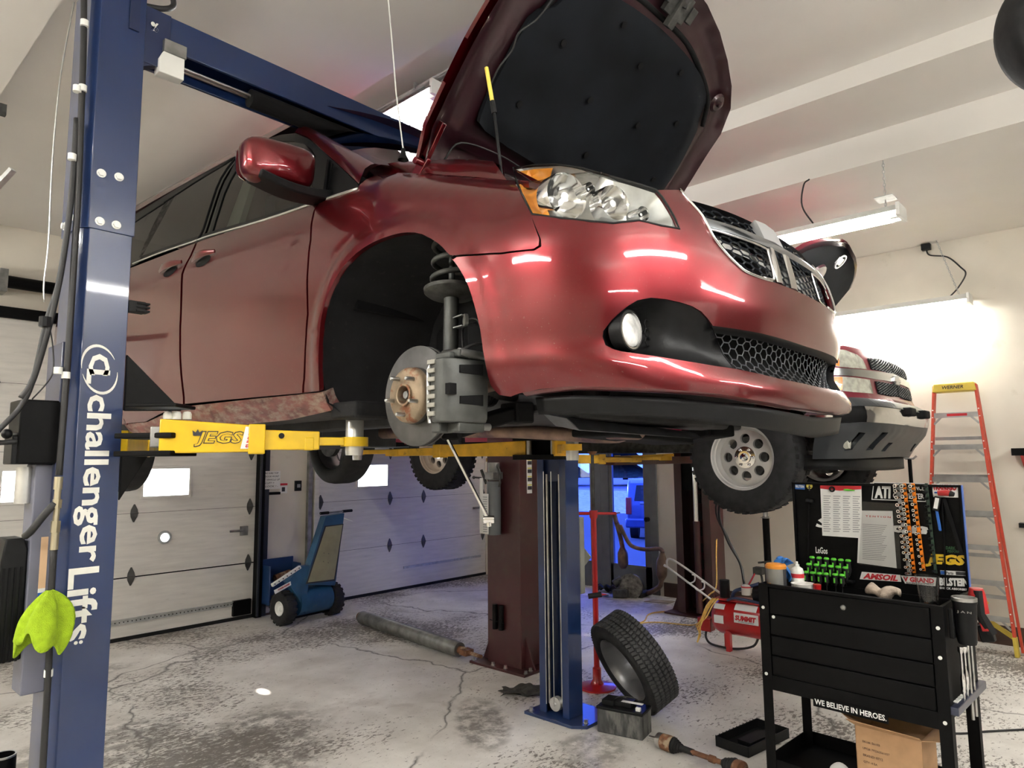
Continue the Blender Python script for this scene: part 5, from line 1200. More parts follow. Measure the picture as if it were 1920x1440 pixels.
# wheels
def tire(b,c,ax,R,w,rr):
    h=w/2; b.lathe([(rr,-h*.80),(rr+.01,-h*.95),(rr+(R-rr)*.5,-h*1.04),(R-.022,-h*.94),(R-.006,-h*.80),(R,-h*.5),(R,h*.5),(R-.006,h*.80),(R-.022,h*.94),(rr+(R-rr)*.5,h*1.04),(rr+.01,h*.95),(rr,h*.80)],c,ax,56,closed=True)
def van_wheel(c,side):
    e=empty('wheel',tuple(c)); e.parent=V; e.location=tuple(np.array(c)-ORG[V.name]); ORG[e.name]=np.array(c,float)
    ax=(side,0,0); b=MB(); tire(b,c,ax,.345,.225,.225); b.build('tire','tire_rubber',e,smooth=50)
    b=MB(); b.lathe([(.225,-.085),(.215,-.07),(.20,-.05),(.20,.06),(.215,.075),(.225,.09)],c,ax,48); 
    for k in range(5):
        th=2*PI*k/5; d=np.array([0,math.cos(th),math.sin(th)]); c_=np.array(c)+np.array([side,0,0])*.05; b.bar(c_+d*.03,c_+d*.21,.05,.02,up=(side,0,0))
    b.cyl(np.array(c)+np.array([side,0,0])*.03,np.array(c)+np.array([side,0,0])*.07,.06); b.build('rim','wheel_gray',e,smooth=40)
van_wheel((3.22,4.85,1.865),1); van_wheel((1.56,4.85,1.865),-1); pass
b=MB(); b.tube(cm([(1.7,4.85,1.86),(2.0,4.75,1.84),(2.8,4.75,1.84),(3.1,4.85,1.86)],5),.03,10); b.cyl((3.10,4.85,1.87),(3.14,4.85,1.87),.13,n=24); b.build('rear_axle','cast_iron',V,smooth=60)
# ---------------------------------------------------------------- pickup truck on the maroon lift
TC=5.72
g_,v_=smooth_tab([(1.55,.12),(1.68,.07),(1.80,.03),(1.9,0),(2.1,.0),(2.2,.02),(2.4,.01),(2.5,.05),(2.62,.10)]); TWt=list(zip(g_,v_))
g_,v_=smooth_tab([(1.60,1.42),(1.68,1.36),(1.78,1.30),(1.86,1.22),(1.98,1.19),(2.06,1.22),(2.10,1.30),(2.2,1.31),(2.38,1.34),(2.5,1.42),(2.6,1.55)]); TFt=list(zip(g_,v_))
ST=Surf(TC,1.80,3.2,lambda z,y:.99-itp(z,TWt),lambda z:itp(z,TFt))
TR=empty('pickup_truck',(TC,2.1,0),'maroon pickup truck with gray bumper and raised hood, lifted behind the red minivan','truck')
def tp(l): return [(min(a,PI/2),z) for a,z in ST.px(l)]
def both(nm,l,m,**k):
    r=[]
    for mi in (False,True): r.append(panel(ST,nm,l,m,k.get('par',TR),off=k.get('off',0),rim=k.get('rim',.01),ds=k.get('ds',.06),dz=k.get('dz',.03),mirror=mi,holes=k.get('holes',())))
    return r
hlu=tp([(1558,654.5),(1584,657),(1607,666),(1617,675),(1624.5,692.5),(1600,690.5),(1572,688),(1558,685)])
hll=tp([(1561,706),(1579,706),(1630,712.5),(1636.5,738.5),(1600,735.5),(1562.5,732)])
for mi in (0,1):
    for nm,pl_ in (('headlight',hlu),('lower_headlight',hll)):
        h=panel(ST,nm,pl_,mat('truck_lamp',(.62,.63,.55),.2,.3,coat=.7,var=.15,vs=25) if 'M_tl' not in M else M['M_tl'],TR,off=.004,rim=.02,mirror=bool(mi)); M['M_tl']=h.data.materials[0]
    am=tp([(1558,655.5),(1566,656),(1571,668),(1573,687),(1558,684)]); panel(ST,'turn_signal',am,'amber',TR,off=.007,rim=.004,mirror=bool(mi))
    am=tp([(1561.5,707),(1578,707),(1578.5,732),(1563,731)]); panel(ST,'turn_signal',am,'amber',TR,off=.007,rim=.004,mirror=bool(mi))
zt_=ST.px([(1640,671)])[0][1]
both('front_panel',[(.02,2.12),(.02,2.50)]+tp([(1557,651)])+[(.9,2.47),(PI/2,2.46),(PI/2,2.09),(.25,2.10)],'truck_red',rim=.03)
grl=tp([(1560,690),(1600,692.5),(1624,695),(1640,697),(1660,700),(1680,704)])+[(PI/2,2.285)]; grb=tp([(1561.5,704),(1617,708),(1640,712),(1670,717),(1683,719)])
gb=[q for q in grl]+[(PI/2,grb[-1][1])]+grb[::-1]
both('grille_crossbar',gb,mat('bar_chrome',(.55,.57,.58),.18,.95,var=.05),off=.012,rim=.02)
dk_=M['grille_dark_t']=mat('truck_mesh',(.09,.10,.105),.4,.5)
ugt=[(q[0],q[1]) for q in tp([(1625,672),(1652,675),(1671,683)])]+[(PI/2,2.44),(PI/2,2.30)]+tp([(1660,698),(1632,693)])
lgt=tp([(1639,715),(1670,720)])+[(PI/2,grb[-1][1]-.006),(PI/2,2.145)]+tp([(1670,744),(1645,739)])
for pl_ in (ugt,lgt):
    for mi in (False,True):
        panel(ST,'grille_backing',pl_,'matte_black',TR,off=.002,rim=.0,mirror=mi)
    full=pl_; 
    for mi in (False,True):
        pm=[(PI-a,z) for a,z in full] if mi else full
        hexmesh(ST,pm,.034,.008,.0032,'grille_mesh',dk_,TR,ar=1.2)
bt=MB(); P_=[(-.09,-.012),(-.035,-.012),(-.045,-.034),(.045,-.034),(.035,-.012),(.09,-.012),(.075,.018),(.03,.018),(.038,.036),(-.038,.036),(-.03,.018),(-.075,.018)]
fy=float(ST.S(PI/2,2.27)[1]); bt.prism([(TC+x*1.05,fy-.028,2.268+z) for x,z in P_],(0,.02,0)); bt.build('emblem','aluminum',TR,bevel=.004)
# bumper
both('bumper_cap',[(.2,2.03),(.2,2.097),(.3,2.095),(.9,2.088),(PI/2,2.075),(PI/2,2.025),(.9,2.035),(.3,2.03)],'truck_gray',off=.01,rim=.10)
both('bumper_band',[(.37,1.925),(.37,2.03),(.78,2.033),(.78,1.93)],'black_paint',off=.006,rim=.02)
both('bumper_chrome',[(.78,1.93),(.78,2.033),(PI/2,2.022),(PI/2,1.918)],'chrome',off=.008,rim=.02)
both('bumper_side_chrome',[(.2,1.86),(.2,2.025),(.37,2.03),(.37,1.92),(.31,1.87)],'chrome',off=.006,rim=.02)
fh=[(.62,1.745),(.74,1.75),(.80,1.86),(.70,1.865)]; fh2=[(.98,1.745),(1.10,1.75),(1.16,1.865),(1.05,1.865)]; fh3=[(1.28,1.74),(1.36,1.74),(1.40,1.80),(1.32,1.80)]
both('lower_bumper',[(.2,1.70),(.2,1.855),(.31,1.865),(.37,1.92),(.78,1.93),(PI/2,1.918),(PI/2,1.70),(.8,1.69),(.2,1.69)],'truck_gray',off=.004,rim=.03,holes=[fh,fh2,fh3])
both('bumper_backing',[(.5,1.71),(.5,1.90),(PI/2,1.90),(PI/2,1.71)],'matte_black',off=-.04,rim=0)
for mi in (1,-1):
    x=TC-mi*.22; b=MB(); b.bx(x-.07,x+.07,1.155,1.22,1.985,2.045); b.build('tow_hook','matte_black',TR,bevel=.01)
    q=ST.S(.70,1.80); q=np.array([TC+mi*(q[0]-TC),q[1]+.02,q[2]]); MB().lathe([(0,-.01),(.045,0),(.05,.03)],q,(0,1,0),20).build('fog_lamp','M_tl',TR)
MB().grid(lambda u,v:(lambda p:np.array([TC+(p[0]-TC)*.93,p[1]+.05,1.70-.10*v+.02*abs(2*u-1)]))(ST.S(-.1+(PI+.2)*u,1.72)),40,3).build('air_dam','black_plastic',TR,smooth=60,solid=.006)
# sides, cab and bed kept simple but closed
for mi in (1,-1):
    fx=TC-mi*.985
    def arc_(cy,cz,r,a0=0,a1=PI,n=14): return [(cy+r*math.cos(a0+(a1-a0)*k/n),cz+r*math.sin(a0+(a1-a0)*k/n)) for k in range(n+1)]
    out_=[(1.62,1.90),(1.66,2.40),(1.8,2.50),(3.05,2.56),(3.25,2.60),(5.9,2.62),(7.0,2.62),(7.0,1.95)]+[(5.92,1.90)]+arc_(5.44,1.88,.48)[0:]+[(4.9,1.88),(2.62,1.86)]+arc_(2.11,1.88,.48)+[(1.62,1.90)]
    b=MB(); b.prism([(fx,y,z) for y,z in out_],(mi*.03,0,0)); b.build('body_side','truck_red',TR,smooth=None)
cab=[]
for y,z,w_ in ((2.95,2.56,.93),(3.75,3.02,.74),(3.95,3.05,.72),(5.7,3.04,.72),(6.0,2.62,.90)): cab.append((y,z,w_))
b=MB(); b.loft([[(TC-w_,y,z),(TC-w_*.9,y,z+.03),(TC+w_*.9,y,z+.03),(TC+w_,y,z)] for y,z,w_ in cab],False,False); b.build('roof_and_windscreen','truck_red',TR,smooth=30)
for mi in (1,-1):
    b=MB(); b.add([(TC-mi*.95,2.95,2.56),(TC-mi*.74,3.75,3.02),(TC-mi*.72,5.7,3.04),(TC-mi*.92,6.0,2.62)],[(0,1,2,3)]); b.build('side_windows','tint_glass',TR,smooth=None)
b=MB(); b.bx(TC-.9,TC+.9,6.0,7.0,2.58,2.63); b.bx(TC-.96,TC+.96,6.98,7.02,1.95,2.62); b.build('tailgate','truck_red',TR,smooth=None)
b=MB(); b.bx(TC-.95,TC+.95,2.7,6.9,1.86,1.93); b.bx(TC-.9,TC+.9,1.6,2.7,2.0,2.35); b.build('floor_pan',M['underbody'] if 'underbody' in M else 'matte_black',TR,smooth=None)
b=MB(); 
for x in (TC-.42,TC+.42): b.bar((x,1.5,1.80),(x,6.8,1.84),.07,.12)
b.bar((TC-.6,2.1,1.72),(TC+.6,2.1,1.72),.12,.10); b.bar((TC-.7,5.44,1.80),(TC+.7,5.44,1.80),.09,.09); b.build('chassis_frame','cast_iron',TR,bevel=.008)
# bonnet up
tn=unit((0,1.0,1.0)); td=unit((0,-1.0,1.0)); t0_=np.array([TC,2.36,2.60])
def tH(x,t_,o=0): return t0_+np.array([x,0,0])+td*t_+tn*o
HW2=[(0,.72),(.5,.72),(.84,.70),(.95,.60),(1.04,.42),(1.10,.2),(1.12,0)]; ol=[(-w_,t_) for t_,w_ in HW2]+[(w_,t_) for t_,w_ in HW2[::-1][1:]]
# fit the tip of the bonnet to where the photo shows it
sc_=1.0
def sheet2(poly,o,nm,m,dom=.04):
    R=[]; b=MB(); n_=24
    for i in range(n_+1):
        t_=1.12*i/n_; w_=itp(t_,[(q[0],q[1]) for q in HW2]) if t_<1.12 else .02
        R.append([tH((-1+2*j/16)*w_*poly,t_*sc_*poly+(1-poly)*.5,o+dom*(1-(-1+2*j/16)**2)) for j in range(17)])
    b.loft(R,False,False); return b.build(nm,m,TR,smooth=50)
hq=sheet2(1,.03,'hood','truck_red'); sheet2(.985,.0,'hood_inner_panel','hood_under'); sheet2(.93,-.012,'hood_insulation','insul')
b=MB(); q=tH(0,.97,-.035); b.bar(q-td*.03,q+td*.03,.07,.02,up=tn); b.lathe([(.05,-.01),(.062,-.01),(.062,0),(.05,0)],q-tn*.004,tn,24,closed=True); b.build('hood_latch','aluminum',hq)
b=MB(); b.lathe([(.0,-.03),(.10,-.028),(.11,-.01)],tH(-.10,.78,.012),tn,24); b.build('hood_patch','hood_under',hq)  # plain flat patch in the inner panel colour, added to the underside
# wheels with eight round holes
def holed_disc(c,ax,R,rh,rc,nh,m,par,depth=0.0,dish=.02):
    u,w,d=frame(ax); c=np.array(c,float); ou=[(R*math.cos(2*PI*k/64),R*math.sin(2*PI*k/64)) for k in range(64)]
    hs_=[[(rc*math.cos(2*PI*j/nh)+rh*math.cos(2*PI*k/20),rc*math.sin(2*PI*j/nh)+rh*math.sin(2*PI*k/20)) for k in range(20)] for j in range(nh)]
    VV=list(ou);E_=[(i,(i+1)%64) for i in range(64)]
    for h in hs_: b0=len(VV); VV+=h; E_+=[(b0+i,b0+(i+1)%20) for i in range(20)]
    for r in (0,.25,.4,.92): VV+=[(R*r*math.cos(2*PI*k/24+.1),R*r*math.sin(2*PI*k/24+.1)) for k in range(24 if r else 1)]
    vs,_,fs_,_,_,_=geometry.delaunay_2d_cdt([Vector(v) for v in VV],E_,[],0,1e-7); vs=[tuple(v) for v in vs]
    F_=[tuple(f) for f in fs_ if not any(inside((sum(vs[i][0] for i in f)/3,sum(vs[i][1] for i in f)/3),h) for h in hs_)]
    P=[c+u*x+w*y+d*(dish*(1-(math.hypot(x,y)/R)**2)) for x,y in vs]; b=MB().add(P,F_)
    for h in hs_:
        A=[c+u*x+w*y+d*(dish*(1-(math.hypot(x,y)/R)**2)) for x,y in h]; B=[p-d*.03 for p in A]; b.loft([A,B],True,False)
    return b.build('rim_face',m,par,smooth=30)
def truck_wheel(c,side,m='wheel_alu',par=None,nm='wheel'):
    e=empty(nm,tuple(c)); ORG[e.name]=np.array(c,float); e.parent=TR; e.location=tuple(np.array(c)-ORG[TR.name])
    c=np.array(c,float); s_=np.array([side,0,0.]); b=MB(); R,w,rr=.400,.27,.228
    tire(b,c,s_,R,w,rr)
    for k in range(44):
        th=2*PI*k/44; d=np.array([0,math.cos(th),math.sin(th)])
        for sg in (1,-1): b.bar(c+d*(R-.018)+s_*sg*.085,c+d*(R+.004)+s_*sg*.085,.07,.03,up=np.cross(d,s_)+0*d)
    b.build('tire','tire_rubber',e,smooth=50)
    o=c+s_*.045
    b=MB(); b.lathe([(.236,.085),(.240,.092),(.236,.098),(.226,.094),(.220,.07),(.212,.066),(.208,.03),(.200,.022),(.196,.0),(.196,-.17),(.22,-.18)],o-s_*.02,s_,56); b.build('rim_barrel',m,e,smooth=40)
    holed_disc(o-s_*.008,s_,.198,.036,.135,8,m,e,dish=.02)
    b=MB(); b.lathe([(0,.055),(.022,.052),(.03,.03),(.045,.03),(.047,.02),(.078,.018),(.080,.008)],o+s_*0,s_,32); b.build('hub_cap','chrome',e,smooth=40)
    for k in range(6):
        th=2*PI*k/6; q=o+np.array([0,.062*math.cos(th),.062*math.sin(th)])+s_*.016; MB().lathe([(0,.024),(.007,.022),(.010,.014),(.010,0)],q,s_,12).build('lug_nut','chrome',e)
    MB().cyl(c-s_*.12,c+s_*.02,.15,n=28).build('brake_drum','cast_iron',e)
truck_wheel((4.86,2.106,1.705),-1); truck_wheel((4.86,5.44,1.80),-1,'tan_wheel'); truck_wheel((6.58,2.106,1.705),1); truck_wheel((6.58,5.44,1.80),1,'tan_wheel')
# ---------------------------------------------------------------- tool cart
CA=unit((-.056,-.998,0)); CDp=unit((.998,-.056,0)); C0=np.array([3.57,1.525,0])
def K(u,v,z): return C0+CA*u+CDp*v+np.array([0,0,z])
CW,CD_=.842,.488
TCt=empty('tool_cart',tuple(K(CW/2,CD_/2,0)),'black rolling tool cart with lid raised, covered in stickers, near the right front','tool cart')
def kb(b,u0,u1,v0,v1,z0,z1):
    V_=[K(u,v,z) for u in(u0,u1) for v in(v0,v1) for z in(z0,z1)]
    return b.add(V_,[(0,1,3,2),(4,6,7,5),(0,4,5,1),(2,3,7,6),(0,2,6,4),(1,5,7,3)])
# the body: open top tray with rim
b=MB(); kb(b,.03,CW-.03,.012,.022,.55,1.05); kb(b,.02,.03,.0,CD_,.55,1.04); kb(b,CW-.03,CW-.02,.0,CD_,.55,1.04); kb(b,.02,CW-.02,CD_-.012,CD_,.55,1.0); kb(b,.02,CW-.02,.01,CD_,.93,.94); kb(b,.02,CW-.02,.01,CD_,.55,.56)
bd=b.build('cabinet','black_paint',TCt,bevel=.002)
b=MB(); kb(b,-.0,CW,-.004,.010,1.035,1.05); kb(b,0,.012,0,CD_,1.035,1.05); kb(b,CW-.012,CW,0,CD_,1.035,1.05); b.build('top_rim','black_paint',bd,bevel=.003)
for k,(z0,z1) in enumerate(((.905,1.034),(.80,.90),(.70,.795),(.60,.695))):
    b=MB(); kb(b,.055,CW-.055,-.003,.02,z0,z1); o=b.build('drawer' if k else 'front_panel','black_paint',TCt,bevel=.004)
b=MB(); kb(b,.0,CW,-.001,.008,.525,.598); b.build('bottom_rail','black_paint',TCt,bevel=.002)
for u in (0,CW-.05):
    for v in (0,CD_-.045):
        b=MB(); uu=u if u else 0; kb(b,uu,uu+.05,v if v else -.004,(v if v else -.004)+.006,.06,1.04); e_=uu if u==0 else uu+.044; kb(b,e_,e_+.006,v if v==0 else v,v+.045,.06,1.04); b.build('leg','black_paint',TCt,bevel=.001)
b=MB(); kb(b,.0,CW,0,CD_,.115,.122); kb(b,0,CW,0,.006,.115,.19); kb(b,0,CW,CD_-.006,CD_,.115,.19); kb(b,0,.006,0,CD_,.115,.19); kb(b,CW-.006,CW,0,CD_,.115,.19); b.build('lower_tray','black_paint',TCt,bevel=.002)
b=MB(); kb(b,CW,CW+.03,-.01,CD_+.01,.60,.635)
b.build('side_shelf',mat('cart_navy',(.02,.025,.05),.35,coat=.3),TCt,bevel=.003)
for u in (.06,CW-.06):
    for v in (.05,CD_-.05):
        b=MB(); c=K(u,v,.042); b.cyl(c-CA*.016,c+CA*.016,.042,n=24); b.build('caster','black_rubber',TCt)
b=MB()
for u,z in ((.022,.93),(.022,.60),(CW-.025,.955),(CW-.025,.83),(CW-.025,.56),(.075,.89)): bolt(b,K(u,-.004,z),-CDp,.006,.004)
b.build('rivet','cast_white',TCt); b=MB(); b.lathe([(0,.008),(.005,.009),(.009,.008),(.012,.006),(.013,0)],onplane(1581,1139,K(0,-.003,0),CDp),-CDp,24); b.build('lock','dull_steel',TCt)
# raised lid board
bz0,bz1=.985,1.558
b=MB(); kb(b,.0,CW,CD_-.006,CD_,bz0,bz1); kb(b,0,.012,CD_-.022,CD_,bz0,bz1); kb(b,CW-.012,CW,CD_-.022,CD_,bz0,bz1); kb(b,0,CW,CD_-.022,CD_,bz1-.012,bz1); LID=b.build('lid','black_paint',TCt,bevel=.002)
b=MB(); kb(b,CW,CW+.003,CD_-.03,CD_,bz0,bz1); b.build('lid_edge',mat('edge_blue',(.02,.09,.40),.35),LID)
BV=CD_-.007
def bp(px_,py_,o=.0): return onplane(px_,py_,K(0,BV,0),CDp)-CDp*o
def btxt(s_,p0,p1,hpx,m,**k):
    "text on the lid between two pixels on its base line, hpx high"
    a=bp(*p0,.0015);c=bp(*p1,.0015); up=bp(p0[0],p0[1]-hpx,.0015); k.setdefault('depth',.0006)
    return T(s_,a,c-a,(0,0,1),float(np.linalg.norm(c-a)),float(up[2]-a[2]),**k).build('lettering',m,LID,smooth=None)
def bpatch(pts,m,name='sticker',o=.0008,par=None): return MB().prism([bp(*p,o) for p in pts],CDp*.0006).build(name,m,par or LID,smooth=None)
bpatch([(1491,904),(1509,905),(1509,918),(1491,917)],'ink_blue'); btxt('BILSTEIN',(1492,914),(1508,915),5,'paper',bold=.03)
b=MB(); c=bp(1518,911,.002); b.cyl(c,c-CDp*.001,.0175,n=24); st=b.build('sticker',mat('yellow_round',(.8,.68,.12),.5),LID)
b=MB(); c=bp(1518,907,.0035); b.cyl(c,c-CDp*.0005,.006,n=12); b.bar(bp(1518,910,.0035),bp(1518,920,.0035),.008,.001,up=CDp); b.bar(bp(1514,914,.0035),bp(1522,914,.0035),.001,.004); b.build('figure_mark','ink',st)
bpatch([(1638,904),(1738,906),(1736,941),(1634,937)],'paper'); bpatch([(1639,905.5),(1737,907.5),(1735,939.5),(1636,935.5)],'black_paint',o=.0012)
btxt('ATI',(1640,934),(1672,935),24,'paper',bold=.06,shear=.15); btxt('PERFORMANCE',(1675,918),(1733,920),10,'paper',bold=.02); btxt('CONVERTER',(1675,934),(1733,936),10,'paper',bold=.02)
bpatch([(1747,907),(1796,908),(1797,933),(1750,932)],'paper'); btxt('TRANSGO',(1749,919),(1794,920),11,'ink_red',bold=.06)
bpatch([(1752,922),(1790,923),(1790,926),(1752,925)],'ink_blue',o=.0014)
btxt('Snap-on',(1530,994),(1742,1008),24,'paper',bold=.04,shear=.2)
btxt('LeGos',(1530,1037),(1552,1039),12,'paper',bold=.02)
bpatch([(1616,1072),(1688,1078),(1690,1091),(1612,1086)],'paper'); btxt('AMSOIL',(1618,1085),(1684,1090),11,'ink_red',bold=.05,shear=.3)
bpatch([(1689,1079),(1756,1083),(1754,1099),(1697,1094)],'paper'); btxt('V GRAND',(1694,1090),(1752,1094),9,'ink_red',bold=.05); btxt('RACING EQUIPMENT',(1700,1095),(1752,1098),4,'ink',bold=.02)
btxt('JEGS',(1736,1062),(1813,1066),24,'yellow_paint',bold=.06,shear=.25,depth=.0008)
bpatch([(1763,1069),(1812,1072),(1813,1080),(1764,1077)],'paper'); bpatch([(1763.5,1070),(1771,1070.5),(1771,1077),(1764,1076.5)],'ink_blue',o=.0014); btxt('Parts',(1774,1076.5),(1788,1077.5),5.5,'ink',bold=.02); bpatch([(1792,1071.5),(1811.5,1073),(1812,1079.5),(1792.5,1078)],'ink',o=.0014)
btxt('BILSTEIN',(1762,1098),(1817,1100),15,'paper',bold=.06); btxt('SHOCK ABSORBERS',(1762,1104),(1818,1108),4,'paper',bold=.03)
b_=mat('dim_green',(.02,.09,.03),.5); btxt('DARK',(1774,1030),(1792,1031),6,b_,bold=.03); btxt('PERFORM',(1777,1036),(1800,1037),5,b_,bold=.02)
# magnet dish sheets
def thing_on_lid(name,pts,m,label,cat_,o=.004,th=.0008,group=None):
    ob=MB().prism([bp(*p,o) for p in pts],CDp*th).build(name,m,smooth=None); return tag(ob,label,cat_,group)
s1=thing_on_lid('torque_chart',[(1539,910),(1616,911),(1618,1009),(1543,1004)],'paper','white printed chart sheet with red heading pinned on the open cart lid','paper',o=.008)
MB().prism([bp(*p,.009) for p in [(1539,910),(1616,911),(1616,917),(1575,920),(1539,916)]],CDp*.0005).build('heading','ink_red',s1,smooth=None)
b=MB()
for c_ in range(4):
    for r_ in range(17): 
        x=1545+c_*18.3; y=929+r_*4.1+c_*.4; p=[bp(x,y,.009),bp(x+14-(r_*7%5),y+.4,.009),bp(x+14-(r_*7%5),y+1.8,.009),bp(x,y+1.4,.009)]; b.add(p,[(0,1,2,3)])
b.build('print','ink_gray',s1,smooth=None)
s2=thing_on_lid('attention_sheet',[(1612,957),(1674,958),(1682,1065),(1608,1055)],'paper','white ATTENTION letter in a clear sleeve on the cart lid, right of the chart','paper',o=.006)
T('TENTION',bp(1624,969,.0075),CA,(0,0,1),float(np.linalg.norm(bp(1671,972,.0075)-bp(1624,969,.0075))),.009,bold=.02,depth=.0005,space=1.5).build('heading','ink_red',s2,smooth=None)
b=MB()
for r_ in range(20): y=982+r_*3.4; b.add([bp(1618,y,.0075),bp(1664-(r_*13%11),y+3,.0075),bp(1664-(r_*13%11),y+4,.0075),bp(1618,y+1,.0075)],[(0,1,2,3)])
b.build('print','ink_gray',s2,smooth=None)
o=MB().prism([bp(*p,.011) for p in [(1619,940),(1684,944),(1691,1066),(1611,1058)]],CDp*.0005).build('clear_sleeve','clear_plastic',s2,smooth=None)
b=MB(); c=bp(1562,917,.012); b.lathe([(.008,0),(.016,0),(.016,-.006),(.008,-.006)],c,CDp,24,closed=True); o=b.build('ring_magnet','black_rubber'); tag(o,'round black ring magnet holding the printed chart','magnet')
b=MB(); b.tube([bp(1584,918,.014),bp(1590,918.5,.014),bp(1604,919.5,.014)],[.004,.006,.003],8); o=b.build('green_magnet','green_bright'); tag(o,'small bright green magnet tool at the top of the printed chart','magnet')
# socket rails
def rail(px0,px1,m,lab,n,sock='chrome',big=.010,w=.017):
    p0,p1=bp(*px0,.012),bp(*px1,.012); e=empty('socket_rail',tuple((p0+p1)/2),lab,'socket rail','socket rails on the cart lid')
    MB().bar(p0,p1,w,.008,up=CDp).build('rail',m,e,bevel=.001)
    for k in range(n):
        t_=(k+.5)/n; t_=t_+.012*math.sin(k*5); c=p0+(p1-p0)*t_-CDp*.006; r=big*(1-.35*t_); b=MB(); b.lathe([(0,.002),(r*.5,.002),(r*.6,.026),(r,.026),(r,.004),(r*.9,0)],c,-CDp-CA*.25,14); b.build('socket',sock,e)
    return e
rail((1684,905),(1707,1078),'alu_tape','silver socket rail at the left of the four rails on the cart lid',15)
rail((1697,906),(1716,1074),'orange_anod','orange socket rail, the left one of the two orange rails on the cart lid',16)
rail((1713,906),(1734,1070),'orange_anod','orange socket rail, the right one of the two orange rails on the cart lid',15,big=.009)
rail((1738,906),(1756,1074),mat('dark_green',(.012,.035,.02),.4),'dark green socket rail, rightmost of the four rails on the cart lid',14,sock=mat('black_socket',(.02,.022,.022),.3,.6),big=.007,w=.013)
e=empty('work_light',tuple(bp(1760,940,.02)),'small work light with white lens and blue label hanging on the cart lid','light')
b=MB(); b.bar(bp(1761,931,.022),bp(1756,957,.022),.030,.014,up=CDp); b.build('lamp_head','black_plastic',e,bevel=.003); b=MB(); b.bar(bp(1760.5,933,.031),bp(1757,953,.031),.018,.002,up=CDp); b.build('lens','paper',e,bevel=.001)
b=MB(); b.bar(bp(1758,957,.018),bp(1765,995,.018),.012,.010,up=CDp); b.build('handle','ink_blue',e,bevel=.002)
e=empty('flex_head_driver',tuple(bp(1785,924,.03)),'red and black handled tool hung on the cart lid under the white and red sticker','tool')
b=MB(); b.tube([bp(1762,924,.03),bp(1775,923,.03),bp(1785,925,.03)],[.014,.017,.014],10); b.build('handle','red_tool',e); b=MB(); b.tube([bp(1784,925,.03),bp(1792,927,.03)],[.016,.010],10); b.build('grip_end','black_rubber',e); b=MB(); b.bar(bp(1772,935,.02),bp(1806,1040,.02),.016,.006,up=CDp); b.build('strap','matte_black',e)
e=MB().tube([bp(1768,935,.014),bp(1772,1020,.014),bp(1775,1108,.014)],.0035,8).build('pry_bar','black_paint'); tag(e,'thin long black bar hanging at the right part of the cart lid','bar')
e=MB().tube([bp(1518,940,.012),bp(1517,1000,.012),bp(1518,1065,.012)],.004,8).build('pry_bar','black_paint'); tag(e,'long black rod hanging at the left part of the cart lid','bar'); 
b=MB(); b.bar(bp(1513,938,.014),bp(1526,940,.014),.02,.018); hh=b.build('rod_head','black_plastic',e,bevel=.003)
# drivers in a rack
e=empty('driver_rack',tuple(bp(1555,1085,.04)),'black rack holding the green handled screwdrivers on the cart lid','rack'); b=MB(); b.bar(bp(1520,1080,.02),bp(1604,1090,.02),.05,.012); b.build('rack_bar','black_plastic',e,bevel=.002)
def driver(px_,py_,ln,o):
    a=bp(px_,py_,o); e=empty('screwdriver',tuple(a),'screwdriver with black and bright green handle in the rack on the cart lid','screwdriver','green handled screwdrivers in the rack')
    z0=a-np.array([0,0,ln]); b=MB(); b.lathe([(0,0),(.011,-.001),(.0145,-.008),(.0125,-.025),(.015,-.05),(.0135,-ln+.02),(.007,-ln)],a,(0,0,1),12); b.build('grip','black_rubber',e)
    b=MB(); b.lathe([(0,.0025),(.010,.0015),(.0150,-.004),(.0146,-.009)],a,(0,0,1),12)
    b.build('cap','green_bright',e); b=MB(); b.bar(a-CDp*.0135-np.array([0,0,.022]),a-CDp*.0135-np.array([0,0,ln-.018]),.007,.004,up=CDp); b.build('stripe','green_bright',e)
    MB().cyl(z0,z0-np.array([0,0,.03]),.003,n=8).build('shaft','chrome',e)
for k in range(6): driver(1527+k*13.5,1042+k*1.2,.085,.035)
for k in range(6): driver(1524+k*13.6,1054+k*1.3,.075,.055)
for k in range(6): driver(1521+k*12.6+(k>3)*4,1068+k*1.1,.065,.075)
# things standing in the tray
def tray(px_,py_,v): return onplane(px_,py_,K(0,v,0),CDp)
def can(name,px0,px1,pyt,v,m,lab,cat_,base=.94,top=None,par=None):
    a=tray(px0,pyt,v);c=tray(px1,pyt,v); r=float(np.linalg.norm(c-a))/2; o=(a+c)/2; return o,r
o_,r_=can('',1437,1472,1062,.10,0,'','')
e=empty('cleaner_bottle',(o_[0],o_[1],.94),'black labelled bottle with orange cap at the left end of the cart tray','bottle')
b=MB(); b.lathe([(0,0),(r_,0),(r_,float(o_[2])-.94),(r_*.9,float(o_[2])-.935),(0,float(o_[2])-.935)],(o_[0],o_[1],.94),(0,0,1),24); b.build('body',mat('bottle_gray',(.25,.25,.24),.4,.4),e)
b=MB(); b.lathe([(r_*1.002,.02),(r_*1.002,float(o_[2])-.95)],(o_[0],o_[1],.94),(0,0,1),24,a0=.3,a1=3.6); b.build('label','ink',e)
b=MB(); b.lathe([(r_*1.03,float(o_[2])-.948),(r_*1.05,float(o_[2])-.935),(r_*.9,float(o_[2])-.925),(0,float(o_[2])-.92)],(o_[0],o_[1],.94),(0,0,1),24); b.build('cap',mat('cap_orange',(.75,.28,.03),.4),e)
T('POWER',(o_[0]-r_-.002,o_[1]+.01,.97),(0,0,1),(0,1,0),.08,.02,bold=.03).build('lettering','cap_orange' if 'cap_orange' in M else bpy.data.materials['cap_orange'],e,smooth=None)
q=tray(1472,1062,.14); rg=random.Random(5)
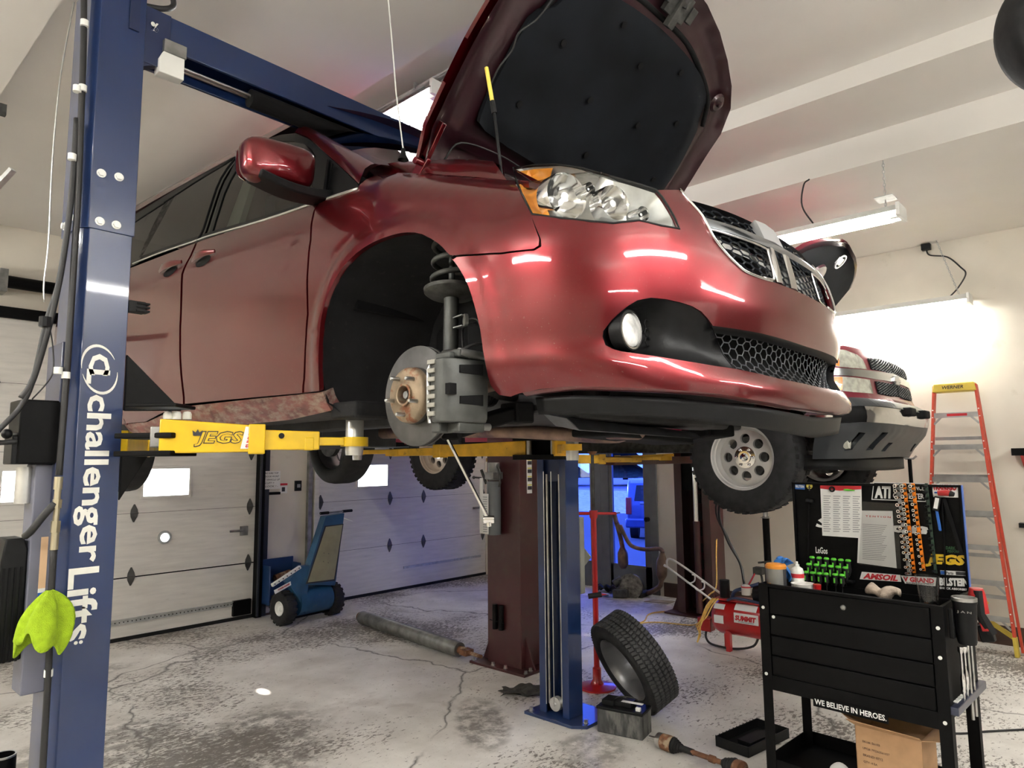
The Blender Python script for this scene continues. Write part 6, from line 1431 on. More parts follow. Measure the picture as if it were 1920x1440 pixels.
b=MB().grid(lambda u,v:q+CA*(-.05+.07*u+.02*math.sin(9*v))+np.array([0,0,.035-.10*v*v+.012*math.sin(11*u)])+CDp*(.02*math.sin(7*u+4*v)),14,14); o=b.build('nitrile_glove','nitrile',smooth=180,solid=.002); tag(o,'crumpled blue nitrile glove beside the orange capped bottle','glove')
o_=tray(1495,1075,.16); e=empty('spray_can',(o_[0],o_[1],.94),'white and red spray can in the cart tray left of the screwdrivers','spray can'); zt=float(tray(1495,1066,.16)[2])-.94
b=MB(); b.lathe([(0,0),(.033,0),(.033,zt-.02),(.028,zt),(.015,zt+.01),(0,zt+.01)],(o_[0],o_[1],.94),(0,0,1),24); b.build('body','cast_white',e); b=MB(); b.lathe([(.0332,zt-.045),(.0332,zt-.025),(.031,zt-.012)],(o_[0],o_[1],.94),(0,0,1),24); b.build('band','ink_red',e); b=MB(); b.lathe([(.012,zt+.01),(.012,zt+.022),(.006,zt+.024),(.006,zt+.036),(0,zt+.036)],(o_[0],o_[1],.94),(0,0,1),16); b.build('nozzle','cast_white',e)
o_=tray(1505,1095,.09); b=MB(); zt=float(o_[2]); b.lathe([(0,.94-zt),(.045,.94-zt),(.055,.0),(.058,.004),(.052,.004),(.05,-.004),(0,-.006)],o_,(0,0,1),28); o=b.build('plastic_tub','cord_white'); tag(o,'round off white plastic tub standing behind the cart rim','tub')
o_=tray(1532,1098,.09); b=MB(); b.lathe([(0,-.02),(.018,-.02),(.02,.006),(.015,.008),(0,.006)],o_,(0,0,1),20); o=b.build('bottle_cap','red_paint'); tag(o,'small red and white cap beside the off white tub','cap')
q=tray(1655,1105,.10); b=MB()
R=[]
for k in range(16):
    t_=k/15; c=q+CA*(-.075+.15*t_)+np.array([0,0,.012*math.sin(t_*9)-.012]); rr=.012+.02*math.sin(PI*t_)+.006*math.sin(13*t_); R.append([c+CDp*rr*1.3*math.cos(j*PI/6)+np.array([0,0,rr*math.sin(j*PI/6)*(1+.3*math.sin(5*t_+j))]) for j in range(12)])
b.loft(R); o=b.build('shop_rag','rag_tan',smooth=180); tag(o,'crumpled tan shop rag lying on top of the cart tray','rag')
q=K(.62,.12,.0); o_=tray(1742,1080,.05); zt=float(o_[2]); zb_=1.0
b=MB(); c=onplane(1742,1131,K(0,.05,0),CDp); b.lathe([(0,0),(.036,0),(.047,zt-float(c[2])-.004),(.050,zt-float(c[2])),(.046,zt-float(c[2])),(.034,.003),(0,.003)],c,(0,0,1),32); o=b.build('plastic_cup','clear_plastic',smooth=50); tag(o,'clear plastic cup standing on the right corner of the cart rim','cup')
# tumbler on the side
c=K(CW+.058,.10,0); e=empty('travel_tumbler',(c[0],c[1],.83),'black travel tumbler with steel rim in the holder on the cart right side','tumbler')
zt=float(onplane(1808,1120,c,CDp)[2]); zb_=float(onplane(1800,1205,c,CDp)[2])
b=MB(); b.lathe([(0,zb_),(.034,zb_),(.037,zb_+.01),(.046,zt-.03),(.049,zt-.02),(.049,zt-.012)],(c[0],c[1],0),(0,0,1),32); b.build('body','black_plastic',e,smooth=50)
b=MB(); b.lathe([(.049,zt-.014),(.0495,zt),(.046,zt+.002),(.043,zt),(.041,zt-.05),(0,zt-.12)],(c[0],c[1],0),(0,0,1),32); b.build('steel_rim','steel',e,smooth=50)
T('J A N',c+CA*(-.02)-CDp*.0492+np.array([0,0,zt-.062-c[2]]),CA,(0,0,1),.055,.012,bold=.02).build('lettering','dull_steel',e,smooth=None)
b=MB(); kb(b,CW,CW+.02,.06,.15,zb_+.02,zt-.05); b.build('cup_holder','black_plastic',e,bevel=.004)
# cordless driver behind the tumbler
c=K(CW+.05,.36,0); z_=lambda y:float(onplane(1835,y,c,CDp)[2])
e=empty('cordless_ratchet',(c[0],c[1],z_(1190)),'red and black cordless tool hanging behind the tumbler on the cart right side','power tool')
b=MB(); b.tube([c+np.array([0,0,z_(1103)]),c+np.array([0,0,z_(1115)])-CA*.0,c+np.array([0,0,z_(1150)])+CA*.02],[.028,.036,.026],12); b.build('motor_housing','red_tool',e); b=MB(); b.tube([c+np.array([0,0,z_(1106)])+CA*.01-CDp*.02,c+np.array([0,0,z_(1150)])+CA*.012-CDp*.02,c+np.array([0,0,z_(1185)])+CA*.045],[.018,.022,.026],10); b.build('grip','black_rubber',e)
b=MB(); b.bar(c+np.array([0,0,z_(1170)])+CA*.02,c+np.array([0,0,z_(1200)])+CA*.035,.05,.055); b.build('battery_pack','black_plastic',e,bevel=.006); b=MB(); b.bar(c+np.array([0,0,z_(1150)])+CA*.015-CDp*.015,c+np.array([0,0,z_(1180)])+CA*.03-CDp*.015,.03,.03); b.build('red_side','red_tool',e,bevel=.004)
# tools in side shelf
for k,(v,zt_,kk) in enumerate(((.13,.86,0),(.19,.85,1),(.25,.90,2),(.31,.92,3))):
    c=K(CW+.022,v,0); e=empty('ratchet_wrench' if k<2 else 'long_screwdriver',(c[0],c[1],.6),['chrome ratchet handle in the side shelf of the cart, nearest the front','chrome ratchet handle in the side shelf of the cart, second from the front','long steel rod tool in the side shelf of the cart, third from the front','long steel rod tool in the side shelf of the cart, at the back'][k],'tool')
    b=MB(); 
    if k<2: b.lathe([(0,.60),(.004,.60),(.005,.66),(.009,.67),(.010,.73),(.005,.75),(.005,zt_-.03),(.012,zt_-.02),(.012,zt_),(0,zt_)],(c[0],c[1],0),(0,0,1),14)
    else: b.lathe([(0,.52),(.007,.52),(.007,zt_),(0,zt_)],(c[0],c[1],0),(0,0,1),12)
    b.build('shaft','chrome' if k<2 else 'steel',e)
b=MB(); 
for k in range(4): b.bar(K(CW+.004,.06+k*.035,.637),K(CW+.004,.085+k*.035,.637),.016,.004)
o=b.build('shelf_slot','cord_white',TCt)
# banner sticker
a=onplane(1527,1306,K(0,-.006,0),CDp); c=onplane(1662,1346,K(0,-.006,0),CDp)
u0=float((a-C0)@CA); u1=float((c-C0)@CA); zt_=(float(a[2])+.0)
b=MB(); kb(b,u0-.008,u1+.008,-.0055,-.004,.497,.545); st=b.build('slogan_sticker','black_paint',TCt,smooth=None)
T('WE BELIEVE IN HEROES.',K(u0,-.006,.508),CA,(0,0,1),u1-u0,.026,bold=.02,depth=.0006).build('lettering','paper',st,smooth=None)
# cardboard box on the lower tray
e=empty('cardboard_box',tuple(K(.58,.2,.122)),'open brown cardboard box with printed numbers on the cart lower tray','box')
u0,u1,v0,v1,zt_=.43,.71,.03,.24,.445
b=MB(); kb(b,u0,u1,v0,v0+.004,.123,zt_); kb(b,u0,u1,v1-.004,v1,.123,zt_); kb(b,u0,u0+.004,v0,v1,.123,zt_); kb(b,u1-.004,u1,v0,v1,.123,zt_); kb(b,u0,u1,v0,v1,.123,.127); b.build('carton','cardboard',e,smooth=None)
b=MB(); 
b.prism([K(u0,v0,zt_),K(u1,v0,zt_),K(u1+.01,v0-.06,zt_+.03),K(u0-.02,v0-.055,zt_+.035)],(0,0,.003)); b.prism([K(u1,v0,zt_),K(u1,v1,zt_),K(u1+.07,v1,zt_+.02),K(u1+.07,v0+.02,zt_+.01)],(0,0,.003)); b.prism([K(u0,v0,zt_),K(u0,v1,zt_),K(u0-.075,v1,zt_+.05),K(u0-.075,v0,zt_+.05)],(0,0,.003)); b.build('flap','cardboard',e,smooth=None)
b=T('SKU#: 56103',K(u0+.03,v0-.001,.375),CA,(0,0,1),.075,.011,bold=.01,depth=.0004)
for s_,z,w_ in (('UPC#: 792363561037',.345,.115),('BRAND: 0712',.315,.085),('QTY: 4 EA',.285,.06)): b.add(*(lambda q:(q.v,q.f))(T(s_,K(u0+.03,v0-.001,z),CA,(0,0,1),w_,.011,bold=.01,depth=.0004)))
b.build('printed_text',mat('box_ink',(.10,.06,.04),.8),e,smooth=None)
q=K(.325,.12,.122); b=MB().grid(lambda u,v:q+CA*(-.09+.18*u)+CDp*(-.08+.16*v)+np.array([0,0,.06*math.sin(PI*u)*math.sin(PI*v)*(1+.4*math.sin(9*u+5*v))+.003]),16,16); o=b.build('red_bag','red_paint',smooth=180); tag(o,'crumpled red and white bag lying in the cart lower tray','bag')
b=MB().grid(lambda u,v:q+CA*(-.05+.08*u)+CDp*(-.05+.05*v)+np.array([0,0,.06*math.sin(PI*(u*.45+.25))*math.sin(PI*(.2+v*.3))*(1.4)+.012]),6,6); b.build('white_print','paper',o,smooth=180)
# ---------------------------------------------------------------- things on the floor
# leaning tyre
def tyre_at(c,ax,name,label,rim=True):
    e=empty(name,tuple(c),label,'tire'); b=MB(); R,w,rr=.333,.225,.225; ax=unit(ax); tire(b,c,ax,R-.006,w,rr); b.build('carcass','tire_rubber',e,smooth=50)
    u,wv,d=frame(ax); b=MB(); n=72
    for k in range(n):
        th=2*PI*(k)/n; rd=u*math.cos(th)+wv*math.sin(th); tg=-u*math.sin(th)+wv*math.cos(th)
        for o_,w_,sk in ((-.078,.034,.25),(-.038,.030,.5),(0,.026,.25),(.038,.030,-.5),(.078,.034,-.25)):
            p=np.array(c)+rd*(R-.004)+d*o_; a=unit(d+tg*sk); b.bar(p-a*w_/2,p+a*w_/2,.020,.012,up=rd)
    b.build('tread_blocks','tread_contrast',e,smooth=None)
    return e
nrm=unit(-.80*CM[0]-.32*CM[2]-np.array([0,0,.42])); cc=at(1187,1240,z=.335)
e=tyre_at(cc,nrm,'tire','loose tire leaning against the black battery beside the far blue column')
b=MB(); b.lathe([(.225,.10),(.215,.085),(.20,.05),(.20,-.08)],cc,nrm,40); b.build('wheel_rim','wheel_gray',e,smooth=40)
# battery
e=empty('car_battery',tuple(at(1170,1385,z=0)),'old black car battery standing before the leaning tire','battery')
p=[at(1120,1372,z=0),at(1205,1390,z=0)]; a=unit(p[1]-p[0]); n_=np.array([-a[1],a[0],0]); n_=n_ if n_@CM[2]>0 else -n_; L_=float(np.linalg.norm(p[1]-p[0]))
def bb(b,u0,u1,v0,v1,z0,z1): V_=[p[0]+a*u+n_*v+np.array([0,0,z]) for u in(u0,u1) for v in(v0,v1) for z in(z0,z1)]; return b.add(V_,[(0,1,3,2),(4,6,7,5),(0,4,5,1),(2,3,7,6),(0,2,6,4),(1,5,7,3)])
b=bb(MB(),0,L_,0,.165,0,.15); b.build('case',mat('battery_case',(.055,.055,.055),.7,var=.35,vs=30,dirt=(.12,.12,.11),ds=16,stretch=(1,1,.3)),e,bevel=.006)
b=bb(MB(),-.004,L_+.004,-.004,.169,.14,.158); bb(b,.06,L_-.09,.05,.15,.158,.185); bb(b,.02,.10,.03,.14,.158,.19); b.build('battery_lid','black_plastic',e,bevel=.004)
b=bb(MB(),L_-.05,L_-.02,.02,.045,.158,.18); b.build('terminal','cast_white',e,bevel=.003); b=bb(MB(),.14,L_-.02,.06,.09,.186,.188); b.build('label','paper',e)
q0=p[0]+a*.08+n_*.08+np.array([0,0,.18]); b=MB().tube(cm([q0,q0+a*.05+[0,0,.03],q0+a*.12+n_*.04+[0,0,.02],q0+a*.15+n_*.06],5),.004,6); b.build('handle_strap','cable_black',e,smooth=180)
# drive axle
pts=[at(1218,1382,z=.04),at(1243,1390,z=.045),at(1262,1397,z=.045),at(1300,1411,z=.04),at(1342,1424,z=.04),at(1360,1432,z=.045),at(1385,1443,z=.045),at(1400,1450,z=.045)]
e=empty('drive_axle',tuple(pts[3]*[1,1,0]),'rusty drive axle shaft with rubber boots lying on the floor before the cart','axle')
def seg(a_,c_,prof,m,nm):
    d=c_-a_; L_=np.linalg.norm(d); return MB().lathe([(r,t_*L_) for r,t_ in prof],a_,d,24).build(nm,m,e,smooth=40)
seg(pts[0],pts[1],[(0,0),(.012,0),(.012,.55),(.028,.6),(.044,.7),(.044,1)],'steel','spline_stub'); seg(pts[1],pts[2],[(.044,0),(.046,.6),(.044,1)],'rust','outer_joint')
seg(pts[2],pts[3],[(.046,0)]+[(r_+(.004 if k%2 else -.003),.02+k*.055) for k,r_ in enumerate(np.linspace(.044,.020,8))]+[(.018,.5),(.018,1)],'black_rubber','boot')
seg(pts[3]*.6+pts[2]*.4,pts[5],[(.014,0),(.014,.6),(.020,.62),(.020,.75),(.014,.77),(.014,1)],'rust','shaft')
seg(pts[5]*.7+pts[4]*.3,pts[6],[(.018,0)]+[(r_+(.004 if k%2 else -.003),.08+k*.09) for k,r_ in enumerate(np.linspace(.024,.046,8))]+[(.046,.85)],'black_rubber','boot')
seg(pts[6]*.8+pts[5]*.2,pts[7],[(.046,0),(.05,.3),(.05,.6),(.02,.7),(.018,1.4),(0,1.4)],'rust','inner_joint')
# black plastic tray on the floor
c=at(1412,1392,z=0); ax_=unit(at(1475,1362,z=0)-at(1352,1420,z=0)); ay_=np.array([-ax_[1],ax_[0],0])
b=MB(); 
def fb(u0,u1,v0,v1,z0,z1): 
    V_=[c+ax_*u+ay_*v+np.array([0,0,z]) for u in(u0,u1) for v in(v0,v1) for z in(z0,z1)]; b.add(V_,[(0,1,3,2),(4,6,7,5),(0,4,5,1),(2,3,7,6),(0,2,6,4),(1,5,7,3)])
fb(-.22,.22,-.11,.11,.002,.008)
for v in (-.11,.104): fb(-.22,.22,v,v+.006,.002,.06)
for u in (-.22,.214): fb(u,u+.006,-.11,.11,.002,.06)
for k in range(12): fb(-.21+k*.036,-.206+k*.036,.11,.118,.03,.06)
fb(-.1,.12,-.05,.04,.008,.035); o=b.build('plastic_tray','black_plastic',bevel=.002); tag(o,'broken black plastic engine cover tray on the floor left of the cart','tray')
# black cloth by the far column
c=at(982,1300,z=0); rr_=random.Random(9)
b=MB().grid(lambda u,v:c+CM[0]*(-.17+.30*u+.02*math.sin(9*v))+unit(CM[2]*[1,1,0])*(-.10+.24*v*(.6+.4*u))+np.array([0,0,.004+.028*abs(math.sin(5*u+2*v)*math.sin(3*v+1+2*u))+.01*math.sin(17*u)*math.sin(13*v)+.01]),26,22); o=b.build('dark_rag','rag_gray',smooth=180,solid=.003); tag(o,'crumpled dark rag on the floor left of the far blue column','rag')
# steel tube on the floor
p0,p1=at(678,1157,z=.07),at(862,1218,z=.07); e=empty('steel_tube',tuple((p0+p1)/2*[1,1,0]),'long steel tube lying on the floor before the right garage door','tube')
d=unit(p1-p0); b=MB(); b.lathe([(.055,0),(.063,.01),(.066,.03),(.066,float(np.linalg.norm(p1-p0))-.05),(.06,float(np.linalg.norm(p1-p0))),(.03,float(np.linalg.norm(p1-p0)))],p0,d,28); b.build('tube_body','dull_steel',e,smooth=40)
b=MB(); b.cyl(p0-d*.03,p0+d*.02,.05,n=20); b.cyl(p1,p1+d*.10,.035,n=18); b.bar(p1+d*.05,p1+d*.14,.09,.05); b.cyl(p1+d*.12,p1+d*.30,.016,n=12); b.build('end_fitting','rust',e,bevel=.003)
# ---------------------------------------------------------------- vehicle tug by the garage doors
TG=empty('vehicle_tug',(4.15,6.75,0),'blue two wheeled vehicle pusher with tan panel by the garage doors','tug')
tw1,tw2=at(531,1140,z=.175),at(621,1122,z=.175); axd=unit(tw2-tw1); bkd=np.array([-axd[1],axd[0],0]); bkd=bkd if bkd@CM[2]>0 else -bkd
for k,(w_,wd_) in enumerate(((tw1,.13),(tw2,.13))):
    b=MB(); R,w2,rr=.175,.12,.075; h=w2/2; b.lathe([(rr,-h*.8),(rr+.05,-h*1.1),(R-.02,-h),(R,-h*.6),(R,h*.6),(R-.02,h),(rr+.05,h*1.1),(rr,h*.8)],w_,axd,40,closed=True)
    for j in range(18):
        th=2*PI*j/18; d=bkd*math.cos(th)+np.array([0,0,1])*math.sin(th); b.bar(w_+d*(R-.005)-axd*h*.9,w_+d*(R-.005)+axd*h*.9,.03,.014,up=d)
    wo=b.build('wheel','tire_rubber',TG,smooth=50); b=MB(); b.lathe([(0,-.045),(.02,-.05),(.03,-.03),(.055,-.03),(.07,-.055),(.076,-.05)],w_,axd,24); b.build('wheel_hub','cord_white',wo,smooth=40)
mid=(tw1+tw2)/2
def tg(px_,py_,o=0): return onplane(px_,py_,mid-bkd*.14+0*bkd,bkd)+bkd*o
b=MB(); c0=tw1+axd*.12; c1_=tw2-axd*.08; b.loft([[q+bkd*(.16*math.cos(t_))*1.0+np.array([0,0,.04+.15*math.sin(t_)]) for t_ in np.linspace(0,2*PI,21)[:-1]] for q in (c0,c1_)]); b.build('motor_housing','tug_blue',TG,smooth=40)
b=MB(); b.prism([tg(*q) for q in [(574,1096),(582,1060),(611,968),(646,962),(630,1090),(628,1098)]],bkd*.10); col=b.build('column','tug_blue',TG,bevel=.004)
b=MB(); b.prism([tg(*q,o=-.003) for q in [(577,1092),(611,988),(642,984),(626,1086)]],bkd*.003); b.build('panel_face','tug_tan',col,smooth=None)
b=MB(); b.prism([tg(*q,o=-.0015) for q in [(573.5,1095),(609,986),(644,982),(628,1089)]],bkd*.002); b.build('panel_edge','ink',col,smooth=None)
b=MB(); 
for q in [(607,1037),(616,1038),(606,1053),(615,1055)]: b.cyl(tg(*q,o=-.006),tg(*q,o=-.002),.004,n=8)
b.build('panel_screw','ink',col)
b=MB(); b.prism([tg(*q,o=.01) for q in [(540,1092),(566,1062),(584,1060),(578,1110),(574,1150),(560,1120)]],bkd*.08); b.build('side_plate','tug_blue',TG,bevel=.004)
p0_,p1_=tg(512,1098,.02),tg(565,1063,.02); b=MB(); b.bar(p0_,p1_,.03,.03); rl=b.build('perforated_rail','cord_white',TG); b=MB()
for k in range(7): q=p0_+(p1_-p0_)*(k+.5)/7-bkd*.016; b.cyl(q,q-bkd*.002,.007,n=10)
b.build('rail_hole','ink',rl)
b=MB(); b.prism([tg(*q,o=.0) for q in [(514,1107),(545,1090),(546,1097),(516,1114)]],bkd*.004); st=b.build('name_plate','paper',TG,smooth=None); a_=tg(521,1108,-.002); c_=tg(543,1096,-.002); T('POWER PUSHER',a_,c_-a_,(0,0,1),float(np.linalg.norm(c_-a_)),.018,bold=.04).build('lettering','ink_red',st,smooth=None)
b=MB(); h0_,h1_=tg(606,963,.05),tg(665,957.5,.05); b.cyl(h0_,h1_,.010,n=12); hb=b.build('handle_bar','steel',TG); b=MB(); b.cyl(h0_,h0_*.75+h1_*.25,.016,n=12); b.cyl(h1_*.7+h0_*.3,h1_,.016,n=12); b.build('grip','black_rubber',hb)
b=MB(); b.cyl(tg(643,970,.03),tg(656,977,-.05),.008,.003,n=10); b.build('lever','cord_white',TG)
b=MB(); b.bar(tw1+axd*.1-[0,0,.1],tw2-axd*.02-[0,0,.1],.12,.04); b.build('under_frame','black_paint',TG)
# blue bin on the wall behind
q=[onplane(*p,(0,7.26,0),(0,1,0)) for p in [(489,1128),(492,1064),(543,1056),(541,1070),(540,1112)]]
b=MB(); 
b.bx(3.86,4.24,7.20,7.33,.14,.16); b.bx(3.86,3.875,7.14,7.33,.14,.56); b.bx(4.225,4.24,7.14,7.33,.14,.56); b.bx(3.86,4.24,7.31,7.33,.14,.62); b.prism([(3.86,7.2,.14),(4.24,7.2,.14),(4.24,7.12,.40),(3.86,7.12,.40)],(0,.012,0)); o=b.build('storage_bin','bin_blue',bevel=.006); tag(o,'dark blue plastic bin on the floor against the pillar between the garage doors','bin')
b=MB(); b.cyl((3.98,7.24,.40),(4.16,7.23,.44),.05,n=16); o=b.build('rag_roll','rust',smooth=40); tag(o,'brown roll lying in the blue bin behind the tug','roll'); 
# notes on the pillar
b=MB(); b.bx(3.815,4.055,YW-.046,YW-.044,1.395,1.60); o=b.build('wall_note','paper',smooth=None); tag(o,'handwritten white note on the wall between the garage doors','note')
b=MB()
for k,(s_,w_) in enumerate((('MAKE SURE TOP',.20),('OF DOOR WONT',.21),('HIT VEHICLE UP',.22),('ON LIFT !!',.15),('- LOOK ! -',.18))): b.add(*(lambda q:(q.v,q.f))(T(s_,(3.828+(.02 if k>3 else 0),YW-.047,1.565-k*.037),(1,0,0),(0,0,1),w_,.02,bold=.005,shear=.2,depth=.0005)))
b.build('handwriting','ink',o,smooth=None)
b=MB(); b.bx(4.08,4.17,YW-.004,YW,1.34,1.46); o=b.build('safety_sticker','paper',smooth=None); tag(o,'small white safety sticker with red top beside the handwritten note','sticker'); MB().bx(4.08,4.17,YW-.005,YW-.003,1.43,1.455).build('red_strip','ink_red',o); MB().bx(4.10,4.14,YW-.005,YW-.003,1.36,1.41).build('pictogram','ink',o)
b=MB(); b.bx(4.26,4.34,YW-.03,YW,1.36,1.48); o=b.build('door_switch','black_plastic',bevel=.004); tag(o,'small black door switch on the wall beside the right garage door','switch'); MB().bx(4.28,4.32,YW-.034,YW-.03,1.40,1.44).build('button','ink_gray',o)
b=MB(); b.bx(3.93,4.06,YW-.05,YW,1.33,1.36); o=b.build('wall_bracket','black_paint'); tag(o,'small black bracket under the handwritten note','bracket')
# ---------------------------------------------------------------- red screw jack stand
e=empty('jack_stand',(4.36,3.14,0),'tall red screw jack stand behind the far blue column','stand'); x,y=4.36,3.14
b=MB(); b.lathe([(.14,0),(.14,.012),(.05,.03),(.032,.06),(.032,.14),(.0215,.15),(.0215,1.24),(.032,1.26),(.032,1.31),(.014,1.31)],(x,y,0),(0,0,1),28); b.build('stand_tube','red_paint',e,smooth=40)
b=MB(); R=[]
b.lathe([(.011+(.0018 if k%2 else 0),1.30+k*.006) for k in range(74)],(x,y,0),(0,0,1),12); b.build('threaded_rod','cast_iron',e)
b=MB(); q=np.array([x,y,1.285]); b.cyl(q-CM[0]*.12,q+CM[0]*.16,.012,.010,n=12); b.sphere(q+CM[0]*.165,.014,12); b.build('turn_handle','red_paint',e)
MB().lathe([(.014,1.735),(.03,1.745),(.04,1.76),(.02,1.762),(0,1.755)],(x,y,0),(0,0,1),16).build('saddle','rust',e)
b=MB(); b.bx(3.86,3.915,2.90,2.96,.78,1.30); b.build('foam_guard','stand_gray',BL,bevel=.008)
b=MB(); R_=[np.array([3.93,2.93,1.02])+CM[0]*.06*math.cos(t_)+np.array([0,0,.075*math.sin(t_)]) for t_ in (0,PI/2,PI,1.5*PI)]; b.prism(R_,CM[2]*.03); b.build('foam_guard','stand_gray',BL,bevel=.004)
c=at(1103,1118,x=3.87); e=empty('inspection_lamp',tuple(c),'black magnetic inspection lamp with red tip stuck on the side of the far blue column','lamp')
b=MB(); b.cyl(c,c+CM[0]*.09+[0,0,.012],.018,n=16); b.build('lamp_body','black_rubber',e); b=MB(); b.cyl(c+CM[0]*.09+[0,0,.012],c+CM[0]*.125+[0,0,.012],.010,.003,n=10); b.build('lamp_tip','red_paint',e)
# long ratchet hanging at the brake
p0,p1=at(840,824,x=1.50),at(916,974,x=1.55); e=empty('long_ratchet',tuple(p0),'long chrome ratchet bar hanging below the brake of the minivan','ratchet')
b=MB(); b.tube([p0,p0*.5+p1*.5,p1],[.0055,.0055,.0065],10); b.build('handle','chrome',e); b=MB(); b.cyl(p1-CM[0]*.016,p1+CM[0]*.018,.012,n=14); b.cyl(p1+CM[0]*.002-[0,0,.022],p1,.009,n=12); b.build('ratchet_head','chrome',e,bevel=.002)
# ---------------------------------------------------------------- air compressor
x=6.02; e=empty('air_compressor',(x,2.6,0),'red portable air compressor on the floor behind the tool cart','compressor'); AC=e
b=MB(); b.lathe([(0,0),(.08,.01),(.135,.04),(.155,.09),(.155,.72),(.135,.77),(.08,.80),(0,.81)],(x,3.0,.28),(0,-1,0),36); b.build('tank','red_paint',e,smooth=60)
b=MB(); b.bx(x-.03,x+.03,2.86,2.90,.0,.16); b.bx(x-.13,x-.08,2.80,2.84,0,.18); b.build('foot','red_paint',e,bevel=.004)
b=MB(); b.bx(x-.05,x+.05,3.02,3.15,.12,.24); b.build('pressure_switch','red_paint',e,bevel=.008)
b=MB(); b.bx(x-.10,x+.10,2.25,2.95,.43,.445); b.build('deck','red_paint',e,bevel=.003)
b=MB(); b.cyl((x-.02,2.88,.44),(x-.02,2.88,.60),.045,n=20); b.cyl((x,2.60,.50),(x,2.40,.52),.08,n=20); b.build('motor','black_plastic',e)
b=MB(); b.tube(cm([(x-.05,2.80,.45),(x-.07,2.76,.52),(x-.05,2.66,.56),(x,2.56,.6)],5),.016,8); b.tube(cm([(x-.1,2.82,.44),(x-.12,2.74,.47),(x-.1,2.62,.46),(x-.1,2.5,.45)],5),.012,8); b.build('air_line',mat('hose_navy',(.02,.035,.09),.4),e,smooth=180)
b=MB(); b.tube([(x,2.52,.5),(x,2.54,.66),(x-.01,2.56,.74)],.010,8); b.bx(x-.04,x+.04,2.52,2.60,.68,.74); b.cyl((x-.01,2.56,.78),(x-.01,2.45,.80),.009,n=10); b.build('regulator','cast_iron',e)
b=MB(); b.lathe([(0,.0),(.04,.0),(.042,.07),(.02,.09),(0,.09)],(x-.06,2.66,.5),(0,0,1),20); b.build('filter_bowl',mat('bowl_white',(.6,.55,.5),.4),e); b=MB(); b.lathe([(.041,.055),(.043,.075)],(x-.06,2.66,.5),(0,0,1),20); b.build('filter_band','ink_red',e)
b=MB(); b.tube(cm([(x-.03,2.7,.5),(x-.05,2.62,.62),(x-.03,2.58,.70)],4),.008,6); b.build('red_line','red_paint',e,smooth=180)
ls=x-.1565
for y0,y1,z0,z1,nm in ((2.84,2.94,.36,.40,0),(2.84,2.93,.24,.31,0),(2.55,2.75,.37,.42,0)): 
    a0=math.asin((z0-.28)/.1555); b=MB(); b.grid(lambda u,v:np.array([x-.1565*math.cos(math.asin((z0+(z1-z0)*v-.28)/.1565)),y0+(y1-y0)*u,z0+(z1-z0)*v]),2,4); b.build('warning_label','paper',e,smooth=180)
b=MB(); b.grid(lambda u,v:np.array([x-.158,2.74-.22*u,.27+.085*v]),2,2); st=b.build('sticker','paper',e); T('SUMMIT',(x-.1595,2.73,.29),(0,-1,0),(0,0,1),.19,.045,bold=.06,shear=.15).build('lettering','ink_red',st,smooth=None); T('RACING EQUIPMENT',(x-.1595,2.70,.276),(0,-1,0),(0,0,1),.14,.010).build('lettering','ink',st,smooth=None)
h=[at(1338,1130,x=5.93),at(1250,1062,x=5.95),at(1262,1050,x=6.0),at(1352,1118,x=6.05)]; b=MB()
b.tube(cm([(5.94,2.95,.40)]+[tuple(q) for q in (h[1]*.97+h[0]*.03,h[1],h[2])]+[(6.08,2.93,.44)],6),.010,8)
for t_ in (.42,.62): q=h[1]*(1-t_)+h[0]*t_; b.tube(cm([q,q+CM[0]*.03-[0,0,.02],q+CM[0]*.08+[0,0,0],q+CM[0]*.085+[0,0,.05],q+CM[0]*.06+[0,0,.06]],4),.007,6)
b.build('handle',mat('handle_gray',(.62,.60,.60),.45),e,smooth=180)
b=MB(); b.tube(cm([(x-.02,3.08,.12),(x-.04,3.07,.06),(x-.06,3.0,.02),(x-.05,2.8,.015),(x,2.65,.05),(x+.02,2.6,.13)],6),.010,8); b.build('power_lead','cable_black',e,smooth=180)
def fz(px_,py_,z=.008): return at(px_,py_,z=z)
pts=[fz(1188,1171),fz(1208,1164),fz(1216,1152),fz(1240,1147),fz(1290,1146),fz(1310,1133,.03),at(1330,1115,x=6.2),at(1343,1098,x=6.4),at(1343,1040,x=6.9),at(1345,960,x=7.5)]
cord('extension_cord',pts,.007,'cord_yellow','yellow extension cord running over the floor and up the far maroon column','cord')
pts=[fz(1185,1176),fz(1205,1168),fz(1240,1167),fz(1290,1172),fz(1305,1170,.05),at(1322,1160,x=5.86),at(1336,1135,x=5.84),at(1347,1122,x=5.86)]
cord('extension_cord',pts,.006,'cord_yellow','yellow cord lying from the leaning tire to the red compressor','cord')
e=empty('cord_bundle',(5.9,2.98,.1),'loops of yellow cord hung over the left end of the red compressor','cord')
for k in range(3):
    cord('cord_loop',[(5.92,2.93+.015*k,.44),(5.85-.006*k,2.96+.012*k,.38),(5.84,3.02+.01*k,.26),(5.86,3.08+.012*k,.14+.02*k),(5.93,3.10,.10+.03*k),(5.9,3.12,.03)],.006,'cord_yellow',parent=e)
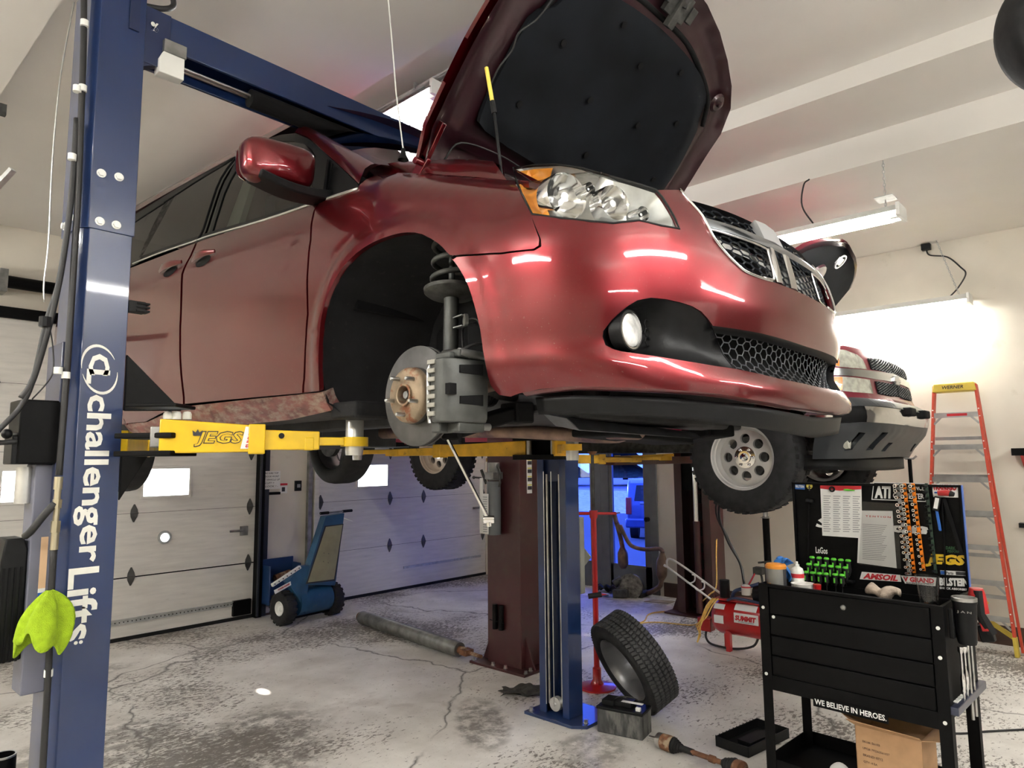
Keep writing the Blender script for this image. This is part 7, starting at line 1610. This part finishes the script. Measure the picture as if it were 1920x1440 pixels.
# ---------------------------------------------------------------- exhaust parts and gearbox by the entry
E_=empty('exhaust_pipe',(7.55,4.8,0),'rusty exhaust pipe with two catalytic converters leaning by the glass door','exhaust pipe')
def w(px_,py_,x=7.5): return at(px_,py_,x=x)
b=MB(); b.tube(cm([w(1152,965),w(1156,980),w(1163,1005),w(1167,1025)],4),.030,12); b.tube(cm([w(1163,985),w(1172,1005),w(1184,1023),w(1208,1030),w(1236,1029),w(1243,1036)],4),.026,12); b.tube(cm([w(1156,980),w(1166,1000)],4),.034,12); b.build('pipe','exhaust',E_,smooth=180)
b=MB(); q=w(1152,964); b.bar(q-CM[0]*.05,q+CM[0]*.07+[0,0,.02],.05,.012); b.build('flange','rust',E_)
for (p0,p1) in ((w(1167,1024),w(1169,1066)),(w(1242,1036),w(1240,1088))):
    d=p1-p0; L_=float(np.linalg.norm(d)); MB().lathe([(.028,0),(.033,.06*L_),(.062,.28*L_),(.066,.36*L_),(.066,.78*L_),(.060,.84*L_),(.032,1*L_)],p0,d,24).build('catalytic_converter','exhaust',E_,smooth=40)
b=MB(); b.tube(cm([w(1240,1087),w(1238,1098),w(1228,1106),w(1214,1112)],4),.030,12); b.build('pipe','exhaust',E_,smooth=180)
# gearbox
c=at(1180,1096,x=7.36)*[1,1,0]; e=empty('gearbox',tuple(c),'greasy aluminium gearbox lying on the floor before the glass door','gearbox')
b=MB(); r_=CM[0]; f_=unit(CM[2]*[1,1,0]); Z=np.array([0,0,1.])
c1_=c+Z*.12+f_*.1
b.lathe([(0,-.17),(.05,-.16),(.06,-.10),(.11,-.05),(.15,.02),(.155,.10),(.12,.12),(0,.12)],c1_+r_*.05,-f_*.7-r_*.3+Z*.1,28); 
for k in range(12):
    th=2*PI*k/12; 
    b.cyl(c1_+r_*.05+r_*.13*math.cos(th)+Z*.12*math.sin(th)-f_*.02,c1_+r_*.05+r_*.06*math.cos(th)+Z*.055*math.sin(th)-f_*.11,.007,n=6)
b.build('bell_housing','engine_alu',e,smooth=30)
b=MB(); b.bar(c-r_*.20+Z*.05+f_*.02,c-r_*.02+Z*.06-f_*.03,.10,.09); b.bar(c-r_*.12+Z*.17+f_*.1,c+r_*.02+Z*.19+f_*.1,.12,.08); b.cyl(c-r_*.18+Z*.14+f_*.1,c-r_*.08+Z*.2+f_*.1,.05,n=14); b.bar(c+r_*.1+Z*.02,c+r_*.26+Z*.05+f_*.1,.1,.05); b.build('valve_body','cast_iron',e,bevel=.006)
b=MB().grid(lambda u,v:at(1132,1088,x=7.45)*[1,1,0]+r_*(-.10+.24*u)+f_*(-.12+.22*v)+Z*(.01+.05*abs(math.sin(4*u+3*v))+.03*math.sin(9*u)*math.sin(8*v)+.02),18,18); o=b.build('plastic_sheet','black_plastic',smooth=180); tag(o,'crumpled dark plastic sheet on the floor left of the gearbox','plastic sheet')
b=MB().grid(lambda u,v:at(1128,1098,x=7.2)*[1,1,0]+r_*(-.07+.16*u)+f_*(-.04+.08*v)+Z*(.012+.025*abs(math.sin(6*u+5*v))),14,10); o=b.build('white_rag','cord_white',smooth=180); tag(o,'small white rag on the floor left of the gearbox','rag')
b=MB(); q=at(1232,1112,x=7.35)*[1,1,0]+[0,0,.004]; b.prism([q-r_*.16,q+r_*.10-f_*.12,q+r_*.22,q-r_*.02+f_*.12],Z*.006); o=b.build('cardboard_sheet',mat('old_card',(.30,.24,.18),.85,var=.2)); tag(o,'flat piece of stained cardboard under the exhaust pipe','cardboard')
# ---------------------------------------------------------------- stands beside the right wall
e=empty('tall_stand',(6.9,2.84,0),'black tall support stand with red top under the truck wheel','stand'); zt=float(at(1437,958,x=6.9)[2])
b=MB(); b.cyl((6.9,2.84,.02),(6.9,2.84,zt-.06),.034,n=18); b.lathe([(.18,0),(.18,.015),(.04,.03),(.036,.05)],(6.9,2.84,0),(0,0,1),24); b.build('post','black_paint',e); b=MB(); b.cyl((6.9,2.84,zt-.06),(6.9,2.84,zt+.06),.024,n=16); b.lathe([(.03,0),(.05,.0),(.05,.006),(.03,.006)],(6.9,2.84,zt-.07),(0,0,1),20,closed=True); b.build('collar','steel',e)
b=MB(); b.prism([(6.9,2.78,zt+.05),(6.9,2.90,zt+.05),(6.9,2.70,zt+.20),(6.9,2.5,zt+.32),(6.9,2.55,zt+.24)],(.03,0,0)); b.build('red_head','jack_red',e,bevel=.004)
zt=float(at(1705,857,x=7.25)[2]); q=at(1705,857,x=7.25); e=empty('tall_stand',(7.25,float(q[1]),0),'thin dark T topped pole standing between truck bumper and ladder','stand'); b=MB(); b.cyl((7.25,q[1],.0),(7.25,q[1],zt-.02),.017,n=12); b.lathe([(.15,0),(.15,.012),(.02,.02)],(7.25,q[1],0),(0,0,1),20); b.build('post','black_paint',e); b=MB(); b.tube([(7.25,q[1]+.06,zt+.01),(7.25,q[1]+.03,zt-.015),(7.25,q[1]-.03,zt-.015),(7.25,q[1]-.06,zt+.01)],.010,8); b.build('cradle','dull_steel',e)
# ---------------------------------------------------------------- step ladder
LD=empty('step_ladder',(7.35,1.22,0),'orange fiberglass step ladder with yellow top folded against the right wall','ladder')
zt=2.36; xb_,xt_=7.32,7.52
def lx(z): return xb_+(xt_-xb_)*z/zt
yl=lambda z:1.395+(zt-z)*.075; yr_=lambda z:1.065-(zt-z)*.070
for f_,nm in ((yl,0),(yr_,1)):
    b=MB(); b.bar((lx(.02),f_(.02),.02),(lx(zt),f_(zt),zt),.022,.07,up=(1,0,0)); b.build('rail','ladder_orange',LD,bevel=.003)
    b=MB(); b.bar((lx(.02)+.09,f_(.02)+(.03 if nm==0 else -.03),.02),(lx(zt)+.04,f_(zt),zt),.02,.035,up=(1,0,0)); b.build('rear_rail','ladder_orange',LD,bevel=.003)
    b=MB(); b.bar((lx(0),f_(0),0),(lx(.16),f_(.16),.16),.03,.085,up=(1,0,0)); b.build('foot','ladder_yellow',LD,bevel=.003)
    b=MB()
    for k in range(7):
        z=.30+k*.297
        for dz in (-.02,.05): b.cyl((lx(z)-.037,f_(z+dz),z+dz),(lx(z)-.032,f_(z+dz),z+dz),.006,n=8)
    b.build('rivet','cast_white',LD)
for k in range(7):
    z=.30+k*.297; b=MB(); b.bx(lx(z)-.035,lx(z)+.045,yr_(z)+.012,yl(z)-.012,z,z+.006); b.bx(lx(z)-.037,lx(z)-.034,yr_(z)+.012,yl(z)-.012,z-.025,z+.022)
    st=b.build('step','alu_step',LD); b=MB()
    for f_,sg in ((yl,-1),(yr_,1)): b.bar((lx(z)-.034,f_(z)+sg*.075,z-.01),(lx(z)-.034,f_(z-.08)+sg*.012,z-.085),.004,.018,up=(0,1,0))
    b.build('step_brace','alu_step',st)
    if k==6: MB().bx(lx(z)-.0385,lx(z)-.037,1.14,1.30,z-.012,z+.012).build('label','ink_red',st)
for k in range(5):
    z=.45+k*.35; b=MB(); b.bx(lx(z)+.055,lx(z)+.075,yr_(z)+.01,yl(z)-.01,z,z+.03); b.build('rear_brace','alu_step',LD)
b=MB(); b.prism([(xt_-.07,1.055,zt-.06),(xt_-.07,1.405,zt-.06),(xt_-.07,1.39,zt+.02),(xt_-.07,1.07,zt+.02)],(.17,0,0)); tc_=b.build('top_cap','ladder_yellow',LD,bevel=.008)
T('WERNER',(xt_-.0715,1.32,zt-.035),(0,-1,0),(0,0,1),.17,.03,bold=.02,shear=.2).build('lettering','ink',tc_,smooth=None)
b=MB(); b.bar((7.46,.92,.12),(7.42,1.35,.42),.02,.04); b.bar((7.46,1.5,.12),(7.42,1.1,.42),.02,.04); b.build('cross_brace','ladder_yellow',LD)
# ---------------------------------------------------------------- odds at the picture's edges
b=MB(); b.bx(7.50,XR,.55,.84,1.70,1.765); o=b.build('wall_shelf','black_paint',bevel=.003); tag(o,'black shelf end on the right wall at the right picture edge','shelf'); b=MB(); b.prism([(7.66,.78,1.70),(7.52,.78,1.70),(7.70,.78,1.60)],(0,-.02,0)); b.build('shelf_bracket','jack_red',o)
b=MB(); q=at(1919,985,x=7.66); b.bx(7.62,XR,q[1]-.06,q[1]+.03,q[2]-.02,q[2]+.02); o=b.build('wall_hook','black_plastic'); tag(o,'small black hook on the right wall below the shelf end','hook')
cc=at(2016,42,d=2.75); ax_=unit((-.75,-.55,-.25)); e=empty('tire',tuple(cc),'dark round tire hanging at the top right corner','tire'); b=MB(); tire(b,cc,ax_,.27,.20,.17); b.build('carcass','tire_rubber',e,smooth=50); MB().cyl(cc+[0,0,.2],(cc[0],cc[1],4.03),.008).build('strap','cable_black',e)
p=at(4,270,d=3.6); e=empty('track_hanger',(0,0,0),'dark hanger bar with steel arm at the left picture edge','bracket'); b=MB(); a_=at(3,205,d=3.6); c_=at(-2,330,d=3.6); b.bar(np.array([c_[0],c_[1],c_[2]]),np.array([c_[0],c_[1],3.70]),.03,.03); b.bx(a_[0]-.01,a_[0]+.02,a_[1]-.01,a_[1]+.02,a_[2]-.03,a_[2]+.03); b.build('hanger_bar','cast_iron',e)
b=MB(); q0,q1=at(-6,350,d=3.4),at(24,318,d=3.4); b.bar(q0,q1,.03,.02); b.bar(q1,q1+[0,0,.05],.03,.03); b.build('steel_arm','galv',e)
q=at(6,1416,d=2.45); b=MB(); b.lathe([(0,0),(.040,0),(.040,float(q[2])),(.036,float(q[2])),(.034,.3)],(q[0],q[1],0),(0,0,1),28); o=b.build('pipe_stub','black_paint',smooth=40); tag(o,'upright dark metal pipe at the bottom left corner','pipe'); MB().lathe([(.041,float(q[2])-.004),(.041,float(q[2])+.002),(.035,float(q[2])+.002)],(q[0],q[1],0),(0,0,1),28).build('steel_lip','brass' if 'brass' in M else 'steel',o)
cord('floor_cable',[(5.0,1.1,.006),(5.1,.95,.006),(5.25,.83,.006),(5.5,.6,.006),(5.9,.2,.006)],.007,'cable_black','thin black cable on the floor right of the tool cart','cable')
cord('wall_wire',[tuple(at(1346,940,x=7.69)),tuple(at(1343,1000,x=7.69)),tuple(at(1349,1040,x=7.69)),tuple(at(1346,1100,x=7.69))],.003,'cable_black','thin dark wire running down the right wall beside the yellow cord','wire')
sc=bpy.context.scene
sc.view_settings.view_transform='Standard'; sc.view_settings.look='None'; sc.view_settings.gamma=1; sc.view_settings.use_curve_mapping=False
sc.view_settings.exposure=EXPO
sc.cycles.use_denoising=True
sc.cycles.max_bounces=8; sc.cycles.transparent_max_bounces=16; sc.cycles.sample_clamp_indirect=6

sc.cycles.caustics_reflective=False; sc.cycles.caustics_refractive=False
